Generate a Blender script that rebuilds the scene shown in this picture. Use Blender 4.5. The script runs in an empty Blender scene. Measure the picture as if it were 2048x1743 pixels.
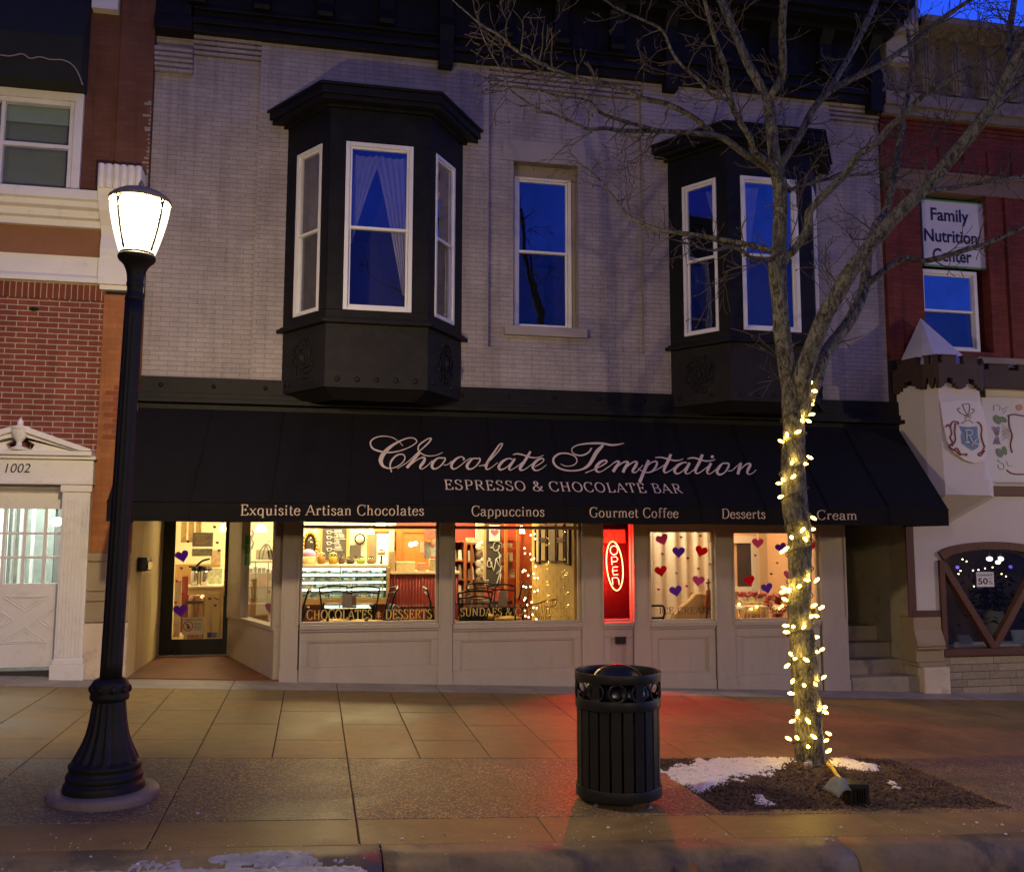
import bpy, math, random
from mathutils import Vector, Matrix, noise
random.seed(7)
# ---------------------------------------------------------------- lamp strengths and sky tint
LAMPE, FARE, BULBE, SHOPE, ROOMB, NEON = 610, 950, 26, 118, 66, 56
FARLAMPS = ((4.8, -5.0, 'black street lamp across the street, opposite the stair entry'), (-4.5, -5.0, 'black street lamp across the street, opposite the brick building'), (15.6, 7.0, 'black street lamp on the near pavement beyond the castle shop'))
SKYT = (.27, .70, 1.45, 1); SKYS = 14
SC = bpy.context.scene
COL = SC.collection
# ---------------------------------------------------------------- camera
YAW, PIT, ROL, FPX = math.radians(11.81), math.radians(6.256), math.radians(.109), 1878.0
CAMZ = 1.75
_f = Vector((math.sin(YAW)*math.cos(PIT), math.cos(YAW)*math.cos(PIT), math.sin(PIT)))
_r0 = Vector((math.cos(YAW), -math.sin(YAW), 0)); _u0 = _r0.cross(_f)
_r = _r0*math.cos(ROL) + _u0*math.sin(ROL); _u = _u0*math.cos(ROL) - _r0*math.sin(ROL)
CAM = Vector((0, 0, CAMZ))
cd = bpy.data.cameras.new('camera'); co = bpy.data.objects.new('camera', cd); COL.objects.link(co)
cd.sensor_fit = 'HORIZONTAL'; cd.sensor_width = 36; cd.lens = FPX/2048*36; cd.clip_end = 400; cd.clip_start = .05
co.matrix_world = Matrix(((_r.x, _u.x, -_f.x, 0), (_r.y, _u.y, -_f.y, 0), (_r.z, _u.z, -_f.z, CAMZ), (0, 0, 0, 1)))
SC.camera = co
# ---------------------------------------------------------------- sky, exposure
SUN_EL, SUN_ROT = math.radians(-4.0), math.radians(70)
wd = bpy.data.worlds.new('World'); SC.world = wd; wd.use_nodes = True
nt = wd.node_tree; bg = nt.nodes['Background']
sky = nt.nodes.new('ShaderNodeTexSky'); sky.sky_type = 'NISHITA'; sky.sun_disc = False
sky.sun_elevation = SUN_EL; sky.sun_rotation = SUN_ROT; sky.ozone_density = 4.0; sky.air_density = 1.0; sky.dust_density = .3
tint = nt.nodes.new('ShaderNodeMix'); tint.data_type = 'RGBA'; tint.blend_type = 'MULTIPLY'; tint.inputs[0].default_value = 1
tint.inputs[7].default_value = (SKYT)
nt.links.new(sky.outputs[0], tint.inputs[6]); nt.links.new(tint.outputs[2], bg.inputs[0])
bg.inputs[1].default_value = SKYS
SC.view_settings.view_transform = 'Standard'; SC.view_settings.look = 'None'
SC.view_settings.exposure = 0.0; SC.view_settings.gamma = 1.0
cy = SC.cycles
cy.use_denoising = True
cy.max_bounces = 7; cy.diffuse_bounces = 3; cy.glossy_bounces = 3; cy.transmission_bounces = 4; cy.transparent_max_bounces = 12
cy.caustics_reflective = False; cy.caustics_refractive = False; cy.sample_clamp_indirect = 4.0
cy.use_adaptive_sampling = True; cy.adaptive_threshold = 0.02

# ---------------------------------------------------------------- helpers
def ray(px, py):
    return _r*((px-1024)/FPX) - _u*((py-871.5)/FPX) + _f
def W(px, py, Y):                       # where the sight line of a photo point meets the upright plane at depth Y
    d = ray(px, py); return CAM + d*(Y/d.y)
def WX(px, py, X):                      # ... the upright plane at X
    d = ray(px, py); return CAM + d*(X/d.x)
G0, GB, GC = -.111, -.0443, .01
def gz(x, y): return G0 + GB*x + GC*y
def G(px, py):                          # ... the sloping pavement
    d = ray(px, py); t = (G0-CAMZ)/(d.z-GB*d.x-GC*d.y); return CAM + d*t
def hitplane(px, py, P, n):
    d = ray(px, py); return CAM + d*((P-CAM).dot(n)/d.dot(n))
def V(*a): return Vector(a)

def offs(o):
    l = Vector((0, 0, 0))
    while o is not None:
        l += o.location; o = o.parent
    return l
def tag(o, label=None, cat=None, group=None, kind=None):
    if label: o['label'] = label
    if cat: o['category'] = cat
    if group: o['group'] = group
    if kind: o['kind'] = kind
    return o
def thing(name, label, cat, loc, group=None):
    o = bpy.data.objects.new(name, None); COL.objects.link(o); o.location = loc; o.empty_display_size = .1
    return tag(o, label, cat, group)
def crom(pts, n=6):
    """smooth a list of tuples (any dimension) with Catmull-Rom"""
    if len(pts) < 3: return [tuple(p) for p in pts]
    P = [tuple(2*a-b for a, b in zip(pts[0], pts[1]))] + [tuple(p) for p in pts] + [tuple(2*a-b for a, b in zip(pts[-1], pts[-2]))]
    out = []
    for i in range(1, len(P)-2):
        for k in range(n):
            t = k/n
            out.append(tuple(.5*((2*b)+(c-a)*t+(2*a-5*b+4*c-d)*t*t+(3*b-a-3*c+d)*t**3) for a, b, c, d in zip(P[i-1], P[i], P[i+1], P[i+2])))
    out.append(tuple(pts[-1])); return out

class MB:
    def __init__(s): s.v = []; s.f = []; s.sm = []
    def add(s, vs, fs, smooth=False):
        n = len(s.v); s.v += [tuple(p) for p in vs]; s.f += [tuple(i+n for i in f) for f in fs]; s.sm += [smooth]*len(fs); return s
    def box(s, x0, y0, z0, x1, y1, z1):
        return s.hexa([(x0, y0, z0), (x1, y0, z0), (x1, y1, z0), (x0, y1, z0), (x0, y0, z1), (x1, y0, z1), (x1, y1, z1), (x0, y1, z1)])
    def hexa(s, p):
        return s.add(p, [(0, 3, 2, 1), (4, 5, 6, 7), (0, 1, 5, 4), (1, 2, 6, 5), (2, 3, 7, 6), (3, 0, 4, 7)])
    def prism(s, poly, d):
        n = len(poly); a = [Vector(p) for p in poly]; b = [p+Vector(d) for p in a]
        return s.add(a+b, [tuple(range(n)), tuple(range(2*n-1, n-1, -1))] + [(i, (i+1) % n, (i+1) % n+n, i+n) for i in range(n)])
    def sheet(s, poly): return s.add(poly, [tuple(range(len(poly)))])
    def tube(s, pts, rad, n=8, cap=True, smooth=True):
        pts = [Vector(p) for p in pts]
        if not isinstance(rad, (list, tuple)): rad = [rad]*len(pts)
        vs = []; fs = []; up = None
        for i, p in enumerate(pts):
            t = (pts[min(i+1, len(pts)-1)]-pts[max(i-1, 0)])
            if t.length < 1e-9: t = Vector((0, 0, 1))
            t.normalize()
            if up is None: up = t.orthogonal().normalized()
            up = up - t*up.dot(t)
            if up.length < 1e-6: up = t.orthogonal()
            up.normalize(); w = t.cross(up)
            for k in range(n):
                a = 2*math.pi*k/n; vs.append(p+(up*math.cos(a)+w*math.sin(a))*rad[i])
        for i in range(len(pts)-1):
            for k in range(n): fs.append((i*n+k, i*n+(k+1) % n, (i+1)*n+(k+1) % n, (i+1)*n+k))
        if cap: fs += [tuple(range(n-1, -1, -1)), tuple((len(pts)-1)*n+k for k in range(n))]
        return s.add(vs, fs, smooth)
    def lathe(s, prof, base, axis=(0, 0, 1), n=28, flute=None, smooth=True, a0=0, a1=2*math.pi, ell=1.0):
        """prof: (radius, height) ; flute: function(height, angle) -> radius factor"""
        ax = Vector(axis).normalized(); base = Vector(base)
        e1 = Vector((1, 0, 0)); e1 = (e1-ax*e1.dot(ax)).normalized(); e2 = ax.cross(e1)
        full = abs(a1-a0-2*math.pi) < 1e-6; m = n if full else n+1
        vs = []; fs = []
        for r, h in prof:
            for k in range(m):
                a = a0+(a1-a0)*k/n; q = r*(flute(h, a) if flute else 1)
                vs.append(base+ax*h+e1*(q*math.cos(a))+e2*(q*math.sin(a)*ell))
        for i in range(len(prof)-1):
            for k in range(n): fs.append((i*m+k, i*m+(k+1) % m, (i+1)*m+(k+1) % m, (i+1)*m+k))
        if full:
            if prof[0][0] > 1e-6: fs.append(tuple(range(n-1, -1, -1)))
            if prof[-1][0] > 1e-6: fs.append(tuple((len(prof)-1)*n+k for k in range(n)))
        return s.add(vs, fs, smooth)
    def ball(s, c, r, n=12, sq=(1, 1, 1)):
        c = Vector(c); vs = []; fs = []; m = n//2+1
        for i in range(m+1):
            for k in range(n):
                a = math.pi*i/m; b = 2*math.pi*k/n
                vs.append((c.x+r*sq[0]*math.sin(a)*math.cos(b), c.y+r*sq[1]*math.sin(a)*math.sin(b), c.z+r*sq[2]*math.cos(a)))
        for i in range(m):
            for k in range(n): fs.append((i*n+k, (i+1)*n+k, (i+1)*n+(k+1) % n, i*n+(k+1) % n))
        return s.add(vs, fs, True)
    def torus(s, c, R, r, axis=(0, 0, 1), n=24, m=8, ell=1.0):
        ax = Vector(axis).normalized(); e1 = ax.orthogonal().normalized()
        if abs(ax.z) < .5: e1 = (Vector((0, 0, 1))-ax*ax.z).normalized()
        e2 = ax.cross(e1); c = Vector(c); vs = []; fs = []
        for i in range(n):
            a = 2*math.pi*i/n; d = e1*math.cos(a)+e2*math.sin(a)*ell
            for k in range(m):
                b = 2*math.pi*k/m; vs.append(c+d*(R+r*math.cos(b))+ax*(r*math.sin(b)))
        for i in range(n):
            for k in range(m): fs.append((i*m+k, ((i+1) % n)*m+k, ((i+1) % n)*m+(k+1) % m, i*m+(k+1) % m))
        return s.add(vs, fs, True)
    def build(s, name, mat, parent=None, label=None, cat=None, group=None, kind=None, bevel=0, org=None, recalc=True):
        if parent is not None: o0 = offs(parent)
        elif org is not None: o0 = Vector(org)
        else:
            xs = [p[0] for p in s.v]; ys = [p[1] for p in s.v]; zs = [p[2] for p in s.v]
            o0 = Vector(((min(xs)+max(xs))/2, (min(ys)+max(ys))/2, min(zs)))
        me = bpy.data.meshes.new(name); me.from_pydata([(p[0]-o0.x, p[1]-o0.y, p[2]-o0.z) for p in s.v], [], s.f)
        me.polygons.foreach_set('use_smooth', s.sm); me.update()
        if recalc:
            import bmesh
            bm = bmesh.new(); bm.from_mesh(me); bmesh.ops.recalc_face_normals(bm, faces=bm.faces); bm.to_mesh(me); bm.free()
        ob = bpy.data.objects.new(name, me); COL.objects.link(ob)
        if mat is not None: me.materials.append(mat)
        if parent is not None: ob.parent = parent
        else: ob.location = o0
        if bevel:
            b = ob.modifiers.new('bevel', 'BEVEL'); b.width = bevel; b.segments = 2; b.limit_method = 'ANGLE'; b.angle_limit = .6
        return tag(ob, label, cat, group, kind)

# ---------------------------------------------------------------- materials
def newmat(name):
    m = bpy.data.materials.new(name); m.use_nodes = True; t = m.node_tree
    return m, t, t.nodes['Principled BSDF']
def N(t, kind, **kw):
    n = t.nodes.new(kind)
    for k, v in kw.items(): setattr(n, k, v)
    return n
def c4(c): return (c[0], c[1], c[2], 1)
def ramp(t, fac, stops):
    r = N(t, 'ShaderNodeValToRGB'); e = r.color_ramp.elements
    while len(e) < len(stops): e.new(.5)
    for k, (p, c) in enumerate(stops): e[k].position = p; e[k].color = c4(c)
    t.links.new(fac, r.inputs[0]); return r.outputs[0]
def mixc(t, fac, a, b, mode='MIX'):
    m = N(t, 'ShaderNodeMix', data_type='RGBA', blend_type=mode)
    for i, q in ((0, fac), (6, a), (7, b)):
        if hasattr(q, 'is_output'): t.links.new(q, m.inputs[i])
        else: m.inputs[i].default_value = q if i == 0 else c4(q)
    return m.outputs[2]
def noisef(t, vec, scale, detail=6, rough=.6, dist=0):
    n = N(t, 'ShaderNodeTexNoise'); n.inputs['Scale'].default_value = scale; n.inputs['Detail'].default_value = detail
    n.inputs['Roughness'].default_value = rough; n.inputs['Distortion'].default_value = dist
    if vec is not None: t.links.new(vec, n.inputs['Vector'])
    return n.outputs[0]
def bumpn(t, b, h, strength, dist=.01):
    n = N(t, 'ShaderNodeBump'); n.inputs['Strength'].default_value = strength; n.inputs['Distance'].default_value = dist
    t.links.new(h, n.inputs['Height']); t.links.new(n.outputs[0], b.inputs['Normal'])
def coord(t): return N(t, 'ShaderNodeTexCoord').outputs['Object']
def mk(name, col, rough=.55, var=.12, scale=4, bump=0, bscale=60, metal=0, spec=.4, stretch=None, dirt=None):
    m, t, b = newmat(name); v = coord(t)
    if stretch:
        mp = N(t, 'ShaderNodeMapping'); mp.inputs['Scale'].default_value = stretch; t.links.new(v, mp.inputs[0]); v = mp.outputs[0]
    f = noisef(t, v, scale)
    c = mixc(t, f, [x*(1-var*1.6) for x in col], [min(1, x*(1+var*1.6)) for x in col])
    if dirt:
        g = noisef(t, v, dirt[1], 8, .7)
        c = mixc(t, ramp(t, g, [(.52, (0, 0, 0)), (.72, (dirt[2],)*3)]), c, dirt[0])
    t.links.new(c, b.inputs['Base Color']); b.inputs['Roughness'].default_value = rough
    b.inputs['Metallic'].default_value = metal; b.inputs['Specular IOR Level'].default_value = spec
    if bump: bumpn(t, b, noisef(t, v, bscale), bump)
    return m
def thin(name, col, tr=.5, var=.08, scale=8):
    m = mk(name, col, .9, var, scale, spec=.1); t = m.node_tree; b = t.nodes['Principled BSDF']; o = t.nodes['Material Output']
    l = N(t, 'ShaderNodeBsdfTranslucent'); l.inputs[0].default_value = c4(col); x = N(t, 'ShaderNodeMixShader'); x.inputs[0].default_value = tr
    t.links.new(b.outputs[0], x.inputs[1]); t.links.new(l.outputs[0], x.inputs[2]); t.links.new(x.outputs[0], o.inputs[0]); return m
def emi(name, col, st):
    m, t, b = newmat(name); b.inputs['Base Color'].default_value = c4([x*.5 for x in col])
    b.inputs['Emission Color'].default_value = c4(col); b.inputs['Emission Strength'].default_value = st; return m
def glassm(name, refl=.1, tintc=(1, 1, 1), rough=0.0):
    m = bpy.data.materials.new(name); m.use_nodes = True; t = m.node_tree; t.nodes.clear()
    o = N(t, 'ShaderNodeOutputMaterial'); mx = N(t, 'ShaderNodeMixShader'); tr = N(t, 'ShaderNodeBsdfTransparent'); gl = N(t, 'ShaderNodeBsdfGlossy')
    lw = N(t, 'ShaderNodeLayerWeight'); lw.inputs[0].default_value = .5
    p = N(t, 'ShaderNodeMath', operation='POWER'); p.inputs[1].default_value = 3.0; t.links.new(lw.outputs[1], p.inputs[0])
    a = N(t, 'ShaderNodeMath', operation='MULTIPLY_ADD'); a.inputs[1].default_value = 1-refl; a.inputs[2].default_value = refl; a.use_clamp = True
    t.links.new(p.outputs[0], a.inputs[0]); t.links.new(a.outputs[0], mx.inputs[0])
    tr.inputs[0].default_value = c4(tintc); gl.inputs['Roughness'].default_value = rough
    if refl > .1:
        bu = N(t, 'ShaderNodeBump'); bu.inputs['Strength'].default_value = .12; bu.inputs['Distance'].default_value = .02; t.links.new(noisef(t, coord(t), 1.6, 2), bu.inputs['Height']); t.links.new(bu.outputs[0], gl.inputs['Normal'])
        sm = ramp(t, noisef(t, coord(t), 2.3, 8, .7), [(.35, (.75,)*3), (.65, (1, 1, 1))]); t.links.new(sm, gl.inputs['Color'])
    t.links.new(tr.outputs[0], mx.inputs[1]); t.links.new(gl.outputs[0], mx.inputs[2]); t.links.new(mx.outputs[0], o.inputs[0]); return m
def brickm(name, c1, c2, mortar, bw, bh, ms, bump=.6, rough=.75, stain=None, msmooth=.1, fade=.25, offx=0.0):
    m, t, b = newmat(name); v = coord(t)
    sp = N(t, 'ShaderNodeSeparateXYZ'); t.links.new(v, sp.inputs[0])
    ad = N(t, 'ShaderNodeMath', operation='ADD'); t.links.new(sp.outputs[0], ad.inputs[0]); t.links.new(sp.outputs[1], ad.inputs[1])
    cb = N(t, 'ShaderNodeCombineXYZ'); t.links.new(ad.outputs[0], cb.inputs[0]); t.links.new(sp.outputs[2], cb.inputs[1])
    # slightly wavy courses
    br = N(t, 'ShaderNodeTexBrick'); br.offset = .5
    nz = N(t, 'ShaderNodeTexNoise'); nz.inputs['Scale'].default_value = 9; t.links.new(cb.outputs[0], nz.inputs['Vector'])
    vm = N(t, 'ShaderNodeVectorMath', operation='MULTIPLY_ADD'); vm.inputs[1].default_value = (.006, .006, 0); t.links.new(nz.outputs[1], vm.inputs[0]); t.links.new(cb.outputs[0], vm.inputs[2])
    t.links.new(vm.outputs[0], br.inputs['Vector'])
    br.inputs['Scale'].default_value = 1; br.inputs['Brick Width'].default_value = bw; br.inputs['Row Height'].default_value = bh
    br.inputs['Mortar Size'].default_value = ms; br.inputs['Mortar Smooth'].default_value = msmooth; br.inputs['Bias'].default_value = 0
    br.inputs['Color1'].default_value = c4(c1); br.inputs['Color2'].default_value = c4(c2); br.inputs['Mortar'].default_value = c4(mortar)
    n1 = noisef(t, v, 1.7, 8, .65); n2 = noisef(t, v, 60, 4)
    c = mixc(t, 1.0, br.outputs[0], ramp(t, n1, [(.3, (1-fade,)*3), (.7, (1+fade*.3,)*3)]), 'MULTIPLY')
    c = mixc(t, 1.0, c, ramp(t, n2, [(.3, (.86,)*3), (.7, (1.08,)*3)]), 'MULTIPLY')
    mp = N(t, 'ShaderNodeMapping'); mp.inputs['Scale'].default_value = (5, 5, .32); t.links.new(v, mp.inputs[0])
    c = mixc(t, 1.0, c, ramp(t, noisef(t, mp.outputs[0], 1.1, 8, .7), [(.36, (.80, .79, .78)), (.52, (1, 1, 1))]), 'MULTIPLY')
    if stain:
        g = noisef(t, v, stain[1], 10, .72, .4)
        c = mixc(t, ramp(t, g, [(stain[2], (0, 0, 0)), (stain[2]+.14, (stain[3],)*3)]), c, stain[0])
    t.links.new(c, b.inputs['Base Color']); b.inputs['Roughness'].default_value = rough; b.inputs['Specular IOR Level'].default_value = .25
    inv = N(t, 'ShaderNodeMath', operation='MULTIPLY_ADD'); inv.inputs[1].default_value = -1; inv.inputs[2].default_value = 1; t.links.new(br.outputs[1], inv.inputs[0])
    hh = N(t, 'ShaderNodeMath', operation='MULTIPLY_ADD'); hh.inputs[1].default_value = .35; t.links.new(n2, hh.inputs[0]); t.links.new(inv.outputs[0], hh.inputs[2])
    bumpn(t, b, hh.outputs[0], bump, .006); return m

M = {}
M['paint_brick'] = brickm('painted brick', (.425, .375, .385), (.385, .335, .35), (.25, .22, .22), .215, .0615, .0036, .6, .6, ((.17, .14, .135), 3.2, .62, .4))
M['red_brick'] = brickm('red brick', (.29, .078, .046), (.235, .058, .036), (.56, .48, .39), .232, .0668, .006, .8)
M['orange_brick'] = brickm('orange brick', (.46, .185, .07), (.40, .15, .055), (.37, .15, .06), .22, .066, .003, .5)
M['brown_brick'] = brickm('brown brick', (.19, .085, .05), (.165, .07, .042), (.15, .066, .042), .22, .066, .003, .5)
M['dark_brick'] = brickm('dark red brick', (.21, .046, .03), (.16, .034, .023), (.10, .028, .02), .22, .064, .003, .6, .75, None, .1, .4)
M['navy'] = mk('black blue painted metal', (.0095, .0090, .0098), .55, .35, 5, .25, 90, spec=.18, dirt=((.022, .021, .023), 6, .5))
M['navy2'] = mk('dark grey painted sheet', (.0165, .0150, .0165), .6, .3, 4, .3, 70, spec=.18, dirt=((.035, .032, .034), 7, .5))
M['black_gloss'] = mk('black gloss paint', (.0100, .0100, .0075), .46, .3, 6, .06, 120, spec=.36, dirt=((.026, .026, .022), 11, .45))
M['black_iron'] = mk('black cast iron paint', (.0125, .0120, .0080), .55, .3, 6, .1, 150, spec=.26, dirt=((.03, .028, .022), 9, .5))
M['taupe'] = mk('taupe painted wood', (.47, .40, .335), .5, .06, 3, .12, 30, stretch=(1, 1, .25), dirt=((.33, .27, .21), 9, .35))
M['awning'] = mk('black canvas', (.0075, .0068, .0075), .85, .2, 5, .25, 500, spec=.15)
M['cream_ink'] = mk('cream lettering', (.72, .56, .42), .7, .1, 12)
M['gold_ink'] = mk('gold leaf lettering', (.80, .60, .16), .5, .15, 20)
M['white_vinyl'] = mk('white vinyl frame', (.80, .79, .80), .4, .05, 4)
M['white_paint'] = mk('white painted wood', (.80, .77, .74), .5, .06, 3, .1, 40, dirt=((.45, .42, .38), 6, .4))
M['glass_up'] = glassm('upper window glass', .42)
M['glass_low'] = glassm('lower sash glass', .17)
M['glass_shop'] = glassm('shop window glass', .035)
M['glass_in'] = glassm('show case glass', .03, (.93, 1, .97))
M['dark_room'] = mk('dark room', (.02, .018, .018), .9)
M['sheer'] = mk('sheer white curtain', (.34, .33, .36), .9, .1, 5)
M['stone_buff'] = mk('buff stone', (.68, .57, .41), .8, .15, 3, .4, 60, dirt=((.22, .17, .11), 4, .6))
M['stone_tan'] = mk('tan stone', (.36, .28, .17), .8, .12, 3, .3, 60)
M['stucco'] = mk('cream stucco', (.50, .45, .37), .85, .1, 2.5, .35, 130, dirt=((.33, .28, .2), 3, .5))
M['stucco_w'] = mk('white stucco', (.62, .57, .56), .85, .07, 2.5, .35, 90, dirt=((.45, .4, .36), 2.5, .4))
M['brown_trim'] = mk('dark brown trim', (.105, .040, .023), .6, .2, 4, .2, 40)
M['brown_dark'] = mk('weathered brown trim', (.052, .028, .019), .7, .3, 4, .2, 40)
M['glass_dark'] = mk('dark street glass', (.02, .02, .025), .1, .1)
M['snow'] = mk('old snow', (.80, .76, .70), .75, .12, 22, .9, 70, dirt=((.32, .26, .18), 16, .8))
# ================================================================ ground
def concrete(name, base, brush=0, agg=False, stain=None, wet=None):
    m, t, b = newmat(name); v = coord(t)
    n1 = noisef(t, v, .9, 9, .68, .4); n2 = noisef(t, v, 6, 8, .7); n3 = noisef(t, v, 150, 3)
    c = mixc(t, 1.0, base, ramp(t, n1, [(.3, (.50, .48, .46)), (.48, (.92, .92, .92)), (.70, (1.35, 1.32, 1.22))]), 'MULTIPLY')
    c = mixc(t, 1.0, c, ramp(t, n2, [(.35, (.84,)*3), (.65, (1.1,)*3)]), 'MULTIPLY')
    if agg:
        vo = N(t, 'ShaderNodeTexVoronoi'); vo.inputs['Scale'].default_value = 78; t.links.new(v, vo.inputs['Vector'])
        sep = N(t, 'ShaderNodeSeparateColor'); t.links.new(vo.outputs['Color'], sep.inputs[0])
        c = mixc(t, 1.0, c, ramp(t, sep.outputs[0], [(.0, (.32, .3, .3)), (.45, (.76, .76, .74)), (.8, (1.2, 1.16, 1.05)), (1, (2.0, 1.9, 1.65))]), 'MULTIPLY')
        c = mixc(t, ramp(t, vo.outputs['Distance'], [(.25, (0, 0, 0)), (.6, (.7,)*3)]), c, (.08, .065, .05))
        bumpn(t, b, vo.outputs['Distance'], -.9, .006)
    else:
        c = mixc(t, 1.0, c, ramp(t, n3, [(.3, (.85,)*3), (.7, (1.12,)*3)]), 'MULTIPLY')
        mp = N(t, 'ShaderNodeMapping'); mp.inputs['Scale'].default_value = (1.6, 9, 4); t.links.new(v, mp.inputs[0])
        st = noisef(t, mp.outputs[0], 2.2, 7, .75, .6)
        c = mixc(t, ramp(t, st, [(.60, (0, 0, 0)), (.74, (.5,)*3)]), c, [min(1, x*1.75) for x in base])
        bumpn(t, b, n3, .25, .004)
    gum = N(t, 'ShaderNodeTexVoronoi'); gum.inputs['Scale'].default_value = 2.6; t.links.new(v, gum.inputs['Vector'])
    c = mixc(t, ramp(t, gum.outputs['Distance'], [(.045, (.6,)*3), (.065, (0, 0, 0))]), c, [x*.3 for x in base])
    salt = noisef(t, v, 2.0, 12, .82, 1.0); c = mixc(t, ramp(t, salt, [(.635, (0, 0, 0)), (.70, (.45,)*3)]), c, (.42, .38, .30))
    if stain:
        sn = noisef(t, v, stain[1], 10, .7, .3)
        c = mixc(t, ramp(t, sn, [(stain[2], (0, 0, 0)), (stain[2]+.1, (stain[3],)*3)]), c, stain[0])
    t.links.new(c, b.inputs['Base Color'])
    r = ramp(t, n1, [(.3, (.42,)*3), (.6, (.66,)*3)]); t.links.new(r, b.inputs['Roughness']); b.inputs['Specular IOR Level'].default_value = .32
    return m
M['pave'] = concrete('brushed concrete', (.245, .165, .052))
M['agg'] = concrete('exposed aggregate', (.36, .255, .088), agg=True)
M['strip'] = concrete('pale concrete', (.36, .32, .27))
M['kerb'] = concrete('kerb concrete', (.20, .150, .075), stain=((.05, .045, .042), 1.4, .50, .8))
M['asphalt'] = mk('asphalt', (.035, .034, .035), .7, .3, 3, .8, 140)
M['joint'] = mk('joint filler', (.022, .018, .015), .9)
M['redfloor'] = concrete('red entry floor', (.17, .058, .027))

XA, XB = -13.0, 17.0
def slabs(mb, x0, x1, y0, y1, gap=.004, th=.03):
    a = gap
    p = [(x0+a, y0+a), (x1-a, y0+a), (x1-a, y1-a), (x0+a, y1-a)]
    mb.hexa([(x, y, gz(x, y)-th) for x, y in p]+[(x, y, gz(x, y)) for x, y in p])
YK, YB0, YB1, YS, YF = 5.90, 6.41, 8.08, 11.40, 12.0
cols = [.31+.604*k for k in range(-23, 28)]
mbp = MB(); mba = MB(); mbs = MB()
for k in range(len(cols)-1):
    x0, x1 = cols[k], cols[k+1]
    ys = [YB1, 8.76, 10.1, YS] if (k-23) % 2 == 1 else [YB1, 9.45, 10.78, YS]
    for i in range(3): slabs(mbp, x0, x1, ys[i], ys[i+1])
MX0, MX1, MY0, MY1 = 2.885, 5.26, 6.53, 8.06
big = [.31+1.208*k for k in range(-11, 14)]
for k in range(len(big)-1):
    x0, x1 = big[k], big[k+1]
    slabs(mbp, x0, x1, YK, YB0)
    slabs(mbs, x0, x1, YS, YF+.3)
edges = [-13, .31-1.208*4, .31-1.208*2, -.9, .31, MX0]
edges2 = [MX1, 7.4, 9.9, 12.4, 17]
for a in (edges, edges2):
    for i in range(len(a)-1): slabs(mba, a[i], a[i+1], YB0, YB1)
slabs(mba, MX0, MX1, YB0, MY0)
mbp.build('sidewalk', M['pave'], kind='structure', bevel=.006, org=(0, 0, 0))
mba.build('sidewalk_aggregate', M['agg'], kind='structure', bevel=.006, org=(0, 0, 0))
mbs.build('sidewalk_edge', M['strip'], kind='structure', bevel=.006, org=(0, 0, 0))
MB().hexa([(x, y, gz(x, y)-.06) for x, y in ((XA, YK), (XB, YK), (XB, 13), (XA, 13))]+[(x, y, gz(x, y)-.008) for x, y in ((XA, YK), (XB, YK), (XB, 13), (XA, 13))]).build('sidewalk_base', M['joint'], kind='structure', org=(0, 0, 0))
# kerb in lengths with open joints
kp = [(YK-.004, -.3), (YK-.004, 0), (5.74, -.006), (5.66, -.022), (5.61, -.06), (5.575, -.15), (5.545, -.30)]
kx = [-13, -9.5, -5.2, -2.6, .43, 3.42, 6.4, 9.5, 13, 17]
mb = MB()
for i in range(len(kx)-1):
    a, c = kx[i]+.006, kx[i+1]-.006
    nn = 14; vs = []; fs = []
    for j in range(nn+1):
        x = a+(c-a)*j/nn
        for y, dz in kp: vs.append((x, y+.012*noise.noise((x*1.7, y*3, 2))*(1 if dz > -.25 and y < 5.8 else 0), gz(x, y)+dz))
    L = len(kp)
    for j in range(nn):
        for q in range(L-1): fs.append((j*L+q, (j+1)*L+q, (j+1)*L+q+1, j*L+q+1))
    fs += [tuple(range(L)), tuple(nn*L+q for q in range(L-1, -1, -1))]
    mb.add(vs, fs, True)
mb.build('kerb', M['kerb'], kind='structure', org=(0, 0, 0))
mb = MB()
mb.hexa([(x, y, gz(x, 5.6)-.6-.03*min(1, 0)) for x, y in ((XA, -30), (XB, -30), (XB, 5.62), (XA, 5.62))]+[(x, y, gz(x, 5.6)-(.165 if y > 0 else .03)) for x, y in ((XA, -30), (XB, -30), (XB, 5.62), (XA, 5.62))])
mb.build('road', M['asphalt'], kind='structure', org=(0, 0, 0))
g = 200
MB().hexa([(-g, -g, -3), (g, -g, -3), (g, g, -3), (-g, g, -3), (-g, -g, -1.25), (g, -g, -1.25), (g, g, -1.25), (-g, g, -1.25)]).build('ground', M['asphalt'], kind='structure', org=(0, 0, 0))
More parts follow.
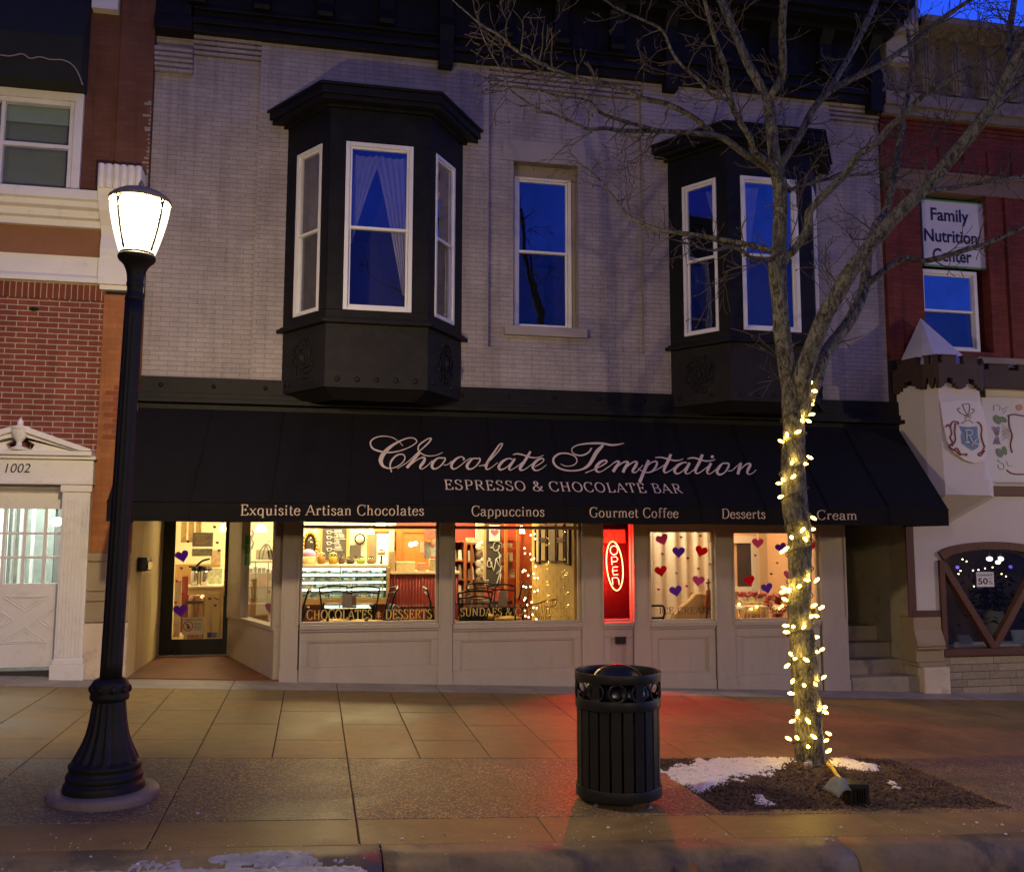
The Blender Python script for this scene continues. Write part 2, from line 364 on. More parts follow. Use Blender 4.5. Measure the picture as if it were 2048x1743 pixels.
# icy film of old snow lying along the kerb top at the left
def patch(name, poly, mat, h, seed, cell, thr, label=None, cat=None, kind=None, zf=gz, dz=0.0, fall=.12, freq=5.0, org=None):
    """irregular low heap inside a polygon (list of x,y)"""
    from mathutils.geometry import intersect_point_line
    xs = [p[0] for p in poly]; ys = [p[1] for p in poly]
    def inside(x, y):
        r = False; j = len(poly)-1
        for i in range(len(poly)):
            if (poly[i][1] > y) != (poly[j][1] > y) and x < (poly[j][0]-poly[i][0])*(y-poly[i][1])/(poly[j][1]-poly[i][1]+1e-12)+poly[i][0]: r = not r
            j = i
        return r
    def dist(x, y):
        d = 9; p = Vector((x, y, 0))
        for i in range(len(poly)):
            a = Vector((*poly[i], 0)); b = Vector((*poly[(i+1) % len(poly)], 0)); q, f = intersect_point_line(p, a, b)
            q = a if f < 0 else b if f > 1 else q; d = min(d, (p-q).length)
        return d if inside(x, y) else -d
    nx = int((max(xs)-min(xs)+.1)/cell)+2; ny = int((max(ys)-min(ys)+.1)/cell)+2
    H = {}
    for i in range(nx):
        for j in range(ny):
            x = min(xs)-.05+i*cell; y = min(ys)-.05+j*cell
            d = dist(x, y)/fall
            n = noise.fractal((x*freq, y*freq*1.4, seed), 1.0, 2.0, 5)
            v = min(d, 1.2)*.6+n*.75-thr
            H[i, j] = (x, y, v)
    mb = MB(); idx = {}
    for i in range(nx-1):
        for j in range(ny-1):
            q = [(i, j), (i+1, j), (i+1, j+1), (i, j+1)]
            if sum(H[k][2] > 0 for k in q) < 2: continue
            f = []
            for k in q:
                if k not in idx:
                    x, y, v = H[k]; idx[k] = len(mb.v)
                    z = zf(x, y)+dz+(h*(1-math.exp(-max(v, 0)*3))+.013*noise.noise((x*42, y*42, 1))+.008*noise.noise((x*90, y*90, 4)) if v > 0 else -.004)
                    mb.v.append((x, y, z))
                f.append(idx[k])
            mb.f.append(tuple(f)); mb.sm.append(True)
    return mb.build(name, mat, None, label, cat, None, kind)
def gxy(*pts): return [tuple(G(*p)[:2]) for p in pts]

# ---------------------------------------------------------------- planting bed
M['mulch'] = mk('dark wood mulch', (.055, .036, .024), .9, .4, 25, 1.0, 60)
M['chips'] = mk('bark chips', (.115, .075, .045), .85, .55, 9)
def bedz(x, y):
    u = (x-4.3)/1.3; w = (y-7.6)/.9; d = min(x-MX0, MX1-x, y-MY0, MY1-y)
    return gz(x, y)-.012+.05*math.exp(-(u*u+w*w))*min(1, max(d, 0)/.2)+.012*noise.noise((x*5, y*5, 0))
mb = MB(); nx, ny = 70, 46
for i in range(nx+1):
    for j in range(ny+1):
        x = MX0+(MX1-MX0)*i/nx; y = MY0+(MY1-MY0)*j/ny; mb.v.append((x, y, bedz(x, y)+.006*noise.noise((x*31, y*31, 5))))
for i in range(nx):
    for j in range(ny):
        mb.f.append((i*(ny+1)+j, (i+1)*(ny+1)+j, (i+1)*(ny+1)+j+1, i*(ny+1)+j+1)); mb.sm.append(True)
mb.build('mulch_bed', M['mulch'], kind='structure', org=(0, 0, 0))
mb = MB(); rr = random.Random(3)
for k in range(6500):
    x = rr.uniform(MX0+.01, MX1-.01); y = rr.uniform(MY0+.0, MY1-.02)
    if rr.random() < .03: y = MY0-rr.uniform(0, .06)
    L = rr.uniform(.012, .05); w = rr.uniform(.004, .012); a = rr.uniform(0, 6.28); tz = rr.uniform(-.5, .5)
    z = max(bedz(x, y), gz(x, y)-.0 if y < MY0 else -9)+.006+abs(tz)*L*.5
    d = Vector((math.cos(a), math.sin(a), tz))*L*.5; n = Vector((-math.sin(a), math.cos(a), rr.uniform(-.4, .4)))*w*.5; c = Vector((x, y, z)); u = Vector((0, 0, .003))
    mb.hexa([c-d-n-u, c+d-n-u, c+d+n-u, c-d+n-u, c-d-n*.6+u, c+d-n+u, c+d+n*.7+u, c-d+n+u])
tag(mb.build('bark_chips', M['chips'], recalc=False), None, None, None, 'stuff')
patch('snow', gxy((1318, 1540), (1420, 1521), (1590, 1521), (1592, 1536), (1548, 1549), (1528, 1560), (1470, 1561), (1420, 1583), (1400, 1582), (1345, 1562)), M['snow'], .03, 3, .012, .08, kind='stuff', zf=bedz, dz=.006, freq=9)
patch('snow', gxy((1655, 1522), (1700, 1524), (1752, 1540), (1768, 1549), (1740, 1552), (1690, 1546), (1660, 1538)), M['snow'], .025, 9, .014, .1, kind='stuff', zf=bedz, dz=.006, fall=.08, freq=7)
patch('snow', gxy((1508, 1590), (1525, 1592), (1545, 1606), (1535, 1610), (1512, 1600)), M['snow'], .018, 5, .01, .0, kind='stuff', zf=bedz, dz=.006, fall=.05, freq=9)
patch('snow', gxy((1772, 1567), (1785, 1567), (1805, 1580), (1790, 1583)), M['snow'], .014, 6, .01, .0, kind='stuff', zf=bedz, dz=.006, fall=.05, freq=9)
# icy film on the kerb, left, and a sprinkle of grit and snow crumbs on the pavement
M['ice'] = mk('dirty kerb ice', (.27, .28, .32), .45, .25, 8, .4, 40, dirt=((.12, .12, .13), 5, .8))
def kerbz(x, y):
    for (ya, za), (yb, zb) in zip(kp[1:], kp[2:]):
        if yb <= y <= ya: return gz(x, y)+za+(zb-za)*(ya-y)/(ya-yb)
    return gz(x, y)
patch('ice', gxy((-260, 1738), (-60, 1722), (60, 1725), (170, 1735), (230, 1722), (340, 1712), (480, 1704), (600, 1698), (700, 1706), (745, 1730), (740, 1775), (-260, 1785)), M['ice'], .0025, 11, .014, .42, kind='stuff', zf=kerbz, dz=.003, fall=.07, freq=4)
mb = MB()
for k in range(420):
    if k < 260: x = rr.uniform(-3, 7); y = rr.gauss(5.95, .12)
    else: x = rr.uniform(-3, 7); y = rr.uniform(5.8, 8.2)
    s = rr.uniform(.002, .006) if k % 11 else rr.uniform(.006, .013)
    zz = kerbz(x, y) if y < YK else gz(x, y)
    if MX0 < x < MX1 and MY0 < y < MY1: continue
    mb.ball((x, y, zz+s*.5), s, 6, (1, 1.2, .6))
mb.build('grit', mk('ice melt and snow crumbs', (.6, .58, .55), .6, .3, 30), kind='stuff')
# ================================================================ the chocolate shop building
YW = 12.0
XL, XR = -2.13, W(1772, 500, YW).x
ZT = W(1000, 135, YW).z                  # top of the brickwork
ZL = W(1000, 776, YW).z                  # bottom of the brickwork
shop = thing('shop_building', 'two storey shop in painted cream brick with a black bay window pair and lit shopfront', 'building', (3, YW+3, 0))
def rx(px, py, Y=YW): return W(px, py, Y).x
def rz(px, py, Y=YW): return W(px, py, Y).z
# brick wall: recessed field with the centre window opening, raised fields either side
ox0, ox1 = rx(1027, 480, YW+.085), rx(1157, 480, YW+.085)
oz0, oz1 = rz(1090, 655, YW+.085), rz(1090, 327, YW+.085)
b = MB(); yb, yf = 12.42, YW+.085
b.box(XL, yf, ZL, ox0, yb, ZT+.1); b.box(ox1, yf, ZL, XR, yb, ZT+.1)
b.box(ox0, yf+.002, ZL, ox1, yb, oz0); b.box(ox0, yf+.002, oz1, ox1, yb, ZT+.1)
pa, pb, pc, pd = rx(512, 450), rx(977, 450), rx(1286, 450), rx(1661, 300)
zpb = rz(1130, 700)                        # the centre recess stops above the beam
b.box(pa, YW, ZL, pb, yf-.001, ZT); b.box(pc, YW, ZL, pd, yf-.001, ZT); b.box(pb+.001, YW+.003, ZL, pc-.001, yf-.001, zpb)
def corbel(x0, x1, n=4):
    for k in range(n):
        z1 = ZT-.061*k; b.box(x0, YW-.012+.018*k, z1-.047, x1, yf-.001, z1-.001)
corbel(XL+.47, pa-.002); corbel(pb+.002, pc-.002); corbel(pd+.002, XR)
for k in range(5): b.box(XL+.004, YW-.06+.016*k, ZT-.22-.061*k-.047, XL+.465, yf-.001, ZT-.22-.061*k-.002)
b.build('brick_wall', M['paint_brick'], shop)
b = MB(); q0 = W(1006, 300, yf); q1 = W(1172, 300, yf)
b.box(q0.x, yf-.012, oz1+.004, q1.x, yf+.001, oz1+.30)
b.build('stone_lintel', M['paint_brick'].copy() if False else mk('painted stone', (.36, .315, .315), .7, .06, 3, .15, 50), shop)
b = MB(); b.box(rx(1010, 660), yf-.07, oz0-.13, rx(1176, 660), yf+.16, oz0-.004)
b.build('window_sill', mk('painted stone sill', (.36, .315, .31), .7, .1, 3, .2, 50), shop, bevel=.008)
# reveal timber in the centre opening
yv = yf+.17
b = MB(); b.box(ox0+.002, yv-.04, oz1-.16, ox1-.002, yv+.05, oz1-.003); b.box(ox0+.002, yv-.02, oz0, ox0+.035, yv+.05, oz1-.162); b.box(ox1-.05, yv-.02, oz0, ox1-.002, yv+.05, oz1-.162)
b.build('window_surround', mk('tan wood surround', (.30, .25, .19), .6, .1, 4), shop)
m = MB(); m.box(XL+.01, 13.3, ZL-.3, XR-.01, 17.2, ZT+1.2); m.box(XL+.01, 12.43, ZL, ox0-.41, 13.29, ZT+1); m.box(ox1+.41, 12.43, ZL, XR-.01, 13.29, ZT+1)
m.build('upper_storey', M['dark_room'], shop)

def sash(parent, P, Q, z0, z1, fw=.05, depth=.07, mid=.5, name='window', up='glass_up', lo='glass_low', rail=.035):
    """double hung window between plan points P and Q (outer face), white frame, two panes"""
    P = Vector((P[0], P[1], 0)); Q = Vector((Q[0], Q[1], 0)); d = (Q-P); L = d.length; d.normalize(); n = Vector((d.y, -d.x, 0))
    def bx(mb, u0, u1, za, zb, o0, o1):
        p = [P+d*u0+n*o0, P+d*u1+n*o0, P+d*u1+n*o1, P+d*u0+n*o1]
        mb.hexa([(q.x, q.y, za) for q in p]+[(q.x, q.y, zb) for q in p])
    m = MB(); zm = z0+(z1-z0)*mid
    bx(m, 0, fw, z0, z1, .012, -depth); bx(m, L-fw, L, z0, z1, .012, -depth)
    bx(m, fw+.001, L-fw-.001, z0, z0+fw, .012, -depth); bx(m, fw+.001, L-fw-.001, z1-fw, z1, .012, -depth)
    s = .028
    for a, c in ((fw+.002, fw+s), (L-fw-s, L-fw-.002)):
        bx(m, a, c, zm, z1-fw-.002, -.012, -depth+.01); bx(m, a, c, z0+fw+.002, zm-.001, -.034, -depth+.004)
    bx(m, fw+.002, L-fw-.002, zm-rail*.5, zm+rail*.5, -.010, -depth+.012)
    bx(m, fw+s+.001, L-fw-s-.001, z1-fw-s, z1-fw-.002, -.012, -depth+.01); bx(m, fw+s+.001, L-fw-s-.001, z0+fw+.002, z0+fw+s, -.034, -depth+.004)
    fr = m.build(name, M['white_vinyl'], parent, bevel=.004)
    lv2 = parent.parent is None
    tgt = fr if lv2 else parent
    g = MB(); p = [P+d*(fw+s)-n*.028, P+d*(L-fw-s)-n*.028]
    g.sheet([(p[0].x, p[0].y, zm+rail*.5), (p[1].x, p[1].y, zm+rail*.5), (p[1].x, p[1].y, z1-fw-s), (p[0].x, p[0].y, z1-fw-s)])
    g.build('pane', M[up], tgt, recalc=False)
    g = MB(); p = [P+d*(fw+s)-n*.05, P+d*(L-fw-s)-n*.05]
    g.sheet([(p[0].x, p[0].y, z0+fw+s), (p[1].x, p[1].y, z0+fw+s), (p[1].x, p[1].y, zm-rail*.5), (p[0].x, p[0].y, zm-rail*.5)])
    g.build('pane', M[lo], tgt, recalc=False)
    return fr
cw0, cw1 = rx(1029, 500, yv), rx(1142, 500, yv)
sash(shop, (ox0+.04, yv-.015), (cw1, yv-.015), oz0+.004, rz(1085, 356, yv), mid=.505)
# dark upper room behind the centre window
b = MB(); b.box(ox0-.4, 13.2, oz0-.3, ox1+.4, 13.29, oz1+.3)
b.build('room_lining', M['dark_room'], shop)

# ------------------------------------------------ frieze and cornice
cz = ZT
b = MB()
b.box(XL+.46, YW-.10, cz, XR+.02, YW+.2, cz+.10); b.box(XL+.46, YW-.15, cz+.101, XR+.05, YW+.2, cz+.17)
b.box(XL+.46, YW-.05, cz+.171, XR+.02, YW+.2, cz+1.3)
b.box(XL+.46, YW-.12, cz+.30, XR+.03, YW-.051, cz+.34)
zc = W(1785, 31, YW-.55).z
b.box(XL+.2, YW-.30, zc-.16, XR+.08, YW+.2, zc-.081); b.box(XL+.2, YW-.50, zc-.08, XR+.12, YW+.2, zc); b.box(XL+.2, YW-.58, zc+.001, XR+.16, YW+.2, zc+.12); b.box(XL+.2, YW-.66, zc+.121, XR+.2, YW+.25, zc+.24)
b.box(XL+.001, YW-.16, cz-.02, XL+.459, YW+.2, cz+.16); b.box(XL+.02, YW-.12, cz+.161, XL+.44, YW+.2, cz+.42); b.box(XL+.001, YW-.18, cz+.421, XL+.459, YW+.2, cz+.47)
b.box(XL+.02, YW-.13, cz+.471, XL+.44, YW+.2, cz+1.5)
corn = b.build('cornice', M['navy'], shop, bevel=.008)
bx0 = rx(392, 40, YW-.2); step = (rx(894, 60, YW-.2)-bx0)/4
for k in range(0, 14):
    x = bx0+step*k
    if x > XR-.1: break
    long = k in (4, 8, 12)
    w = .095 if long else .10
    b = MB(); zb = cz-.13 if long else cz+.345
    prof = [(YW-.051, zb), (YW-.20, zb), (YW-.22, cz+.4), (YW-.16, cz+.55), (YW-.17, cz+.8), (YW-.27, cz+.95), (YW-.29, zc-.162), (YW-.051, zc-.162)]
    if long: prof = [(YW-.004, zb), (YW-.17, zb), (YW-.19, cz+.2)]+prof[2:]
    b.prism([(x-w, y, z) for y, z in prof], (2*w, 0, 0))
    b.build('bracket', M['navy'], corn, bevel=.006)

# ------------------------------------------------ beam over the shopfront
zb0 = rz(1000, 812)
b = MB(); b.box(XL+.02, YW-.03, ZL-.20, XR+.3, YW+.3, ZL-.003)
for x in [XL+.25+.62*k for k in range(17)]:
    b.lathe([(.028, -.02), (.028, .008), (.018, .02), (0, .022)], (x, YW-.03, ZL-.11), (0, -1, 0), 10)
b.build('beam', M['navy'], shop)
b = MB(); b.box(XL-.01, YW-.06, ZL-.27, XR+.32, YW+.3, ZL-.201); b.box(XL-.01, YW-.13, ZL-.33, XR+.34, YW+.3, ZL-.271)
b.box(XL, YW-.02, 2.3, XR+.3, YW+.3, ZL-.331)
b.build('fascia', M['navy'], shop, bevel=.006)

# ------------------------------------------------ bay windows
SP = M['navy']
def facehit(px, py, P, Q):
    P = Vector((*P, 0)); Q = Vector((*Q, 0)); d = Q-P; n = Vector((d.y, -d.x, 0)); h = hitplane(px, py, P, n)
    return h
def bay(dx, first):
    A, B, C, D = (-.455+dx, YW), (.07+dx, 11.23), (1.30+dx, 11.23), (1.83+dx, YW)
    pl = [A, B, C, D]
    def off(o, yw=YW):
        """polygon offset outwards by o"""
        pts = [Vector((*p, 0)) for p in pl]; out = []
        lines = []
        for i in range(3):
            d = (pts[i+1]-pts[i]).normalized(); n = Vector((d.y, -d.x, 0)); lines.append((pts[i]+n*o, d))
        def isect(l1, l2):
            p, d = l1; q, e = l2; t = ((q-p).x*e.y-(q-p).y*e.x)/(d.x*e.y-d.y*e.x); return p+d*t
        w = (Vector((0, yw, 0)), Vector((1, 0, 0)))
        return [isect(lines[0], w), isect(lines[0], lines[1]), isect(lines[1], lines[2]), isect(lines[2], w)]
    zp0 = W(652.6, 776, 11.23).z; zs = W(652.6, 637, 11.23).z; ze = W(652, 222, 11.23).z
    def slab(m, o, z0, z1, yw=YW): m.prism([(p.x, p.y, z0) for p in off(o, yw)], (0, 0, z1-z0))
    m = MB()
    # window stage as posts and spandrels round three openings
    zw0, zw1 = W(756, 622, 11.23).z, W(756, 288, 11.23).z
    slab(m, 0, zs+.03, zw0-.001); slab(m, 0, zw1+.001, ze+.05)
    fx0, fx1 = W(689, 455, 11.23).x, W(825, 455, 11.23).x
    uL = [(Vector((h.x, h.y, 0))-Vector((-.455, YW, 0))).length for h in (facehit(591.5, 460, (-.455, YW), (.07, 11.23)), facehit(640.5, 455, (-.455, YW), (.07, 11.23)))]
    Ls = math.hypot(B[0]-A[0], B[1]-A[1])
    def seg(P, Q, u0, u1, z0, z1, t=.1):
        P = Vector((*P, 0)); Q = Vector((*Q, 0)); d = (Q-P).normalized(); n = Vector((d.y, -d.x, 0))
        p = [P+d*u0, P+d*u1, P+d*u1-n*t, P+d*u0-n*t]; m.hexa([(q.x, q.y, z0) for q in p]+[(q.x, q.y, z1) for q in p])
    F0, F1 = fx0-.07, fx1-.07
    seg(A, B, 0, uL[0]-.002, zw0, zw1); seg(A, B, uL[1]+.002, Ls-.003, zw0, zw1)
    seg(B, C, .003, F0-.002, zw0, zw1); seg(B, C, F1+.002, 1.23-.003, zw0, zw1)
    seg(C, D, .003, Ls-uL[1]-.002, zw0, zw1); seg(C, D, Ls-uL[0]+.002, Ls, zw0, zw1)
    body = m.build('bay_window', M['navy'], shop, bevel=.004)
    m = MB(); slab(m, -.004, zp0+.02, zs-.052)
    # underside drawn in towards the wall
    o = off(-.03); o2 = off(-.25)
    m.add([(p.x, p.y, zp0+.02) for p in o]+[(p.x, p.y if 0 < i < 3 else YW, zp0-.10) for i, p in enumerate(o2)], [(0, 1, 5, 4), (1, 2, 6, 5), (2, 3, 7, 6), (4, 5, 6, 7)])
    for k in range(5): m.lathe([(.035, -.01), (.035, .006), (.02, .018), (0, .02)], (B[0]+.15+.233*k, 11.236, zp0+.12), (0, -1, 0), 10)
    # raised scrollwork medallion on the two slanted panels
    for P, Q in ((A, B), (C, D)):
        P = Vector((*P, 0)); Q = Vector((*Q, 0)); d = (Q-P).normalized(); n = Vector((d.y, -d.x, 0)); cz_ = (zp0+zs)/2
        cc = (P+Q)/2+Vector((0, 0, cz_))+n*.004
        def pt(u, v): return cc+d*u+Vector((0, 0, v))
        m.torus(cc, .13, .012, n, 26, 6); m.torus(cc, .075, .014, n, 20, 6)
        for k in range(8):
            a = k*math.pi/4
            sp = [pt((.14+.09*t)*math.cos(a+1.1*t), (.16+.11*t)*math.sin(a+1.1*t)) for t in [i/7 for i in range(8)]]
            m.tube(sp, [.016-.0015*i for i in range(8)], 6)
            m.ball(pt(.21*math.cos(a+.4), .25*math.sin(a+.4)), .024, 8, (1, 1, 1))
        m.ball(cc, .05, 10, (1, .7, 1.3))
        for k in range(2): m.lathe([(.03, -.01), (.03, .006), (0, .018)], (P+d*(.14+.5*k)+n*.004+Vector((0, 0, zp0+.13))), n, 10)
    m.build('apron', M['navy2'], body)
    m = MB(); slab(m, .07, zs-.05, zs+.005, YW-.001); slab(m, .035, zs+.006, zs+.029, YW-.001)
    m.build('sill', M['navy'], body, bevel=.008)
    m = MB(); slab(m, .05, ze+.051, ze+.09); slab(m, .17, ze+.091, ze+.15); slab(m, .20, ze+.151, ze+.25); slab(m, .23, ze+.251, ze+.285)
    o = off(.21); zr = ze+.286
    ap = [(A[0]+.42, YW, zr+.20), (D[0]-.42, YW, zr+.20)]
    m.add([(p.x, p.y, zr) for p in o]+ap, [(0, 1, 4), (1, 2, 5, 4), (2, 3, 5)])
    for k in range(3): m.box(A[0]+.05+.3*k, YW-.02, zr+.02+.06*k, D[0]-.05-.3*k, YW-.001, zr+.12+.06*k)
    m.build('roof', M['navy'], body, bevel=.006)
    sash(body, (B[0]+F0, 11.23), (B[0]+F1, 11.23), zw0, zw1, mid=.49)
    def al(P, Q, u): d = math.hypot(Q[0]-P[0], Q[1]-P[1]); return (P[0]+(Q[0]-P[0])*u/d, P[1]+(Q[1]-P[1])*u/d)
    sash(body, al(A, B, uL[0]), al(A, B, uL[1]), zw0, zw1, mid=.49, fw=.042)
    sash(body, al(C, D, Ls-uL[1]), al(C, D, Ls-uL[0]), zw0, zw1, mid=.49, fw=.042)
    m = MB(); m.box(A[0]+.1, YW-.03, zw0-.1, D[0]-.1, YW-.004, zw1+.1)
    m.build('room_lining', M['dark_room'], body)
    # curtains
    return B, C, A, D, zw0, zw1, F0, F1
bx2 = W(1340, 640, YW).x+.455
BAYS = [bay(0, True), bay(bx2, False)]

# ------------------------------------------------ shopfront joinery
T = M['taupe']
ZS = rz(740, 1247)                        # sill
HD = 2.45                                  # window head, hidden by the valance
b = MB(); b.box(rx(565, 1200), YW-.018, HD, rx(1692, 1200), YW+.3, 2.6); b.build('window_header', T, shop)
def post(p0, p1, base=.14):
    x0, x1 = rx(p0, 1200), rx(p1, 1200); xm = (x0+x1)/2; g0 = gz(xm, YW)
    m = MB(); m.box(x0, YW-.03, g0-.1, x1, YW+.14, HD-.002); w = x1-x0
    if w > .12:
        for a, c in ((x0, x0+.03), (x1-.03, x1)): m.box(a, YW-.042, ZS-.02, c, YW-.031, HD-.003)
    m.box(x0-.008, YW-.045, g0-.1, x1+.008, YW-.0305, g0+base)
    return m.build('pilaster', T, shop, bevel=.005)
for p in ((563, 598), (877, 905), (1163, 1206), (1266, 1300), (1431, 1468), (1641, 1692)): post(*p)
def bulk(p0, p1, sillp, sub=True):
    x0, x1 = rx(p0, 1300), rx(p1, 1300); zs = rz((p0+p1)/2, sillp); g0 = min(gz(x0, YW), gz(x1, YW))-.1
    m = MB(); y = YW
    m.box(x0, y-.055, zs-.055, x1, y+.16, zs); m.box(x0, y-.035, zs-.085, x1, y-.001, zs-.056)
    gg = gz((x0+x1)/2, YW)
    # stiles and rails round a sunk panel
    st = .10; zb = gg+.20; zt = zs-.20
    m.box(x0, y-.012, g0, x1, y+.1, zb); m.box(x0, y-.012, zt, x1, y+.1, zs-.086)
    m.box(x0, y-.012, zb+.001, x0+st, y+.1, zt-.001); m.box(x1-st, y-.012, zb+.001, x1, y+.1, zt-.001)
    m.box(x0+st, y+.012, zb, x1-st, y+.1, zt)
    for (a, c, e, f) in ((x0+st, zb, x1-st, zb+.02), (x0+st, zt-.02, x1-st, zt), (x0+st, zb+.021, x0+st+.02, zt-.021), (x1-st-.02, zb+.021, x1-st, zt-.021)): m.box(a, y-.004, c, e, y+.011, f)
    m.box(x0, y-.03, g0, x1, y-.0125, gg+.10)
    return m.build('bulkhead', T, shop, bevel=.004)
bulk(598, 877, 1247); bulk(905, 1163, 1246); bulk(1206, 1266, 1243); bulk(1300, 1431, 1243); bulk(1468, 1641, 1240)
m = MB(); m.box(rx(565, 1200), YW+.125, -.3, rx(1660, 1200), YW+.142, ZS-.06); m.build('bulkhead_backing', T, shop)
# mail slot
b = MB(); p = W(1230, 1273, YW-.012); q = W(1251, 1286, YW-.012); b.box(p.x, YW-.03, q.z, q.x, YW-.013, p.z); b.box(p.x-.006, YW-.034, p.z-.02, q.x+.006, YW-.0305, p.z+.004)
b.build('mail_slot', mk('dull brass', (.05, .045, .04), .5, .2, 9, metal=.6), shop)
def shopwin(p0, p1, sillp, topz=HD, transom=None, fw=.035):
    x0, x1 = rx(p0, 1200), rx(p1, 1200); z0 = rz((p0+p1)/2, sillp)
    m = MB(); y = YW+.03
    m.box(x0+.001, y, z0, x0+fw, y+.06, topz-.003); m.box(x1-fw, y, z0, x1-.001, y+.06, topz-.003); m.box(x0+fw, y, z0, x1-fw, y+.06, z0+.03)
    if transom: m.box(x0+fw, y-.02, transom-.02, x1-fw, y+.06, transom+.02)
    fr = m.build('shop_window', T, shop, bevel=.003)
    MB().sheet([(x0+fw, y+.03, z0+.03), (x1-fw, y+.03, z0+.03), (x1-fw, y+.03, topz), (x0+fw, y+.03, topz)]).build('pane', M['glass_shop'], fr, recalc=False)
    return fr
zt1 = rz(740, 1053.5)
WIN1 = shopwin(598, 877, 1247, transom=zt1); WIN2 = shopwin(905, 1163, 1246, transom=zt1)
WINO = shopwin(1206, 1266, 1243, fw=.012); WIN3 = shopwin(1300, 1431, 1243, topz=rz(1365, 1064), fw=.03); WIN4 = shopwin(1468, 1641, 1240, topz=rz(1550, 1066), fw=.03)
b = MB(); b.box(rx(1300, 1200), YW+.01, rz(1365, 1064), rx(1431, 1200), YW+.12, HD-.003); b.box(rx(1468, 1200), YW+.01, rz(1550, 1066), rx(1641, 1200), YW+.12, HD-.003)
b.build('window_header', T, shop)

# ------------------------------------------------ recessed entry
YD = 14.2; XE0 = XL
ZF = .11                                   # shop floor
PJ = Vector((rx(565, 1200)+.0, YW+.10, 0)); QJ = Vector((-1.09, YD, 0))
def segbox(m, P, Q, u0, u1, z0, z1, o0, o1):
    d = (Q-P).normalized(); n = Vector((d.y, -d.x, 0))
    p = [P+d*u0+n*o0, P+d*u1+n*o0, P+d*u1+n*o1, P+d*u0+n*o1]; m.hexa([(q.x, q.y, z0) for q in p]+[(q.x, q.y, z1) for q in p])
LJ = (QJ-PJ).length; dJ = (QJ-PJ).normalized(); nJ = Vector((dJ.y, -dJ.x, 0))
def uJ(px, py): return (hitplane(px, py, PJ, nJ)-PJ).dot(dJ)
u0, u1 = uJ(561, 1200), uJ(497, 1200)
m = MB()
zsj = ZS-.02
segbox(m, PJ, QJ, .0, LJ, -.1, .42, .0, -.1); segbox(m, PJ, QJ, 0, LJ, zsj-.16, zsj-.05, 0, -.1)
segbox(m, PJ, QJ, 0, .14, .421, zsj-.161, 0, -.1); segbox(m, PJ, QJ, LJ-.14, LJ, .421, zsj-.161, 0, -.1)
segbox(m, PJ, QJ, .14, LJ-.14, .42, zsj-.16, -.03, -.1)
segbox(m, PJ, QJ, 0, LJ, .0, .26, .018, .001); segbox(m, PJ, QJ, 0, LJ, zsj-.05, zsj, .04, -.12)
segbox(m, PJ, QJ, u1, LJ, zsj+.001, HD+.3, .0, -.12); segbox(m, PJ, QJ, u1+.06, u1+.12, zsj+.001, HD, .012, .0005); segbox(m, PJ, QJ, u1+.22, u1+.3, zsj+.001, HD, .012, .0005)
segbox(m, PJ, QJ, 0, max(u0, .02), zsj+.001, HD+.3, 0, -.12); segbox(m, PJ, QJ, u0, u1, HD, HD+.3, 0, -.12)
SIDE = m.build('entry_side', T, shop, bevel=.004)
g = MB(); a, c = PJ+dJ*max(u0, .02)-nJ*.06, PJ+dJ*u1-nJ*.06
g.sheet([(a.x, a.y, zsj), (c.x, c.y, zsj), (c.x, c.y, HD), (a.x, a.y, HD)]).build('pane', M['glass_shop'], SIDE, recalc=False)
m = MB(); m.box(XE0-.25, YW-.02, -.3, XE0, YD+.3, 2.65)
m.build('entry_wall', mk('ochre plaster', (.64, .49, .24), .6, .12, 2.2, .3, 40, stretch=(1, 3, .3), dirt=((.25, .18, .08), 3, .5)), shop)
# floor of the entry, slightly ramped
pts = [(XE0, YW+.02), (PJ.x, YW+.02), (QJ.x, YD+.05), (XE0, YD+.05)]
m = MB(); m.hexa([(x, y, -.3) for x, y in pts]+[(x, y, gz(x, YW)+.012 if y < 13 else ZF-.01) for x, y in pts])
m.build('entry_floor', M['redfloor'], shop)
MB().box(XE0-.2, YW+.31, 2.62, 3.2, YD+.2, 2.7).build('entry_ceiling', T, shop)
# door frame and door
dx0, dx1 = W(317, 1300, YD).x, W(457, 1300, YD).x
zd0, zd1 = ZF, 2.5
m = MB(); m.box(XE0+.001, YD-.03, ZF-.02, dx0, YD+.1, 2.62); m.box(dx1, YD-.03, ZF-.02, QJ.x+.06, YD+.1, 2.62); m.box(dx0, YD-.03, zd1, dx1, YD+.1, 2.62); m.box(dx0, YD-.05, ZF-.06, dx1, YD+.1, ZF-.001)
m.build('door_frame', T, shop, bevel=.004)
gx0, gx1 = W(346, 1200, YD).x, W(447, 1200, YD).x; gz0 = W(395, 1277, YD).z
m = MB(); m.box(dx0+.004, YD-.01, ZF+.004, gx0, YD+.035, zd1-.004); m.box(gx1, YD-.01, ZF+.004, dx1-.004, YD+.035, zd1-.004); m.box(gx0+.001, YD-.01, ZF+.004, gx1-.001, YD+.035, gz0); m.box(gx0+.001, YD-.01, zd1-.12, gx1-.001, YD+.035, zd1-.004)
DOOR = m.build('door', M['black_gloss'], shop, 'black framed glass entry door', bevel=.004)
MB().sheet([(gx0, YD+.012, gz0), (gx1, YD+.012, gz0), (gx1, YD+.012, zd1-.12), (gx0, YD+.012, zd1-.12)]).build('pane', M['glass_shop'], DOOR, recalc=False)
h = W(449, 1174, YD-.04); m = MB(); m.tube(crom([(h.x, YD-.011, h.z+.11), (h.x, YD-.06, h.z+.09), (h.x, YD-.07, h.z), (h.x, YD-.06, h.z-.09), (h.x, YD-.011, h.z-.11)], 4), .011, 8)
m.build('handle', mk('brass handle', (.55, .42, .18), .3, .1, 9, metal=1), DOOR)
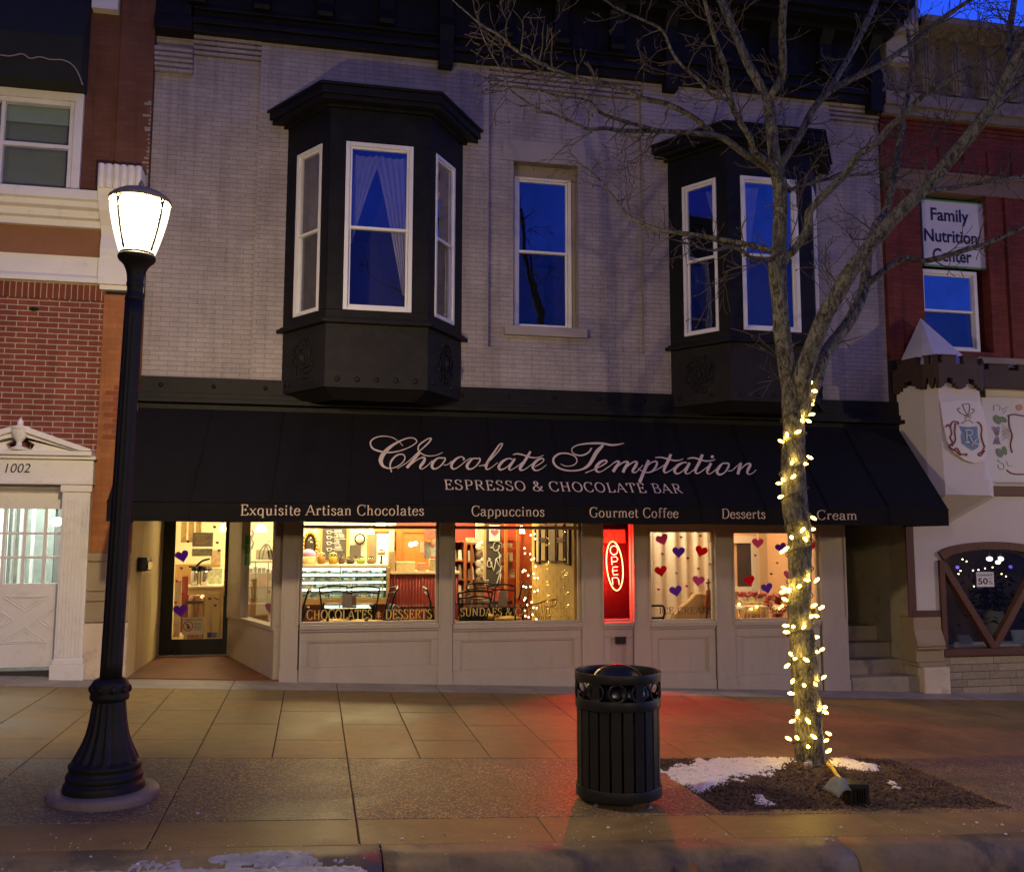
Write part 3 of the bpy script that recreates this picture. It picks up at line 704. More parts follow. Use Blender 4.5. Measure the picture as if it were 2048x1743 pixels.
h = W(446, 1085, YD-.02)
# black letter box on the entry side wall
pb0 = WX(274, 1128, XE0); y0 = pb0.y; zt_, zb_ = WX(274, 1114, XE0).z, WX(274, 1142, XE0).z
lb = thing('letter_box', 'small black letter box with a bright metal face on the ochre entry wall', 'letter box', (XE0+.06, y0+.2, zb_))
m = MB(); m.prism([(XE0+.002, y0, zb_), (XE0+.10, y0, zb_), (XE0+.12, y0, zt_-.05), (XE0+.11, y0, zt_-.005), (XE0+.002, y0, zt_)], (0, .36, 0)); m.build('box', M['black_gloss'], lb, bevel=.006)
m = MB(); m.box(XE0+.121, y0+.05, zb_+.02, XE0+.126, y0+.32, zt_-.06); m.build('flap', mk('polished steel flap', (.6, .56, .45), .25, .25, 9, .4, 30, metal=1), lb)

# ------------------------------------------------ stair entry at the right
XS0, XS1 = rx(1692, 1200), 8.33
m = MB(); m.box(XS0, YW+.02, -1, XS0+.03, 14.0, 2.6); m.box(XS1, YW-.0, -1, XS1+.03, 14.0, 2.6); m.box(XS0, 13.9, -1, XS1, 14.0, 2.6); m.box(XS0, YW+.31, 2.6, XS1, 14, 2.7)
m.build('stair_wall', mk('olive plaster', (.42, .38, .27), .75, .12, 2, .2, 40, dirt=((.1, .085, .06), 3, .5)), shop)
m = MB(); m.box(XS0+.2, 13.86, .75, XS1-.1, 13.899, 2.5); m.build('stair_door', mk('dark stair door', (.03, .028, .022), .6), shop)
zz = [rz(1790, 1352, YW), W(1760, 1318, 12.32).z, W(1740, 1284, 12.64).z]; zz.append(zz[2]+.21)
m = MB()
for k, z in enumerate(zz):
    ya = YW-.02+.32*k
    m.box(XS0+.031, ya, -1, XS1-.001 if k else XS1+.06, 13.85 if k == 3 else ya+.34, z)
m.build('steps', mk('worn stone steps', (.33, .28, .21), .75, .14, 4, .3, 40, dirt=((.16, .13, .09), 5, .6)), shop, bevel=.012)

# ------------------------------------------------ upper curtains
def drape(name, P, Q, z1, z0, w1, w0, left, lab, seed):
    """a tied back sheer panel on the vertical plane P-Q (plan), hanging from z1; w = width at top and tie"""
    P = Vector((*P, 0)); Q = Vector((*Q, 0)); d = (Q-P).normalized(); n = Vector((d.y, -d.x, 0)); L = (Q-P).length
    m = MB(); nu, nv = 36, 24
    for j in range(nv+1):
        t = j/nv; w = w1+(w0-w1)*(t**.85); z = z1+(z0-z1)*t
        for i in range(nu+1):
            u = i/nu*w
            u2 = u if left else L-u
            p = P+d*u2+n*(.018*math.sin(i/nu*34+seed+t*1.2)*(1-.3*t)); m.v.append((p.x, p.y, z-.02*math.sin(i/nu*3.1)))
    for j in range(nv):
        for i in range(nu): m.f.append((j*(nu+1)+i, j*(nu+1)+i+1, (j+1)*(nu+1)+i+1, (j+1)*(nu+1)+i)); m.sm.append(True)
    return m.build(name, M['sheer'], None, lab, 'curtain', 'sheer curtains in the bay windows', recalc=False)
for k, (B, C, A, D, zw0, zw1, F0, F1) in enumerate(BAYS):
    where = 'left bay' if k == 0 else 'bay behind the tree'
    zt = zw1-.09; y = 11.38; L = F1-F0; a = (B[0]+F0+.04, y); c = (B[0]+F1-.04, y)
    if k == 0:
        drape('curtain', a, c, zt, zt-1.15, .42, .05, True, f'sheer white curtain, left one of the front window of the {where}', 0)
        drape('curtain', a, c, zt, zt-1.75, .44, .06, False, f'sheer white curtain, right one of the front window of the {where}', 2)
    else:
        drape('curtain', a, c, zt, zt-1.6, .30, .06, True, f'sheer white curtain in the front window of the {where}', 1)
    al = lambda P, Q, u, i: (P[0]+(Q[0]-P[0])*u+i, P[1]+(Q[1]-P[1])*u+.12)
    drape('curtain', al(A, B, .3, .1), al(A, B, .95, .1), zt, zt-1.2, .34, .05, False, f'sheer white curtain in the left side window of the {where}', 3)
    if k == 0: drape('curtain', al(C, D, .1, -.1), al(C, D, .8, -.1), zt, zt-1.3, .3, .05, True, f'sheer white curtain in the right side window of the {where}', 4)
# ================================================================ lettering
# a small roman stroke alphabet: l = straight strokes, c = smooth strokes, s = serif (x, y, half width)
FONT = {
 'A': (.82, 'l .06,0 .41,1;l .41,1 .76,0;l .2,.34 .63,.34;s .06,0,.11;s .76,0,.12'),
 'B': (.72, 'l .19,0 .19,1;c .19,1 .45,.99 .6,.9 .6,.68 .46,.56 .19,.54;c .19,.54 .5,.53 .66,.42 .66,.17 .5,.02 .19,0;s .17,0,.12;s .17,1,.12'),
 'C': (.78, 'c .7,.76 .68,.9 .56,.99 .42,1.01 .2,.93 .08,.7 .07,.45 .14,.18 .3,.02 .48,-.01 .62,.06 .72,.24;l .7,1 .7,.74'),
 'D': (.84, 'l .19,0 .19,1;c .19,1 .5,1 .7,.86 .77,.6 .76,.38 .67,.13 .48,.01 .19,0;s .17,0,.12;s .17,1,.12'),
 'E': (.72, 'l .19,0 .19,1;l .06,1 .61,1;l .19,.52 .48,.52;l .06,0 .65,0;l .61,1 .61,.8;l .65,0 .67,.23;l .48,.63 .48,.41'),
 'F': (.66, 'l .19,0 .19,1;l .06,1 .6,1;l .19,.5 .47,.5;l .6,1 .6,.78;l .47,.61 .47,.39;s .19,0,.13'),
 'G': (.84, 'c .72,.78 .66,.93 .54,1 .42,1.01 .2,.93 .08,.7 .07,.45 .14,.18 .3,.02 .48,-.01 .62,.04 .7,.12;l .7,.02 .7,.42;l .7,1 .7,.76;s .7,.42,.13'),
 'H': (.88, 'l .19,0 .19,1;l .69,0 .69,1;l .19,.52 .69,.52;s .19,0,.13;s .19,1,.13;s .69,0,.13;s .69,1,.13'),
 'I': (.38, 'l .19,0 .19,1;s .19,0,.13;s .19,1,.13'),
 'L': (.68, 'l .19,0 .19,1;l .06,0 .61,0;l .61,0 .64,.25;s .19,1,.13'),
 'M': (1.0, 'l .14,0 .17,1;l .17,1 .49,.08;l .49,.08 .82,1;l .82,1 .86,0;s .14,0,.11;s .86,0,.13;s .12,1,.08;s .87,1,.08'),
 'N': (.88, 'l .17,0 .17,1;l .17,1 .71,0;l .71,0 .71,1;s .17,0,.12;s .71,1,.12;s .12,1,.09'),
 'O': (.88, 'o .44,.5 .37,.51'),
 'P': (.68, 'l .19,0 .19,1;c .19,1 .48,.99 .62,.88 .62,.6 .47,.47 .19,.46;s .19,0,.13;s .17,1,.12'),
 'R': (.78, 'l .19,0 .19,1;c .19,1 .48,.99 .61,.89 .61,.64 .46,.52 .19,.51;l .4,.52 .72,.02;s .19,0,.13;s .17,1,.12;s .73,0,.07'),
 'S': (.64, 'c .52,.77 .5,.92 .36,1.01 .2,.98 .11,.86 .12,.71 .24,.59 .42,.49 .54,.37 .56,.2 .47,.04 .31,-.01 .16,.05 .09,.24;l .52,1 .52,.75;l .09,.0 .09,.25'),
 'T': (.74, 'l .37,0 .37,1;l .05,1 .69,1;l .05,1 .05,.76;l .69,1 .69,.76;s .37,0,.14'),
 'U': (.86, 'l .19,1 .19,.3;c .19,.32 .22,.12 .36,.0 .5,-.01 .64,.08 .69,.28;l .69,.25 .69,1;s .19,1,.13;s .69,1,.12'),
 '&': (.86, 'c .8,.5 .66,.2 .5,.03 .3,-.01 .12,.08 .09,.26 .2,.44 .42,.62 .52,.8 .44,.97 .3,.99 .22,.86 .28,.7 .5,.36 .72,.05 .84,.03;s .78,.5,.1'),
 'a': (.58, 'c .1,.5 .16,.62 .3,.65 .41,.6 .44,.48 .44,.3 .44,.1 .5,.01 .56,.04;c .44,.4 .28,.36 .12,.28 .08,.14 .15,.01 .28,.01 .44,.14'),
 'c': (.54, 'c .47,.5 .42,.62 .3,.65 .16,.58 .08,.42 .08,.22 .16,.05 .3,-.01 .42,.04 .5,.17;l .46,.58 .46,.46'),
 'd': (.64, 'l .49,1 .49,0;c .49,.5 .4,.62 .3,.65 .15,.58 .08,.42 .08,.22 .15,.05 .28,-.01 .4,.04 .49,.15;s .43,1,.08;s .54,0,.08'),
 'e': (.56, 'c .09,.37 .3,.37 .49,.37 .47,.56 .31,.65 .16,.57 .08,.4 .08,.22 .16,.05 .3,-.01 .43,.05 .5,.17'),
 'f': (.4, 'c .44,.92 .38,1.0 .28,1.0 .2,.9 .19,.75 .19,.5;l .19,.6 .19,0;l .06,.63 .36,.63;s .19,0,.13'),
 'h': (.66, 'l .16,0 .16,1;c .16,.46 .26,.6 .38,.65 .48,.58 .5,.4;l .5,.44 .5,0;s .16,0,.11;s .5,0,.11;s .1,1,.07'),
 'i': (.32, 'l .16,0 .16,.64;d .16,.88;s .16,0,.12;s .11,.64,.07'),
 'l': (.32, 'l .16,0 .16,1;s .16,0,.12;s .1,1,.07'),
 'm': (1.0, 'l .16,0 .16,.64;c .16,.46 .25,.6 .36,.65 .46,.58 .5,.4;l .5,.44 .5,0;c .5,.46 .6,.6 .7,.65 .8,.58 .84,.4;l .84,.44 .84,0;s .16,0,.11;s .5,0,.11;s .84,0,.11;s .1,.64,.07'),
 'n': (.66, 'l .16,0 .16,.64;c .16,.46 .26,.6 .38,.65 .48,.58 .5,.4;l .5,.44 .5,0;s .16,0,.11;s .5,0,.11;s .1,.64,.07'),
 'o': (.62, 'o .31,.32 .23,.33'),
 'p': (.64, 'l .16,-.26 .16,.64;c .16,.48 .25,.62 .36,.65 .5,.57 .57,.42 .57,.22 .49,.05 .36,-.01 .25,.03 .16,.15;s .16,-.26,.12;s .1,.64,.07'),
 'q': (.64, 'l .49,-.26 .49,.64;c .49,.5 .4,.62 .3,.65 .15,.58 .08,.42 .08,.22 .15,.05 .28,-.01 .4,.04 .49,.15;s .49,-.26,.12'),
 'r': (.46, 'l .16,0 .16,.64;c .16,.44 .24,.58 .34,.65 .43,.6;s .16,0,.12;s .1,.64,.07;d .4,.58'),
 's': (.48, 'c .4,.48 .36,.61 .24,.65 .13,.6 .1,.49 .2,.39 .34,.3 .42,.18 .36,.04 .24,-.01 .12,.04 .08,.17'),
 't': (.38, 'l .17,.14 .17,.86;c .17,.16 .2,.03 .28,-.01 .37,.07;l .05,.63 .34,.63'),
 'u': (.66, 'l .15,.64 .15,.2;c .15,.22 .18,.05 .28,-.01 .4,.05 .49,.18;l .49,.64 .49,0;s .1,.64,.07;s .44,.64,.07;s .54,0,.07'),
 'x': (.62, 'l .08,.64 .53,0;l .53,.64 .08,0;s .1,.64,.1;s .1,0,.1;s .51,0,.1;s .51,.64,.1'),
 '1': (.46, 'l .28,0 .22,1;c .22,1 .16,.9 .08,.84'), '0': (.66, 'o .33,.5 .25,.51'),
 '2': (.62, 'c .08,.78 .14,.94 .3,1.01 .46,.94 .5,.76 .42,.55 .22,.25 .06,.02;l .06,.02 .56,.02'),
}
def glyphs(text, thick=.12, thin=.055, gap=.06):
    """returns quads/tris in letter units and the total advance"""
    polys = []; x = 0
    def stroke(pts, sw=1):
        n = len(pts)
        L = []; R = []
        for i in range(n):
            a = pts[max(i-1, 0)]; b = pts[min(i+1, n-1)]; d = (b[0]-a[0], b[1]-a[1]); l = math.hypot(*d) or 1; d = (d[0]/l, d[1]/l)
            w = (thin+(thick-thin)*abs(d[0]*.2+d[1]*.98)**1.3)*.5*sw
            if abs(d[0]*d[1]) > .2 and n == 2 and d[0]*d[1] > 0: w = thin*.55
            L.append((pts[i][0]-d[1]*w, pts[i][1]+d[0]*w)); R.append((pts[i][0]+d[1]*w, pts[i][1]-d[0]*w))
        for i in range(n-1): polys.append([(x+p[0], p[1]) for p in (L[i], L[i+1], R[i+1], R[i])])
    for ch in text:
        if ch == ' ': x += .42; continue
        if ch == '*':
            for k in range(3):
                a = math.pi*k/3+.5; stroke([(.35-.3*math.cos(a), .45-.4*math.sin(a)), (.35+.3*math.cos(a), .45+.4*math.sin(a))])
            x += .76; continue
        adv, spec = FONT[ch]
        for part in spec.split(';'):
            k, *ps = part.split(' ')
            if k == 'l': stroke([tuple(map(float, p.split(','))) for p in ps])
            elif k == 'c': stroke(crom([tuple(map(float, p.split(','))) for p in ps], 4))
            elif k == 'o':
                c = tuple(map(float, ps[0].split(','))); r = tuple(map(float, ps[1].split(',')))
                stroke([(c[0]+r[0]*math.cos(2*math.pi*i/24), c[1]+r[1]*math.sin(2*math.pi*i/24)) for i in range(25)])
            elif k == 's':
                sx, sy, hw = map(float, ps[0].split(',')); q = thin*.8
                polys.append([(x+sx-hw, sy-(q if sy > .3 else 0)), (x+sx+hw, sy-(q if sy > .3 else 0)), (x+sx+hw, sy+(0 if sy > .3 else q)), (x+sx-hw, sy+(0 if sy > .3 else q))])
            elif k == 'd':
                sx, sy = map(float, ps[0].split(',')); polys.append([(x+sx+.075*math.cos(2*math.pi*i/10), sy+.085*math.sin(2*math.pi*i/10)) for i in range(10)])
        x += adv+gap
    return polys, x-gap
def textmesh(text, L, R, up, h, mb=None, **kw):
    """set text between world points L and R (baseline), letter height h along up"""
    polys, adv = glyphs(text, **kw); L = Vector(L); R = Vector(R); ex = (R-L)/adv; ey = Vector(up).normalized()*h
    mb = mb or MB()
    for p in polys: mb.sheet([L+ex*q[0]+ey*q[1] for q in p])
    return mb
def sans(text, L, R, up, h, mb=None, bold=0.0, thick=.002):
    """block letters from Blender's own built-in font, fitted between L and R"""
    cu = bpy.data.curves.new('t', 'FONT'); cu.body = text; cu.size = 1; cu.offset = bold; cu.resolution_u = 3
    ob = bpy.data.objects.new('t', cu); COL.objects.link(ob); bpy.context.view_layer.update()
    me = bpy.data.meshes.new_from_object(ob.evaluated_get(bpy.context.evaluated_depsgraph_get()))
    vs = [v.co.copy() for v in me.vertices]; fs = [tuple(p.vertices) for p in me.polygons]
    bpy.data.objects.remove(ob); bpy.data.curves.remove(cu); bpy.data.meshes.remove(me)
    x0 = min(v.x for v in vs); x1 = max(v.x for v in vs)
    L = Vector(L); R = Vector(R); ex = (R-L)/(x1-x0); ey = Vector(up).normalized()*(h/.73)
    mb = mb or MB(); mb.add([L+ex*(v.x-x0)+ey*v.y for v in vs], fs); return mb

# ================================================================ awning
YV = 10.72
va, vb = W(212, 1043, YV), W(1898, 1050, YV)
zv0, zv1 = (va.z+vb.z)/2, (W(212, 1005, YV).z+W(1898, 1015, YV).z)/2
ta, tb = W(277, 815, YW-.14), W(1797, 858, YW-.14)
ztop = (ta.z+tb.z)/2
aw = thing('awning', 'long black canvas awning with cream lettering over the shopfront', 'awning', (3, YV, zv0))
NX = 64
def awz(x, t): return 0
m = MB(); nv = 12
for j in range(nv+1):
    t = j/nv
    for i in range(NX+1):
        u = i/NX; x = va.x+(vb.x-va.x)*u+((ta.x+(tb.x-ta.x)*u)-(va.x+(vb.x-va.x)*u))*t
        bel = .022*abs(math.sin(u*math.pi*12))**.7*math.sin(math.pi*t)
        m.v.append((x, YV+(YW-.14-YV)*t, zv1+(ztop-zv1)*t-bel))
W1 = NX+1
for j in range(nv):
    for i in range(NX): m.f.append((j*W1+i, j*W1+i+1, (j+1)*W1+i+1, (j+1)*W1+i)); m.sm.append(True)
m.build('canopy', M['awning'], aw, recalc=False)
m = MB()
for k in range(1, 12):
    u = k/12; pts = []
    for j in range(nv+1):
        t = j/nv; x = va.x+(vb.x-va.x)*u+((ta.x+(tb.x-ta.x)*u)-(va.x+(vb.x-va.x)*u))*t; pts.append((x, YV+(YW-.14-YV)*t-.004, zv1+(ztop-zv1)*t+.002))
    m.tube(pts, .006, 5); m.tube([(va.x+(vb.x-va.x)*u, YV-.008, zv0+.004), (va.x+(vb.x-va.x)*u, YV-.008, zv1)], .004, 5)
m.tube([(va.x, YV-.006, zv1), (vb.x, YV-.006, zv1)], .007, 6)
m.build('seam', M['awning'], aw)
m = MB()
for j in range(4):
    for i in range(NX+1):
        u = i/NX; x = va.x+(vb.x-va.x)*u; w = .006*math.sin(u*71)+.004*math.sin(u*29+1)
        m.v.append((x, YV-.004+w*(1-j/3), zv0+(zv1-zv0)*j/3+.004*math.sin(u*40)*(1-j/3)))
for j in range(3):
    for i in range(NX): m.f.append((j*W1+i, j*W1+i+1, (j+1)*W1+i+1, (j+1)*W1+i)); m.sm.append(True)
m.build('valance', M['awning'], aw, recalc=False)
for s, (p, q) in enumerate(((va, ta), (vb, tb))):
    MB().sheet([(p.x, YV, zv0), (p.x, YV, zv1), (q.x, YW-.14, ztop), (q.x, YW-.14, zv0+.25 if 0 else zv0)]).build('end_panel', M['awning'], aw, recalc=False)
m = MB()
for i in range(7):
    u = i/6; x0 = va.x+.01+(vb.x-va.x-.02)*u; x1 = ta.x+.01+(tb.x-ta.x-.02)*u
    m.tube([(x0, YV+.02, zv0+.03), (x0, YV+.02, zv1-.02), (x1, YW-.15, ztop-.03)], .012, 8)
    m.tube([(x0, YV+.02, zv1-.03), (x0+(x1-x0)*.3, YW-.05, zv1-.03)], .01, 8)
m.tube([(va.x, YV+.02, zv1-.02), (vb.x, YV+.02, zv1-.02)], .012, 8); m.tube([(va.x, YV+.02, zv0+.03), (vb.x, YV+.02, zv0+.03)], .008, 8)
m.build('frame', mk('galvanised tube', (.25, .25, .25), .4, metal=.8), aw)
# letters on the sloping canvas
PN = Vector((0, -(ztop-zv1), (YW-.14-YV))).normalized(); PP = Vector((0, YV, zv1))+PN*.012
def aw_pt(px, py): return hitplane(px, py, PP, PN)
UPS = Vector((0, YW-.14-YV, ztop-zv1)).normalized()
SCRIPT_A = [
 [(388,160,4),(350,120,6),(280,75,7),(190,60,9),(110,75,11),(62,110,13),(58,150,15),(85,190,17),(150,215,17),(240,228,15),(340,215,11),(440,180,9),(510,140,10),(530,110,10),(500,82,10),(440,80,11),(350,115,16),(260,170,28),(195,235,40),(165,290,42),(165,330,36),(190,370,22),(250,390,11),(320,375,9),(380,335,10),(408,290,11),(400,255,11),(365,245,12),(320,260,15),(280,300,18),(260,340,17),(258,380,13),(272,430,9)],
 [(330,392,7),(430,330,8),(540,230,10),(640,140,14),(675,95,15),(672,82,11),(640,90,11),(580,130,15),(548,165,15),(548,205,13),(580,240,11),(640,262,9),(720,258,7),(795,228,6)],
 [(560,230,24),(500,300,27),(428,386,27)], [(445,380,6),(480,345,7),(540,300,9),(590,278,13),(612,290,22),(600,325,28),(570,365,25),(565,388,15),(585,396,9),(630,370,8),(690,310,8)],
 [(800,285,14),(750,285,13),(705,320,24),(685,365,27),(705,395,18),(755,380,11),(800,335,14),(822,295,14),(800,278,11)], [(805,358,9),(850,350,8),(885,318,7)],
 [(1005,305,18),(1015,290,14),(985,272,11),(940,290,18),(895,335,26),(885,375,24),(910,397,13),(960,375,8),(1040,310,8),(1090,285,9)],
 [(1160,292,12),(1110,290,12),(1065,330,24),(1045,370,27),(1065,398,18),(1115,385,11),(1160,340,14),(1180,300,14),(1160,283,11)], [(1165,368,9),(1220,355,8),(1260,330,8)],
 [(1215,370,7),(1290,300,9),(1370,210,12),(1405,150,13),(1400,138,11),(1375,150,13),(1320,230,19),(1260,320,25),(1240,370,24),(1248,402,13),(1290,385,8),(1360,330,7)],
 [(1510,300,12),(1470,290,11),(1410,320,24),(1370,375,26),(1390,405,17),(1450,380,9),(1510,320,9),(1535,290,11)], [(1535,295,22),(1490,360,24),(1475,395,18),(1495,407,9),(1560,370,8),(1610,330,8)],
 [(1695,218,22),(1640,310,27),(1590,385,28),(1600,410,15),(1640,400,8),(1720,340,8)], [(1515,252,9),(1560,243,13),(1620,255,13),(1700,280,13),(1770,280,9),(1828,258,6)],
 [(1740,375,8),(1800,340,9),(1830,310,12),(1815,290,12),(1770,305,22),(1725,350,27),(1720,390,22),(1750,414,13),(1800,400,8),(1858,355,6)]]
SCRIPT_B = [
 [(145,268,6),(190,288,7),(250,285,8),(290,260,9),(295,225,10),(265,190,11),(200,170,12),(130,175,15),(85,210,18),(78,250,18),(110,295,16),(180,325,13),(260,332,12),(340,320,15),(400,285,26),(440,230,32),(480,160,34),(530,105,24),(545,92,14)],
 [(435,120,12),(400,165,14),(340,190,13),(280,180,10),(250,150,8),(260,115,9),(320,90,12),(420,78,16),(530,78,18),(610,92,18),(680,88,13),(735,75,6)],
 [(375,352,8),(420,335,8),(500,300,9),(560,265,12),(575,245,14),(555,235,14),(510,255,22),(475,300,26),(480,335,18),(520,341,8),(600,290,8),(650,250,8)],
 [(640,258,8),(672,244,14),(688,256,20),(660,300,26),(632,342,26)], [(650,315,8),(710,265,11),(755,247,14),(770,262,24),(745,305,26),(725,348,26)],
 [(740,320,8),(790,272,11),(835,247,14),(855,260,22),(835,300,24),(815,335,20),(832,350,11),(860,335,8),(910,280,8)],
 [(965,235,26),(925,330,28),(880,440,28)], [(940,300,8),(985,260,11),(1025,245,14),(1042,262,18),(1025,305,18),(980,345,12),(920,345,9),(865,310,6)], [(990,345,8),(1060,312,8),(1130,265,8)],
 [(1172,180,24),(1140,250,26),(1108,320,24),(1117,351,12),(1160,335,8),(1220,290,8)], [(1025,212,9),(1075,208,13),(1130,220,13),(1200,238,13),(1250,235,9),(1285,222,6)],
 [(1320,260,12),(1290,256,11),(1235,285,24),(1205,330,24),(1225,360,15),(1275,340,9),(1330,280,9),(1345,258,9)], [(1345,260,22),(1315,320,24),(1306,350,16),(1332,361,8),(1390,320,8)],
 [(1465,182,24),(1435,255,26),(1400,325,24),(1412,359,12),(1455,340,8),(1520,290,8)], [(1325,222,9),(1375,213,13),(1430,225,13),(1490,242,13),(1545,240,9),(1585,228,6)],
 [(1545,262,22),(1515,320,24),(1508,350,15),(1532,363,9),(1580,330,8),(1620,290,8)],
 [(1690,265,14),(1655,265,12),(1620,300,24),(1600,345,24),(1625,369,17),(1670,350,11),(1705,300,16),(1710,272,14),(1690,260,11)], [(1700,337,9),(1740,330,8),(1790,285,8)],
 [(1795,285,8),(1822,265,20),(1808,310,26),(1795,368,24)], [(1810,330,8),(1860,282,11),(1895,266,14),(1910,282,22),(1890,320,24),(1882,355,15),(1905,366,9),(1940,350,7),(1962,325,6)]]
m = MB(); lift = 0
for strokes, s, ox, oy in ((SCRIPT_A, 400/2048, 730, 860), (SCRIPT_B, 440/2048, 1090, 870)):
    for st in strokes:
        lift += 1
        pts = crom(st, 6); n = len(pts); base = len(m.v)
        for i in range(n):
            a = pts[max(i-1, 0)]; c = pts[min(i+1, n-1)]; d = (c[0]-a[0], c[1]-a[1]); l = math.hypot(*d) or 1
            w = max(pts[i][2], 6)*.54
            for sg in (1, -1):
                q = aw_pt(ox+s*(pts[i][0]-sg*d[1]/l*w), oy+s*(pts[i][1]+sg*d[0]/l*w)); m.v.append(tuple(q+PN*(.0002*lift)))
        for i in range(n-1): m.f.append((base+2*i, base+2*i+1, base+2*i+3, base+2*i+2)); m.sm.append(False)
d = [aw_pt(1090+.2148*(1558+16*math.cos(k*.6283)), 870+.2148*(200+15*math.sin(k*.6283))) for k in range(10)]; m.sheet(d)
m.build('script_lettering', M['cream_ink'], aw, recalc=False)
h = (aw_pt(895, 958.5)-aw_pt(895, 977)).length
m = textmesh('ESPRESSO & CHOCOLATE BAR', aw_pt(889, 978), aw_pt(1366, 986), UPS, h*1.02, gap=.12, thick=.115, thin=.055)
m.build('lettering', M['cream_ink'], aw, recalc=False)
def val_pt(px, py): p = W(px, py, YV-.022); return p
hv = (val_pt(488, 1009)-val_pt(488, 1029)).length
for t, a, c in (('Exquisite Artisan Chocolates', (480, 1029.5), (848, 1030)), ('Cappuccinos', (943, 1031), (1089, 1032)), ('Gourmet Coffee', (1179, 1033.5), (1357, 1035)), ('Desserts', (1443, 1036), (1531, 1036.5)), ('Ice Cream', (1587, 1038), (1715, 1039))):
    m = textmesh(t, val_pt(*a), val_pt(*c), (0, 0, 1), hv*1.03, thick=.11, thin=.055)
    m.build('lettering', M['cream_ink'], aw, recalc=False)
# ---------------------------------------------------------------- gold letters on the shop panes
def pane_text(t, a, c, h, parent, y=YW+.052, mat='gold_ink', **kw):
    A_, C_ = W(*a, y), W(*c, y); m = textmesh(t, A_, C_, (0, 0, 1), h/FPX*y*1.02, **kw)
    m.build('lettering', M[mat], parent, recalc=False)
pane_text('CHOCOLATES * DESSERTS', (613, 1238), (864, 1236), 17, WIN1, thick=.15, thin=.065)
pane_text('SUNDAES & CAPPUCCINO', (920, 1231), (1145, 1230), 15, WIN2, thick=.12, thin=.055)
M['faded_ink'] = mk('faded lettering', (.14, .085, .035), .6)
pane_text('ICE CREAM', (1318, 1227), (1419, 1226.5), 13, WIN3, mat='faded_ink', thick=.13, thin=.06)
pane_text('COFFEE', (1492, 1226), (1563, 1226), 13, WIN4, thick=.13, thin=.06)
# ---------------------------------------------------------------- neon sign
neon = thing('neon_sign', 'glowing red neon open sign in a tall oval in the narrow red window', 'neon sign', W(1228, 1175, YW+.22))
YN = YW+.16
def npt(zx, zy): return W(1160+.17213*zx, 1030+.17213*zy, YN)
RED = emi('neon red tube', (1, .16, .10), 9); YEL = emi('neon yellow white tube', (1, .62, .20), 3.6)
m = MB(); ov = []
for k in range(41):
    a = 2*math.pi*k/40; x = 94*math.cos(a); y = 285*math.sin(a); ov.append(npt(403+x+y*.085, 588+y))
m.tube(ov, .0072, 8, False); m.build('oval_tube', YEL, neon)
LET = [[(395+44*math.sin(k*.5236), 405-52*math.cos(k*.5236)) for k in range(13)],
       [(372, 575), (365, 485), (420, 480), (440, 508), (425, 535), (372, 540)],
       [(440, 598), (385, 600), (375, 645), (435, 640), (376, 645), (388, 690), (445, 688)],
       [(382, 805), (374, 725), (430, 722), (450, 745), (455, 805)]]
for L_ in LET:
    m = MB(); m.tube([npt(*p) for p in (crom(L_, 3) if len(L_) > 12 else L_)], .0062, 8); m.build('letter_tube', RED, neon)
    c = npt(sum(p[0] for p in L_)/len(L_)-25, sum(p[1] for p in L_)/len(L_)); pl = bpy.data.lights.new('neon_glow', 'POINT'); pl.energy = NEON; pl.color = (1, .016, .010); pl.shadow_soft_size = .03; po = bpy.data.objects.new('neon_glow', pl); COL.objects.link(po); po.location = c+V(0, -.03, 0)
m = MB()
for k in (0, 3): 
    m.tube([npt(403, 303), npt(403, 230), npt(340+k*30, 150)], .003, 6)
m.tube([npt(430, 872), npt(470, 895), npt(505, 880)], .003, 6); m.build('hanging_wire', M['black_iron'], neon)
# ================================================================ brick building at the left
YLB = 12.0
lb_ = thing('brick_building', 'red and orange brick building with white cornice and white pedimented door', 'building', (-5, YLB+3, 0))
XJ = XL-.004
def lx(px, py, Y=YLB): return W(px, py, Y).x
def lz(px, py, Y=YLB): return W(px, py, Y).z
XW = -9.0
zC0, zC1 = lz(100, 563), lz(100, 511)        # lower white band
zU0, zU1 = lz(100, 452), lz(100, 390)        # upper white cornice
xp0, xp1 = lx(204, 700), XJ                  # right hand brick pier
ztopL = 9.4
YDs = YLB-.12; dR, dL, dT = lx(107, 1300, YDs)+.005, -99, lz(100, 962, YDs)-.036
dL = 2*lx(42, 870, YDs)-dR
m = MB(); m.box(XW, YLB+.05, -.6, dL, YLB+.3, zC0); m.box(dR, YLB+.051, -.6, xp0, YLB+.3, zC0); m.box(dL, YLB+.0505, dT, dR, YLB+.3, zC0)
m.build('brick_wall', M['red_brick'], lb_)
m = MB(); m.box(XW, YLB+.03, zC0-.20, xp0-.001, YLB+.049, zC0-.001)
m.build('soldier_course', brickm('soldier brick', (.25, .066, .036), (.21, .053, .03), (.50, .42, .34), .069, .21, .006, .8), lb_)
m = MB(); m.box(xp0, YLB-.03, lz(190, 1105), xp1, YLB+.3, zC0-.13)
m.build('brick_pier', M['orange_brick'], lb_)
# patch of red bricks let into the pier
m = MB(); rr = random.Random(5); z0p, z1p = lz(240, 880), lz(240, 780); k = 0
z = z0p
while z < z1p:
    xa = xp0+.03+rr.random()*.02+(.12 if k % 2 else .02); m.box(xa, YLB-.034, z+.004, min(xa+.2, xp1-.01), YLB-.0301, z+.059)
    if k % 2 == 0: m.box(xa+.21, YLB-.034, z+.004, xp1-.01, YLB-.0301, z+.059)
    z += .067; k += 1
m.build('brick_patch', mk('reddish brick', (.24, .07, .035), .8, .2, 14, .4, 80), lb_)
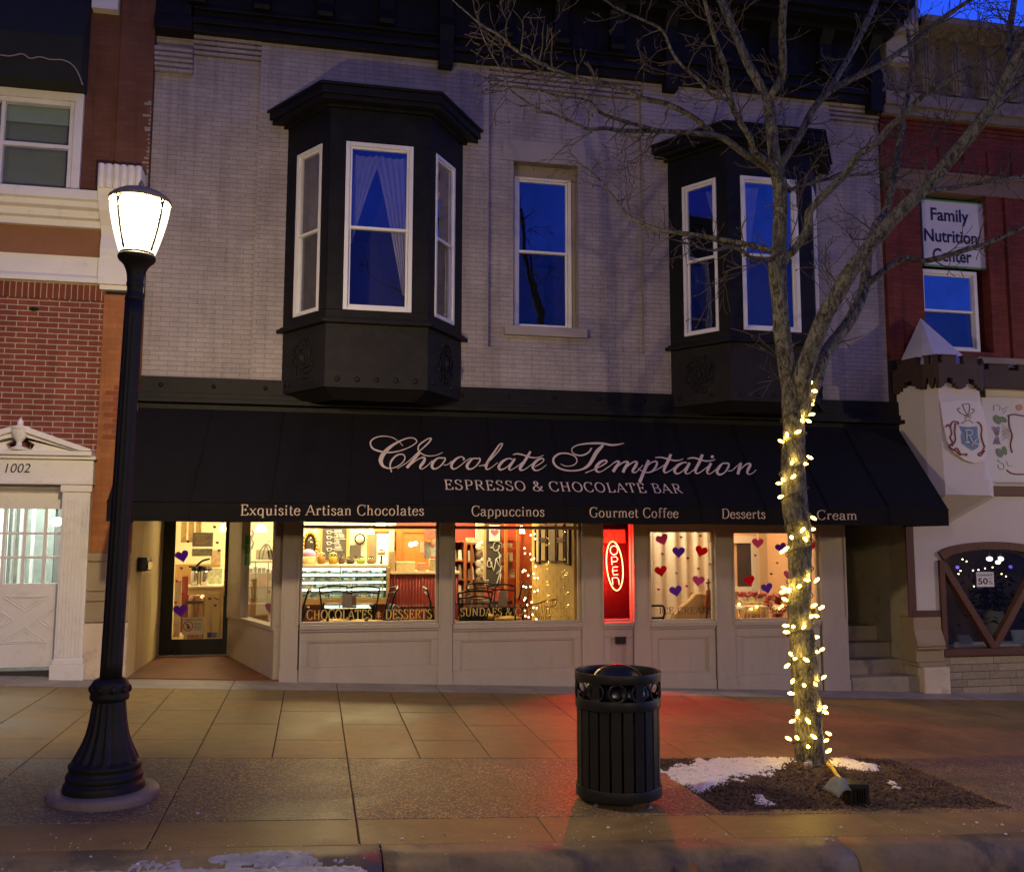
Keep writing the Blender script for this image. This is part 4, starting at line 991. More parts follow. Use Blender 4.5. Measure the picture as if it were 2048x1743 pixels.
# upper parts
m = MB(); m.box(XW, YLB+.05, zC1-.05, xp0+.12, YLB+.3, zU0+.02); m.build('frieze', mk('ochre brown frieze', (.27, .125, .06), .75, .15, 3, .3, 60), lb_)
wy0, wy1, wx1 = lz(80, 388), lz(80, 180), lx(163, 280)
m = MB(); xs = lx(236, 200)
m.box(wx1, YLB+.05, zU1-.02, xs, YLB+.3, ztopL); m.box(XW, YLB+.06, wy1, wx1-.001, YLB+.3, ztopL)
m.box(XW, YLB+.06, zU1-.02, -4.901, YLB+.3, wy1-.001); m.box(xs+.001, YLB-.02, zU1-.3, XJ, YLB+.3, ztopL); m.build('upper_wall', M['brown_brick'], lb_)
# ragged mortar edge along the party line
m = MB(); z = ZL+.3; rr = random.Random(8)
while z < 7.2:
    m.box(XJ-.012-rr.random()**2*.09, YLB-.026, z, XJ-.001, YLB-.0201, z+rr.uniform(.012, .03)); z += rr.uniform(.02, .06)
m.build('mortar_smear', mk('smeared mortar', (.33, .28, .25), .9, .2, 20), lb_)
m = MB(); m.box(XW, YLB+.5, 3.1, XJ-.01, 17, ztopL+1); m.box(xp0-.02, YLB+.301, -.5, XJ-.01, YLB+.35, ztopL); m.box(xp0-.02, YLB+.06, zC0-.3, XJ-.02, YLB+.3, zU0); m.build('upper_storey', M['dark_room'], lb_)
WH = M['white_paint']
def moulding(name, x0, x1, prof, parent, mat=WH, ret=True):
    m = MB(); m.prism([(x0, y, z) for y, z in prof], (x1-x0, 0, 0)); return m.build(name, mat, parent, bevel=.006)
y = YLB+.05
moulding('cornice_band', XW, xp0+.02, [(y, zC0), (y-.10, zC0), (y-.10, zC0+.06), (y-.06, zC0+.10), (y-.06, zC1-.05), (y-.09, zC1), (y, zC1)], lb_)
h = zU1-zU0
moulding('cornice', XW, xp0+.02, [(y, zU0), (y-.08, zU0), (y-.10, zU0+h*.2), (y-.16, zU0+h*.24), (y-.18, zU0+h*.45), (y-.26, zU0+h*.5), (y-.28, zU0+h*.66), (y-.33, zU0+h*.7), (y-.33, zU1), (y, zU1+.02)], lb_)
# scrolled console with fluted top, and the white cap under it
zk0, zk1 = lz(236, 582), lz(240, 352)
m = MB(); xk0, xk1 = lx(205, 450)-.0, XJ+.0
prof = [(y, zC1-.02), (y-.12, zC1-.02), (y-.14, zC1+.1), (y-.10, zC1+.28), (y-.16, zU0+.02), (y-.30, zU0+.16), (y-.38, zU1-.05), (y-.40, zU1+.02), (y-.40, zk1), (y, zk1)]
m.prism([(xk0, a, b_) for a, b_ in prof], (xk1-xk0-.02, 0, 0))
for k in range(6):
    xx = xk0+.035+(xk1-xk0-.09)*k/5; m.tube([(xx, y-.40, zU1+.01), (xx, y-.40, zk1+.004)], .040, 10)
m.build('console', WH, lb_, bevel=.005)
m = MB(); m.box(xk0-.01, y-.14, zk0+.06, XJ, y-.0, zC1-.021); m.box(xk0+.01, y-.10, zk0, XJ, y, zk0+.059); m.build('pier_cap', WH, lb_, bevel=.006)
# upper window
m = MB(); xa = -4.9; yy = YLB+.06
for a in ((xa, wy0-.02, wx1, wy0+.07), (xa, wy1-.10, wx1, wy1), (wx1-.10, wy0+.071, wx1-.001, wy1-.101)): m.box(a[0], yy-.06, a[1], a[2], yy+.1, a[3])
m.box(xa, yy-.02, wy0+.071, wx1-.16, yy+.08, wy0+.11); m.box(xa, yy-.02, wy1-.16, wx1-.16, yy+.08, wy1-.101); m.box(wx1-.159, yy-.02, wy0+.071, wx1-.101, yy+.08, wy1-.101)
zm = lz(80, 287); m.box(xa, yy-.01, zm-.025, wx1-.16, yy+.06, zm+.025); m.box(lx(2, 300)-.04, yy-.012, wy0+.111, lx(2, 300), yy+.06, wy1-.161)
wfr = m.build('window', WH, lb_, bevel=.004)
MB().sheet([(xa, yy+.03, wy0+.1), (wx1-.16, yy+.03, wy0+.1), (wx1-.16, yy+.03, wy1-.16), (xa, yy+.03, wy1-.16)]).build('pane', glassm('grey green glass', .05), wfr, recalc=False)
m = MB(); m.box(xa, yy+.12, zm+.33, wx1-.1, yy+.15, wy1); m.build('blind', mk('grey green blind', (.24, .32, .26), .8), wfr)
m = MB(); m.box(xa, yy+.2, wy0, wx1-.1, yy+.22, wy1); m.build('room_lining', mk('dim green grey room', (.16, .19, .14), .9), wfr)
# dark awning over that window
zb1 = lz(160, 183); xaw = lx(176, 120)
ua = thing('window_awning', 'dark green canvas awning with a cord above the upper left window', 'awning', (-4, YLB-.3, zb1))
m = MB(); m.prism([(-6.5, YLB+.04, zb1-.02), (-6.5, YLB-.28, zb1-.02), (-6.5, YLB-.30, zb1+.55), (-6.5, YLB+.04, 8.6)], (xaw+6.5, 0, 0))
m.build('canopy', mk('dark green canvas', (.020, .021, .018), .85, .25, 3, .2, 200), ua)
pc_ = [W(px, py, YLB-.315) for px, py in ((-60, 104), (0, 110), (20, 112), (45, 108), (60, 117), (80, 114), (100, 119), (125, 120), (145, 130), (158, 150), (165, 170))]
m = MB(); m.tube(crom([tuple(p) for p in pc_], 4), .008, 6); m.build('cord', mk('pale cord', (.35, .28, .27), .8), ua)
m = MB(); p = W(187, 0, YLB); q = W(238, 27, YLB); m.box(p.x, YLB-.08, q.z, q.x, YLB+.049, q.z+.6); m.build('upper_cornice', WH, lb_)
# lower pier stone
m = MB(); xs0 = lx(150, 1200)
m.box(xs0, YLB-.06, lz(190, 1105)-.10, xp1, YLB+.3, lz(190, 1105)-.001); m.box(xs0+.02, YLB-.035, lz(190, 1245), xp1, YLB+.3, lz(190, 1105)-.101)
for py in (1178, 1198, 1240): z = lz(190, py); m.box(xs0+.015, YLB-.06, z-.02, xp1, YLB-.036, z+.02)
m.build('stone_pier', M['stone_tan'], lb_, bevel=.012)
m = MB(); m.box(xs0-.04, YLB-.07, -.5, xp1-.0, YLB+.3, lz(190, 1245)-.001); m.build('stone_base', M['stone_buff'], lb_, bevel=.015)
m = MB(); m.box(xs0, YLB+.0, lz(190, 1105), xp0-.001, YLB+.049, lz(190, 905)); m.build('brick_return', M['orange_brick'], lb_)
# pedimented door surround
ds = MB(); YDs = YLB-.12
x1 = lx(187, 905, YDs); xe = lx(172, 1150, YDs); xi = lx(107, 1300, YDs); xc = lx(42, 870, YDs)
def mir(x): return 2*xc-x
ze0, ze1 = lz(100, 962, YDs), lz(100, 918, YDs); zc1_ = lz(100, 907, YDs)
xL2 = mir(x1)
ds.box(mir(xe)-.02, YDs, ze0, xe+.02, YLB+.049, ze1); ds.box(mir(xe)-.05, YDs-.05, ze1+.001, xe+.05, YLB+.049, ze1+.04); ds.box(mir(x1)+.0, YDs-.10, ze1+.041, x1, YLB+.049, zc1_+.03)
ds.box(mir(xe)-.03, YDs-.03, ze0-.035, xe+.03, YLB+.049, ze0-.001)
for s in (1, -1):
    f = (lambda v: v) if s > 0 else mir
    # raking cornices, broken in the middle
    za, zb_ = zc1_+.031, lz(62, 855, YDs)
    xa_, xb_ = f(x1), f(lx(57, 860, YDs))
    for o, th, dy in ((0, .07, .12), (.071, .05, .06)):
        ds.prism([(xa_, YDs-dy, za+(.0 if o == 0 else -.0)), (xa_+(-.001 if s > 0 else .001), YDs-dy, za+th*0+.02), (xb_, YDs-dy, zb_-o), (xb_, YDs-dy, zb_-o-th), (f(x1-.12-o), YDs-dy, za)], (0, dy+YLB-YDs+.049-.001*o, 0))
    ds.prism([(f(x1-.2), YDs-.01, za), (xb_, YDs-.01, zb_-.15), (f(lx(70, 885, YDs)), YDs-.01, zb_-.2), (f(lx(62, 895, YDs)), YDs-.01, za)], (0, .1, 0))
    # fluted pilasters
    px0, px1 = sorted((f(xi), f(xe))); gb = gz(px0, YLB)
    ds.box(px0, YDs+.02, gb+.1, px1, YLB+.049, ze0-.036); ds.box(px0-.03, YDs-.03, gb-.2, px1+.03, YLB+.049, gb+.17); ds.box(px0-.015, YDs-.01, gb+.171, px1+.015, YLB+.049, gb+.22); ds.box(px0-.02, YDs-.005, ze0-.12, px1+.02, YDs+.019, ze0-.037)
    for k in range(7):
        xx = px0+.035+(px1-px0-.07)*k/6; ds.box(xx-.012, YDs+.006, gb+.24, xx+.012, YDs+.019, ze0-.22)
SUR = ds.build('door_surround', WH, lb_, bevel=.005)
m = MB(); zu = zc1_+.03
m.lathe([(.09, 0), (.09, .03), (.05, .04), (.03, .06), (.03, .10), (.05, .12), (.085, .17), (.10, .22), (.105, .25), (.115, .255), (.115, .275), (.05, .285), (.03, .30), (.035, .33), (.02, .36), (0, .38)], (xc, YDs-.05, zu+.0), n=20)
m.box(xc-.12, YDs-.11, zu-.0, xc+.12, YDs+.05, zu+.012); m.build('urn', WH, SUR)
p0, p1 = W(10, 943, YDs-.004), W(59, 943, YDs-.004)
m = sans('1002', (p0.x, YDs-.004, p0.z-.01), (p1.x, YDs-.004, p1.z-.01), (.18, 0, 1), .115); m.build('number', mk('black numerals', (.012, .012, .012), .5), SUR, recalc=False)
# the half glazed garage style door
YDo = YLB+.12; dx1_ = xi+.02; dx0_ = mir(xi)-.02
zg1, zg0 = lz(60, 1017, YDo), lz(60, 1166, YDo); gb = gz(-3.2, YLB)
dm = MB(); zt_ = ze0-.036
dm.box(dx0_, YDo-.03, lz(60, 985, YDo)+.04, dx1_, YDo+.05, zt_); dm.box(dx0_, YDo-.01, lz(60, 985, YDo), dx1_, YDo+.05, lz(60, 985, YDo)+.039)
dm.box(dx0_, YDo, zg1, dx1_, YDo+.05, lz(60, 985, YDo)-.001); xg1 = lx(129, 1100, YDo); pw = lx(86, 1100, YDo)-lx(45, 1100, YDo)
dm.box(xg1, YDo, zg0, dx1_, YDo+.05, zg1-.001); dm.box(dx0_, YDo, gb+.10, dx1_, YDo+.05, zg0-.001)
xcols = [lx(88, 1100, YDo)-pw*k for k in range(0, 5)]
for xx in xcols: dm.box(xx-.016, YDo+.004, zg0, xx+.016, YDo+.046, zg1-.001)
for py in (1066, 1114): z = lz(60, py, YDo); dm.box(xcols[-1], YDo+.006, z-.014, xg1-.001, YDo+.044, z+.014)
# crossbuck moulding
zq1, zq0 = lz(60, 1192, YDo), lz(60, 1285, YDo); xq1 = lx(116, 1240, YDo); xq0 = 2*lx(50, 1240, YDo)-xq1; xm = (xq0+xq1)/2; zm = (zq0+zq1)/2
def strip(a, c, w=.014):
    a = Vector((a[0], 0, a[1])); c = Vector((c[0], 0, c[1])); d = (c-a).normalized(); n = Vector((-d.z, 0, d.x))*w*.5
    dm.prism([(q.x, YDo-.008, q.z) for q in (a-n, c-n, c+n, a+n)], (0, .0079, 0))
for tri in (((xq0+.1, zq1), (xq1-.1, zq1), (xm, zm+.09)), ((xq0+.1, zq0), (xq1-.1, zq0), (xm, zm-.09)), ((xq1, zq1-.1), (xq1, zq0+.1), (xm+.13, zm)), ((xq0, zq1-.1), (xq0, zq0+.1), (xm-.13, zm))):
    for i in range(3): strip(tri[i], tri[(i+1) % 3])
    c = (sum(t[0] for t in tri)/3, sum(t[1] for t in tri)/3); t2 = [(c[0]+(t[0]-c[0])*.7, c[1]+(t[1]-c[1])*.7) for t in tri]
    for i in range(3): strip(t2[i], t2[(i+1) % 3], .01)
DL = dm.build('door', M['white_paint'], lb_, 'white door with a grid of small panes over a crossbuck panel', bevel=.003)
MB().sheet([(xcols[-1], YDo+.025, zg0), (xg1, YDo+.025, zg0), (xg1, YDo+.025, zg1), (xcols[-1], YDo+.025, zg1)]).build('pane', M['glass_shop'], DL, recalc=False)
m = MB(); m.box(dx0_, YDo-.02, gb-.2, dx1_, YDo+.3, gb+.06); m.build('threshold', mk('dark sill', (.05, .045, .04), .8), lb_)
# lit pale hall behind that door
hx0, hx1 = dx0_-.3, dx1_+.5
m = MB(); m.box(hx0, YDo+.4, gb, hx0+.02, 16, 3.0); m.box(hx1, YDo+.4, gb, hx1+.02, 16, 3.0); m.box(hx0, 16, gb, hx1, 16.02, 3.0); m.box(hx0, YDo+.35, 3, hx1, 16, 3.02); m.box(hx0, YDo+.35, gb-.02, hx1, 16, gb)
m.box(hx1-.9, 14.6, gb, hx1, 14.65, 3.0)
m.build('hall_lining', mk('pale hall', (.66, .66, .63), .8, .1, 2), lb_)
m = MB()
for k, px in enumerate((8, 18, 33)): x = W(px, 1100, 13.6).x; m.box(x-.02, 13.6, gb, x+.02, 13.64, 2.9)
x = W(70, 1100, 15).x; m.box(x-.25, 15, gb, x+.25, 15.05, 2.3)
m.build('hall_posts', mk('green grey joinery', (.34, .40, .36), .6, .3, 9), lb_)
m = MB(); x = W(58, 1090, 14.5).x
for k in range(3): m.box(x-.15+.17*k, 14.5, 1.0, x-.11+.17*k, 14.55, 2.4)
m.build('hall_rails', mk('white rail', (.7, .7, .68), .6), lb_)
hl = thing('ceiling_lamp', 'round white ceiling lamp glowing in the hall behind the crossbuck door', 'lamp', (-3.3, 14, 2.7))
m = MB(); c = W(113, 1043, 14.2); m.ball(c, .09, 14, (1, 1, .7)); m.build('shade', emi('hall lamp', (.9, 1, .9), 9), hl)
m = MB(); m.tube([c+V(0, 0, .05), (c.x, c.y, 3.0)], .012, 8); m.build('stem', M['black_iron'], hl)
ld = bpy.data.lights.new('hall_light', 'AREA'); ld.energy = 95; ld.color = (.95, 1, .92); ld.size = 1.2; lo = bpy.data.objects.new('hall_light', ld); COL.objects.link(lo); lo.location = (-3.4, 13.9, 2.95)
# small black wall fixture on the red brick
m = MB(); p = W(67, 617, YLB); m.lathe([(.035, 0), (.05, .015), (.05, .03), (.02, .05), (0, .05)], (p.x, YLB+.05, p.z), (0, -1, 0), 12, ell=.45); tag(m.build('wall_fixture', M['black_iron']), 'small dark fixture bolted to the red brick wall', 'fixture')

# ================================================================ castle fronted shop at the right
YC = 12.0
cs = thing('castle_building', 'dark red brick building with a white castle style shop front', 'building', (10.5, YC+3, 0))
XC0, XC1 = XR+.006, 15.5
zs0 = rz(1900, 712); zst0, zst1 = rz(1900, 385), rz(1900, 345); zk = rz(1900, 228)
# upper wall around the sign window
wx0, wx1_ = rx(1850, 560), rx(1984, 560); wz0, wz1 = rz(1910, 700), rz(1910, 392)
m = MB(); y0, y1 = YC+.04, YC+.4
m.box(XC0, y0, zs0-.1, wx0, y1, zst0); m.box(wx1_, y0, zs0-.1, wx1_+1.0, y1, zst0); m.box(wx0, y0+.001, zs0-.1, wx1_, y1, wz0); m.box(wx1_+2.3, y0, zs0-.1, XC1, y1, zst0)
m.box(wx1_+1.0, y0+.001, zs0-.1, wx1_+2.3, y1, wz0)
m.box(XC0, y0, zst1, XC1, y1, zk); m.box(XC0, y0-.03, zs0-.1, rx(1800, 500), y0-.001, zst0)
for a in (2016,): m.box(rx(a, 500), y0-.03, zs0, rx(a, 500)+.06, y0-.001, zst0)
for k in range(4): m.box(XC0, y0-.02-.015*k, zk-.30+.065*k, XC1, y0-.001, zk-.245+.065*k)
for k in range(6): m.box(rx(1880, 320)+.42*k, y0-.02, zst1+.05, rx(1880, 320)+.42*k+.22, y0-.001, zst1+.40)
m.build('brick_wall', M['dark_brick'], cs)
m = MB(); m.box(XC0+.1, y0-.03, zst0+.001, XC1, y1, zst1-.001); m.box(XC0+.1, y0-.05, zst1-.05, XC1, y0-.031, zst1-.002); m.build('lintel_band', mk('brown stone', (.20, .135, .10), .8, .15, 3, .3, 50), cs)
m = MB(); m.box(XC0+.3, y0-.10, zs0-.16, XC1, y1, zs0-.0); m.build('ledge', mk('grey stone ledge', (.24, .20, .17), .8, .15, 3, .3, 50), cs, bevel=.01)
m = MB(); m.box(XC0, YC+.6, 3.3, XC1, 17, zk+.6); m.box(XC0, YC+.05, zs0-.7, XC1, YC+.59, zs0-.1); m.box(XC0-.05, YC+.31, 2.6, XC0+.4, YC+.59, zk); m.build('upper_storey', M['dark_room'], cs)
sash(cs, (wx0+.02, y0+.12), (wx1_-.14, y0+.12), wz0+.01, rz(1910, 535), mid=.5, fw=.06)
sash(cs, (wx1_+1.02, y0+.12), (wx1_+2.28, y0+.12), wz0+.01, rz(1910, 535), mid=.5, fw=.06)
# stone cornice above
zcb = [rz(1900, p) for p in (245, 205, 95, 45)]; zc_t = W(1900, 35, YC-.45).z
m = MB(); m.box(XC0, YC-.10, zcb[0], XC1, y1, zcb[0]+.12); m.box(XC0, YC-.16, zcb[0]+.121, XC1, y1, zcb[1]); m.box(XC0, YC-.02, zcb[1]+.001, XC1, y1, zcb[2]+.1)
m.box(XC0+.5, YC-.22, zcb[2]+.101, XC1, y1, zcb[2]+.22); m.box(XC0+.5, YC-.36, zcb[2]+.221, XC1, y1, zc_t-.1); m.box(XC0+.5, YC-.46, zc_t-.099, XC1, y1, zc_t)
rr = random.Random(4)
for k in range(9):
    x = XC0+.62+.5*k; m.box(x, YC-.14, zcb[1]+.05, x+.16, YC-.021, zcb[2]+.1)
    for q in range(3): m.tube([(x+.03+.05*q, YC-.145, zcb[1]+.08), (x+.03+.05*q, YC-.145, zcb[2])], .016, 6)
for k in range(240):
    x = rr.uniform(XC0+.05, XC0+4.4); z = rr.uniform(zcb[1]+.05, zcb[2]); r_ = rr.uniform(.02, .055); a = rr.uniform(0, 6.3)
    if k < 60: x = rr.uniform(XC0+.05, XC0+.5)
    sp = [(x+r_*(.3+t)*math.cos(a+3.5*t), YC-.03, z+r_*(.3+t)*math.sin(a+3.5*t)) for t in (0, .3, .6, .9)]; m.tube(sp, .012, 5)
m.build('stone_cornice', mk('weathered carved stone', (.24, .205, .19), .85, .3, 5, .6, 30, dirt=((.06, .055, .055), 6, .85)), cs)
m = MB(); xq0, xq1 = rx(1786, 30, YC-.3), rx(1839, 30, YC-.3); zq = W(1810, 60, YC-.3).z
m.box(xq0, YC-.28, zq, xq1, y1, zq+1.4)
for k in range(6): m.box(xq0+.012+(xq1-xq0-.04)*k/5.5, YC-.31, zq+.10, xq0+.012+(xq1-xq0-.04)*k/5.5+.035, YC-.281, zq+1.3)
m.box(xq0-.02, YC-.14, zq-.42, xq1-.02, y1, zq-.001)
m.build('fluted_block', mk('pale fluted stone', (.42, .39, .39), .8, .15, 4, .3, 40, dirt=((.2, .18, .17), 5, .6)), cs)
# the shop sign in the upper sash
sg = thing('window_sign', 'white window sign with a green edge and three lines of dark blue words', 'sign', W(1908, 535, y0))
ys = y0+.075; a, c = W(1845, 466, ys), W(1971, 466, ys); zt_, zb_ = W(1908, 402, ys).z, W(1908, 535, ys).z
MB().box(a.x, ys, zb_, c.x, ys+.02, zt_).build('panel', mk('white sign face', (.62, .60, .66), .4, .03), sg)
m = MB(); w = .022
for q in ((a.x, zb_, a.x+w*.3, zt_), (c.x-w, zb_, c.x, zt_), (a.x, zb_, c.x, zb_+w), (a.x, zt_-w, c.x, zt_)): m.box(q[0]-.001, ys-.004, q[1]-.001, q[2]+.001, ys-.0005, q[3]+.001)
m.build('edge', mk('green edge', (.06, .32, .07), .5), sg)
ink = mk('dark blue lettering', (.012, .012, .05), .5)
for t, p0, p1, hh in (('Family', (1862, 437), (1938, 448), 28), ('Nutrition', (1849, 479), (1955, 491), 28), ('Center', (1866, 519), (1944, 528), 28)):
    a1, c1 = W(*p0, ys-.006), W(*p1, ys-.006); zz_ = (a1.z+c1.z)/2
    m = sans(t, (a1.x, ys-.006, zz_), (c1.x, ys-.006, zz_), (0, 0, 1), hh/FPX*ys*1.12, bold=.018); m.build('lettering', ink, sg, recalc=False)
sg2 = thing('window_sign', 'edge of a second white sign with green letters at the right border', 'sign', W(2046, 535, y0))
a = W(2034, 466, ys); m = MB(); m.box(a.x, ys, W(2040, 560, ys).z, wx1_+2.29, ys+.02, W(2040, 416, ys).z); m.build('panel', M['white_vinyl'], sg2)
m = MB(); m.box(a.x+.03, ys-.004, W(2040, 550, ys).z, a.x+.07, ys-.001, W(2040, 500, ys).z); m.box(a.x+.071, ys-.004, W(2040, 530, ys).z, a.x+.16, ys-.001, W(2040, 522, ys).z); m.build('lettering', mk('green letter', (.05, .3, .07), .5), sg2)
# white shop front: wall with an arched window
YW2 = YC; gC = gz(9.5, YC)
zpt = rz(2010, 775); ax0, ax1 = rx(1888, 1180, YW2), rx(2086, 1180, YW2); az0 = rz(1960, 1296); azs = rz(1880, 1120); azt = rz(1985, 1098)
m = MB(); cx_ = (ax0+ax1)/2
arc = [(ax0+(ax1-ax0)*k/20, azs+(azt-azs)*(1-((k/10-1)**2))**.62) for k in range(21)]
x0w = XS1+.031; x1w = XC1
zw1_ = zpt
for k in range(20):
    (xa, za), (xb, zb_) = arc[k], arc[k+1]; m.hexa([(xa, YW2, za), (xb, YW2, zb_), (xb, YW2+.3, zb_), (xa, YW2+.3, za), (xa, YW2, zw1_), (xb, YW2, zw1_), (xb, YW2+.3, zw1_), (xa, YW2+.3, zw1_)])
m.box(x0w, YW2, rz(1850, 1232), ax0, YW2+.3, zw1_); m.box(ax1, YW2, az0, x1w, YW2+.3, zw1_)
m.build('stucco_wall', M['stucco_w'], cs, recalc=True)
tr = M['brown_trim']
m = MB(); yt = YW2-.045
outer = [(cx_+(x-cx_)*1.10, azs+(z-azs)*1.0+.11) for x, z in arc]
for k in range(20):
    (xa, za), (xb, zb_) = arc[k], arc[k+1]; (xc_, zc_), (xd, zd) = outer[k], outer[k+1]
    m.hexa([(xa, yt, za), (xb, yt, zb_), (xb, YW2+.12, zb_), (xa, YW2+.12, za), (xc_, yt, zc_), (xd, yt, zd), (xd, YW2+.12, zd), (xc_, YW2+.12, zc_)])
m.box(outer[0][0], yt, az0, ax0, YW2+.12, azs+.001); m.box(ax1, yt, az0, outer[20][0], YW2+.12, azs+.001); m.box(outer[0][0], yt-.02, az0-.09, outer[20][0], YW2+.2, az0-.001)
tip = W(1986, 1290, YW2+.03)
for sx in (ax0, ax1):
    A_ = Vector((sx, 0, azs-.05 if sx == ax0 else azs-.02)); B_ = Vector((tip.x, 0, az0+.0)); d = (B_-A_).normalized(); n = Vector((-d.z, 0, d.x))*.05
    m.prism([(q.x, YW2-.02+(.01 if sx == ax1 else 0), q.z) for q in (A_-n, B_-n, B_+n, A_+n)], (0, .10, 0))
m.box(rx(1809, 1060), yt+.02, rz(1830, 1232), rx(1809, 1060)+.1 if False else rx(1828, 1140), YW2-.001, rz(1810, 1045)); m.box(rx(1823, 1226), yt+.015, rz(1850, 1233), outer[0][0]-.002, YW2-.001, rz(1850, 1220))
CW = m.build('arched_window', tr, cs, bevel=.004)
MB().sheet([(x, YW2+.08, z) for x, z in arc]+[(ax1, YW2+.08, az0), (ax0, YW2+.08, az0)]).build('pane', glassm('dim shop glass', .07, (.75, .8, .8)), CW, recalc=False)
m = MB(); m.box(outer[0][0]-.0, YW2-.02, gC-.6, x1w, YW2+.3, az0-.091)
def stonewall(name):
    mm, t, b = newmat(name); v = coord(t); sp = N(t, 'ShaderNodeSeparateXYZ'); t.links.new(v, sp.inputs[0]); cb = N(t, 'ShaderNodeCombineXYZ'); t.links.new(sp.outputs[0], cb.inputs[0]); t.links.new(sp.outputs[2], cb.inputs[1])
    br = N(t, 'ShaderNodeTexBrick'); br.offset = .37; br.offset_frequency = 2; br.squash = 1.6; br.squash_frequency = 3; t.links.new(cb.outputs[0], br.inputs['Vector'])
    for k_, v_ in (('Scale', 1), ('Brick Width', .44), ('Row Height', .105), ('Mortar Size', .005), ('Mortar Smooth', .3)): br.inputs[k_].default_value = v_
    br.inputs['Color1'].default_value = c4((.40, .33, .22)); br.inputs['Color2'].default_value = c4((.30, .25, .17)); br.inputs['Mortar'].default_value = c4((.13, .10, .065))
    n = noisef(t, v, 30, 6, .7); c = mixc(t, 1.0, br.outputs[0], ramp(t, n, [(.3, (.75,)*3), (.7, (1.15,)*3)]), 'MULTIPLY'); t.links.new(c, b.inputs['Base Color']); b.inputs['Roughness'].default_value = .85
    a_ = N(t, 'ShaderNodeMath', operation='MULTIPLY_ADD'); a_.inputs[1].default_value = -2.5; t.links.new(br.outputs[1], a_.inputs[0]); t.links.new(n, a_.inputs[2]); bumpn(t, b, a_.outputs[0], .7, .012); return mm
m.build('stone_base', stonewall('coursed buff stone'), cs)
m = MB(); px0_, px1_ = rx(1826, 1280), outer[0][0]-.003
zt_ = rz(1850, 1233); m.prism([(px0_, YW2-.03, zt_-.002), (px0_, YW2-.03, zt_-.18), (px0_, YW2-.10, zt_-.36), (px0_, YW2-.10, zt_-.40), (px0_, YW2-.06, zt_-.42), (px0_, YW2-.06, zt_-.62), (px0_, YW2+.3, zt_-.62), (px0_, YW2+.3, zt_-.002)], (px1_-px0_, 0, 0))
m.box(px0_+.001, YW2-.11, zt_-.44, px1_, YW2-.0601, zt_-.41); m.box(px0_+.02, YW2-.085, zt_-.68, px1_, YW2+.3, zt_-.621)
m.build('stone_pier', M['stone_tan'], cs, bevel=.01)
m = MB(); m.box(px0_+.06, YW2-.14, gC-.6, px1_+.02, YW2+.3, zt_-.681); m.build('pier_base', M['stone_buff'], cs, bevel=.015)
# dim interior of that shop
m = MB(); m.box(8.4, 15.2, gC, XC1, 15.3, 3.2); m.box(8.36, YW2+.31, gC, 8.4, 15.2, 3.2); m.box(8.4, YW2+.31, gC-.05, XC1, 15.2, gC+.02); m.box(8.4, YW2+.31, 3.2, XC1, 15.2, 3.25)
m.build('room_lining', mk('dim brown room', (.22, .15, .09), .9, .4, 3), cs)
M['castle_bulb'] = emi('castle bulb', (1, .7, .3), 10)
stt = [(1925, 1118), (1933, 1122), (1921, 1141), (1917, 1147), (1946, 1140), (1957, 1139), (1970, 1136), (1985, 1134), (1948, 1172), (2003, 1147), (2012, 1152)]
ll = bpy.data.lights.new('castle_room_fill', 'AREA'); ll.energy = 9; ll.color = (1, .72, .42); ll.size = .8; lo = bpy.data.objects.new('castle_room_fill', ll); COL.objects.link(lo); lo.location = (10, 13.8, 3.1)  # unseen warm fill lamp, added to offset the blue cast of the room
cl = thing('fairy_lights', 'string of small warm lights hanging in the dim castle shop window', 'string lights', W(1960, 1150, 13))
m = MB(); m.tube(crom([tuple(W(*p, 13)) for p in sorted(stt)], 3), .004, 5); m.build('wire', M['black_iron'], cl)
for p in stt:
    m = MB(); m.ball(W(*p, 13), .011, 8); m.build('bulb', M['castle_bulb'], cl)
for k, (p, r_, lab) in enumerate((((1979, 1117), .05, 'left one of three white glass shades in the castle shop'), ((2001, 1117), .05, 'right one of three white glass shades in the castle shop'), ((1996, 1124), .042, 'lowest of three white glass shades in the castle shop'))):
    c = W(*p, 14); m = MB(); m.ball(c, r_, 12, (1, 1, .75)); pl_ = thing('pendant_lamp', lab, 'lamp', c, 'glass shades in the castle shop'); m.build('shade', emi('white glass shade %d' % k, (1, .95, .85), 6), pl_); m = MB(); m.tube([c, (c.x, c.y, 3.2)], .008, 6); m.build('stem', M['black_iron'], pl_)
for p, col, lab in (((1890, 1135), (.25, .1, 1), 'violet glow lamp at the left edge of the arched window'), ((1915, 1134), (.35, .2, 1), 'larger violet glow lamp in the arched window'), ((2021, 1133), (.2, .15, 1), 'blue violet lamp at the right in the arched window')):
    m = MB(); m.ball(W(*p, 14.2), .03, 10); tag(m.build('glow_lamp', emi('violet lamp', col, .9)), lab, 'lamp', 'violet lamps in the castle shop')
# dark plant and display things in the castle window
m = MB(); rr = random.Random(12); c = W(1985, 1195, 13.2)
for k in range(420):
    p = c+Vector((rr.gauss(0, .24), rr.gauss(0, .12), rr.gauss(0, .17))); d = Vector((rr.uniform(-1, 1), rr.uniform(-1, 1), rr.uniform(-.6, .6))).normalized()*rr.uniform(.03, .08); n = d.cross(Vector((rr.random(), rr.random(), rr.random()))).normalized()*.018
    m.sheet([p-d, p-n, p+d, p+n])
pt_ = thing('potted_plant', 'dark bushy plant in a tall pale pot behind the arched window', 'plant', (c.x, c.y, gC)); m.build('foliage', mk('dark leaves', (.035, .055, .03), .6, .4, 9), pt_, recalc=False)
m = MB(); m.lathe([(.11, gC), (.14, c.z-.5), (.15, c.z-.2), (.13, c.z-.2), (.12, c.z-.25)], (c.x, c.y, 0), n=18); m.build('pot', mk('pale pot', (.4, .38, .34), .5), pt_)
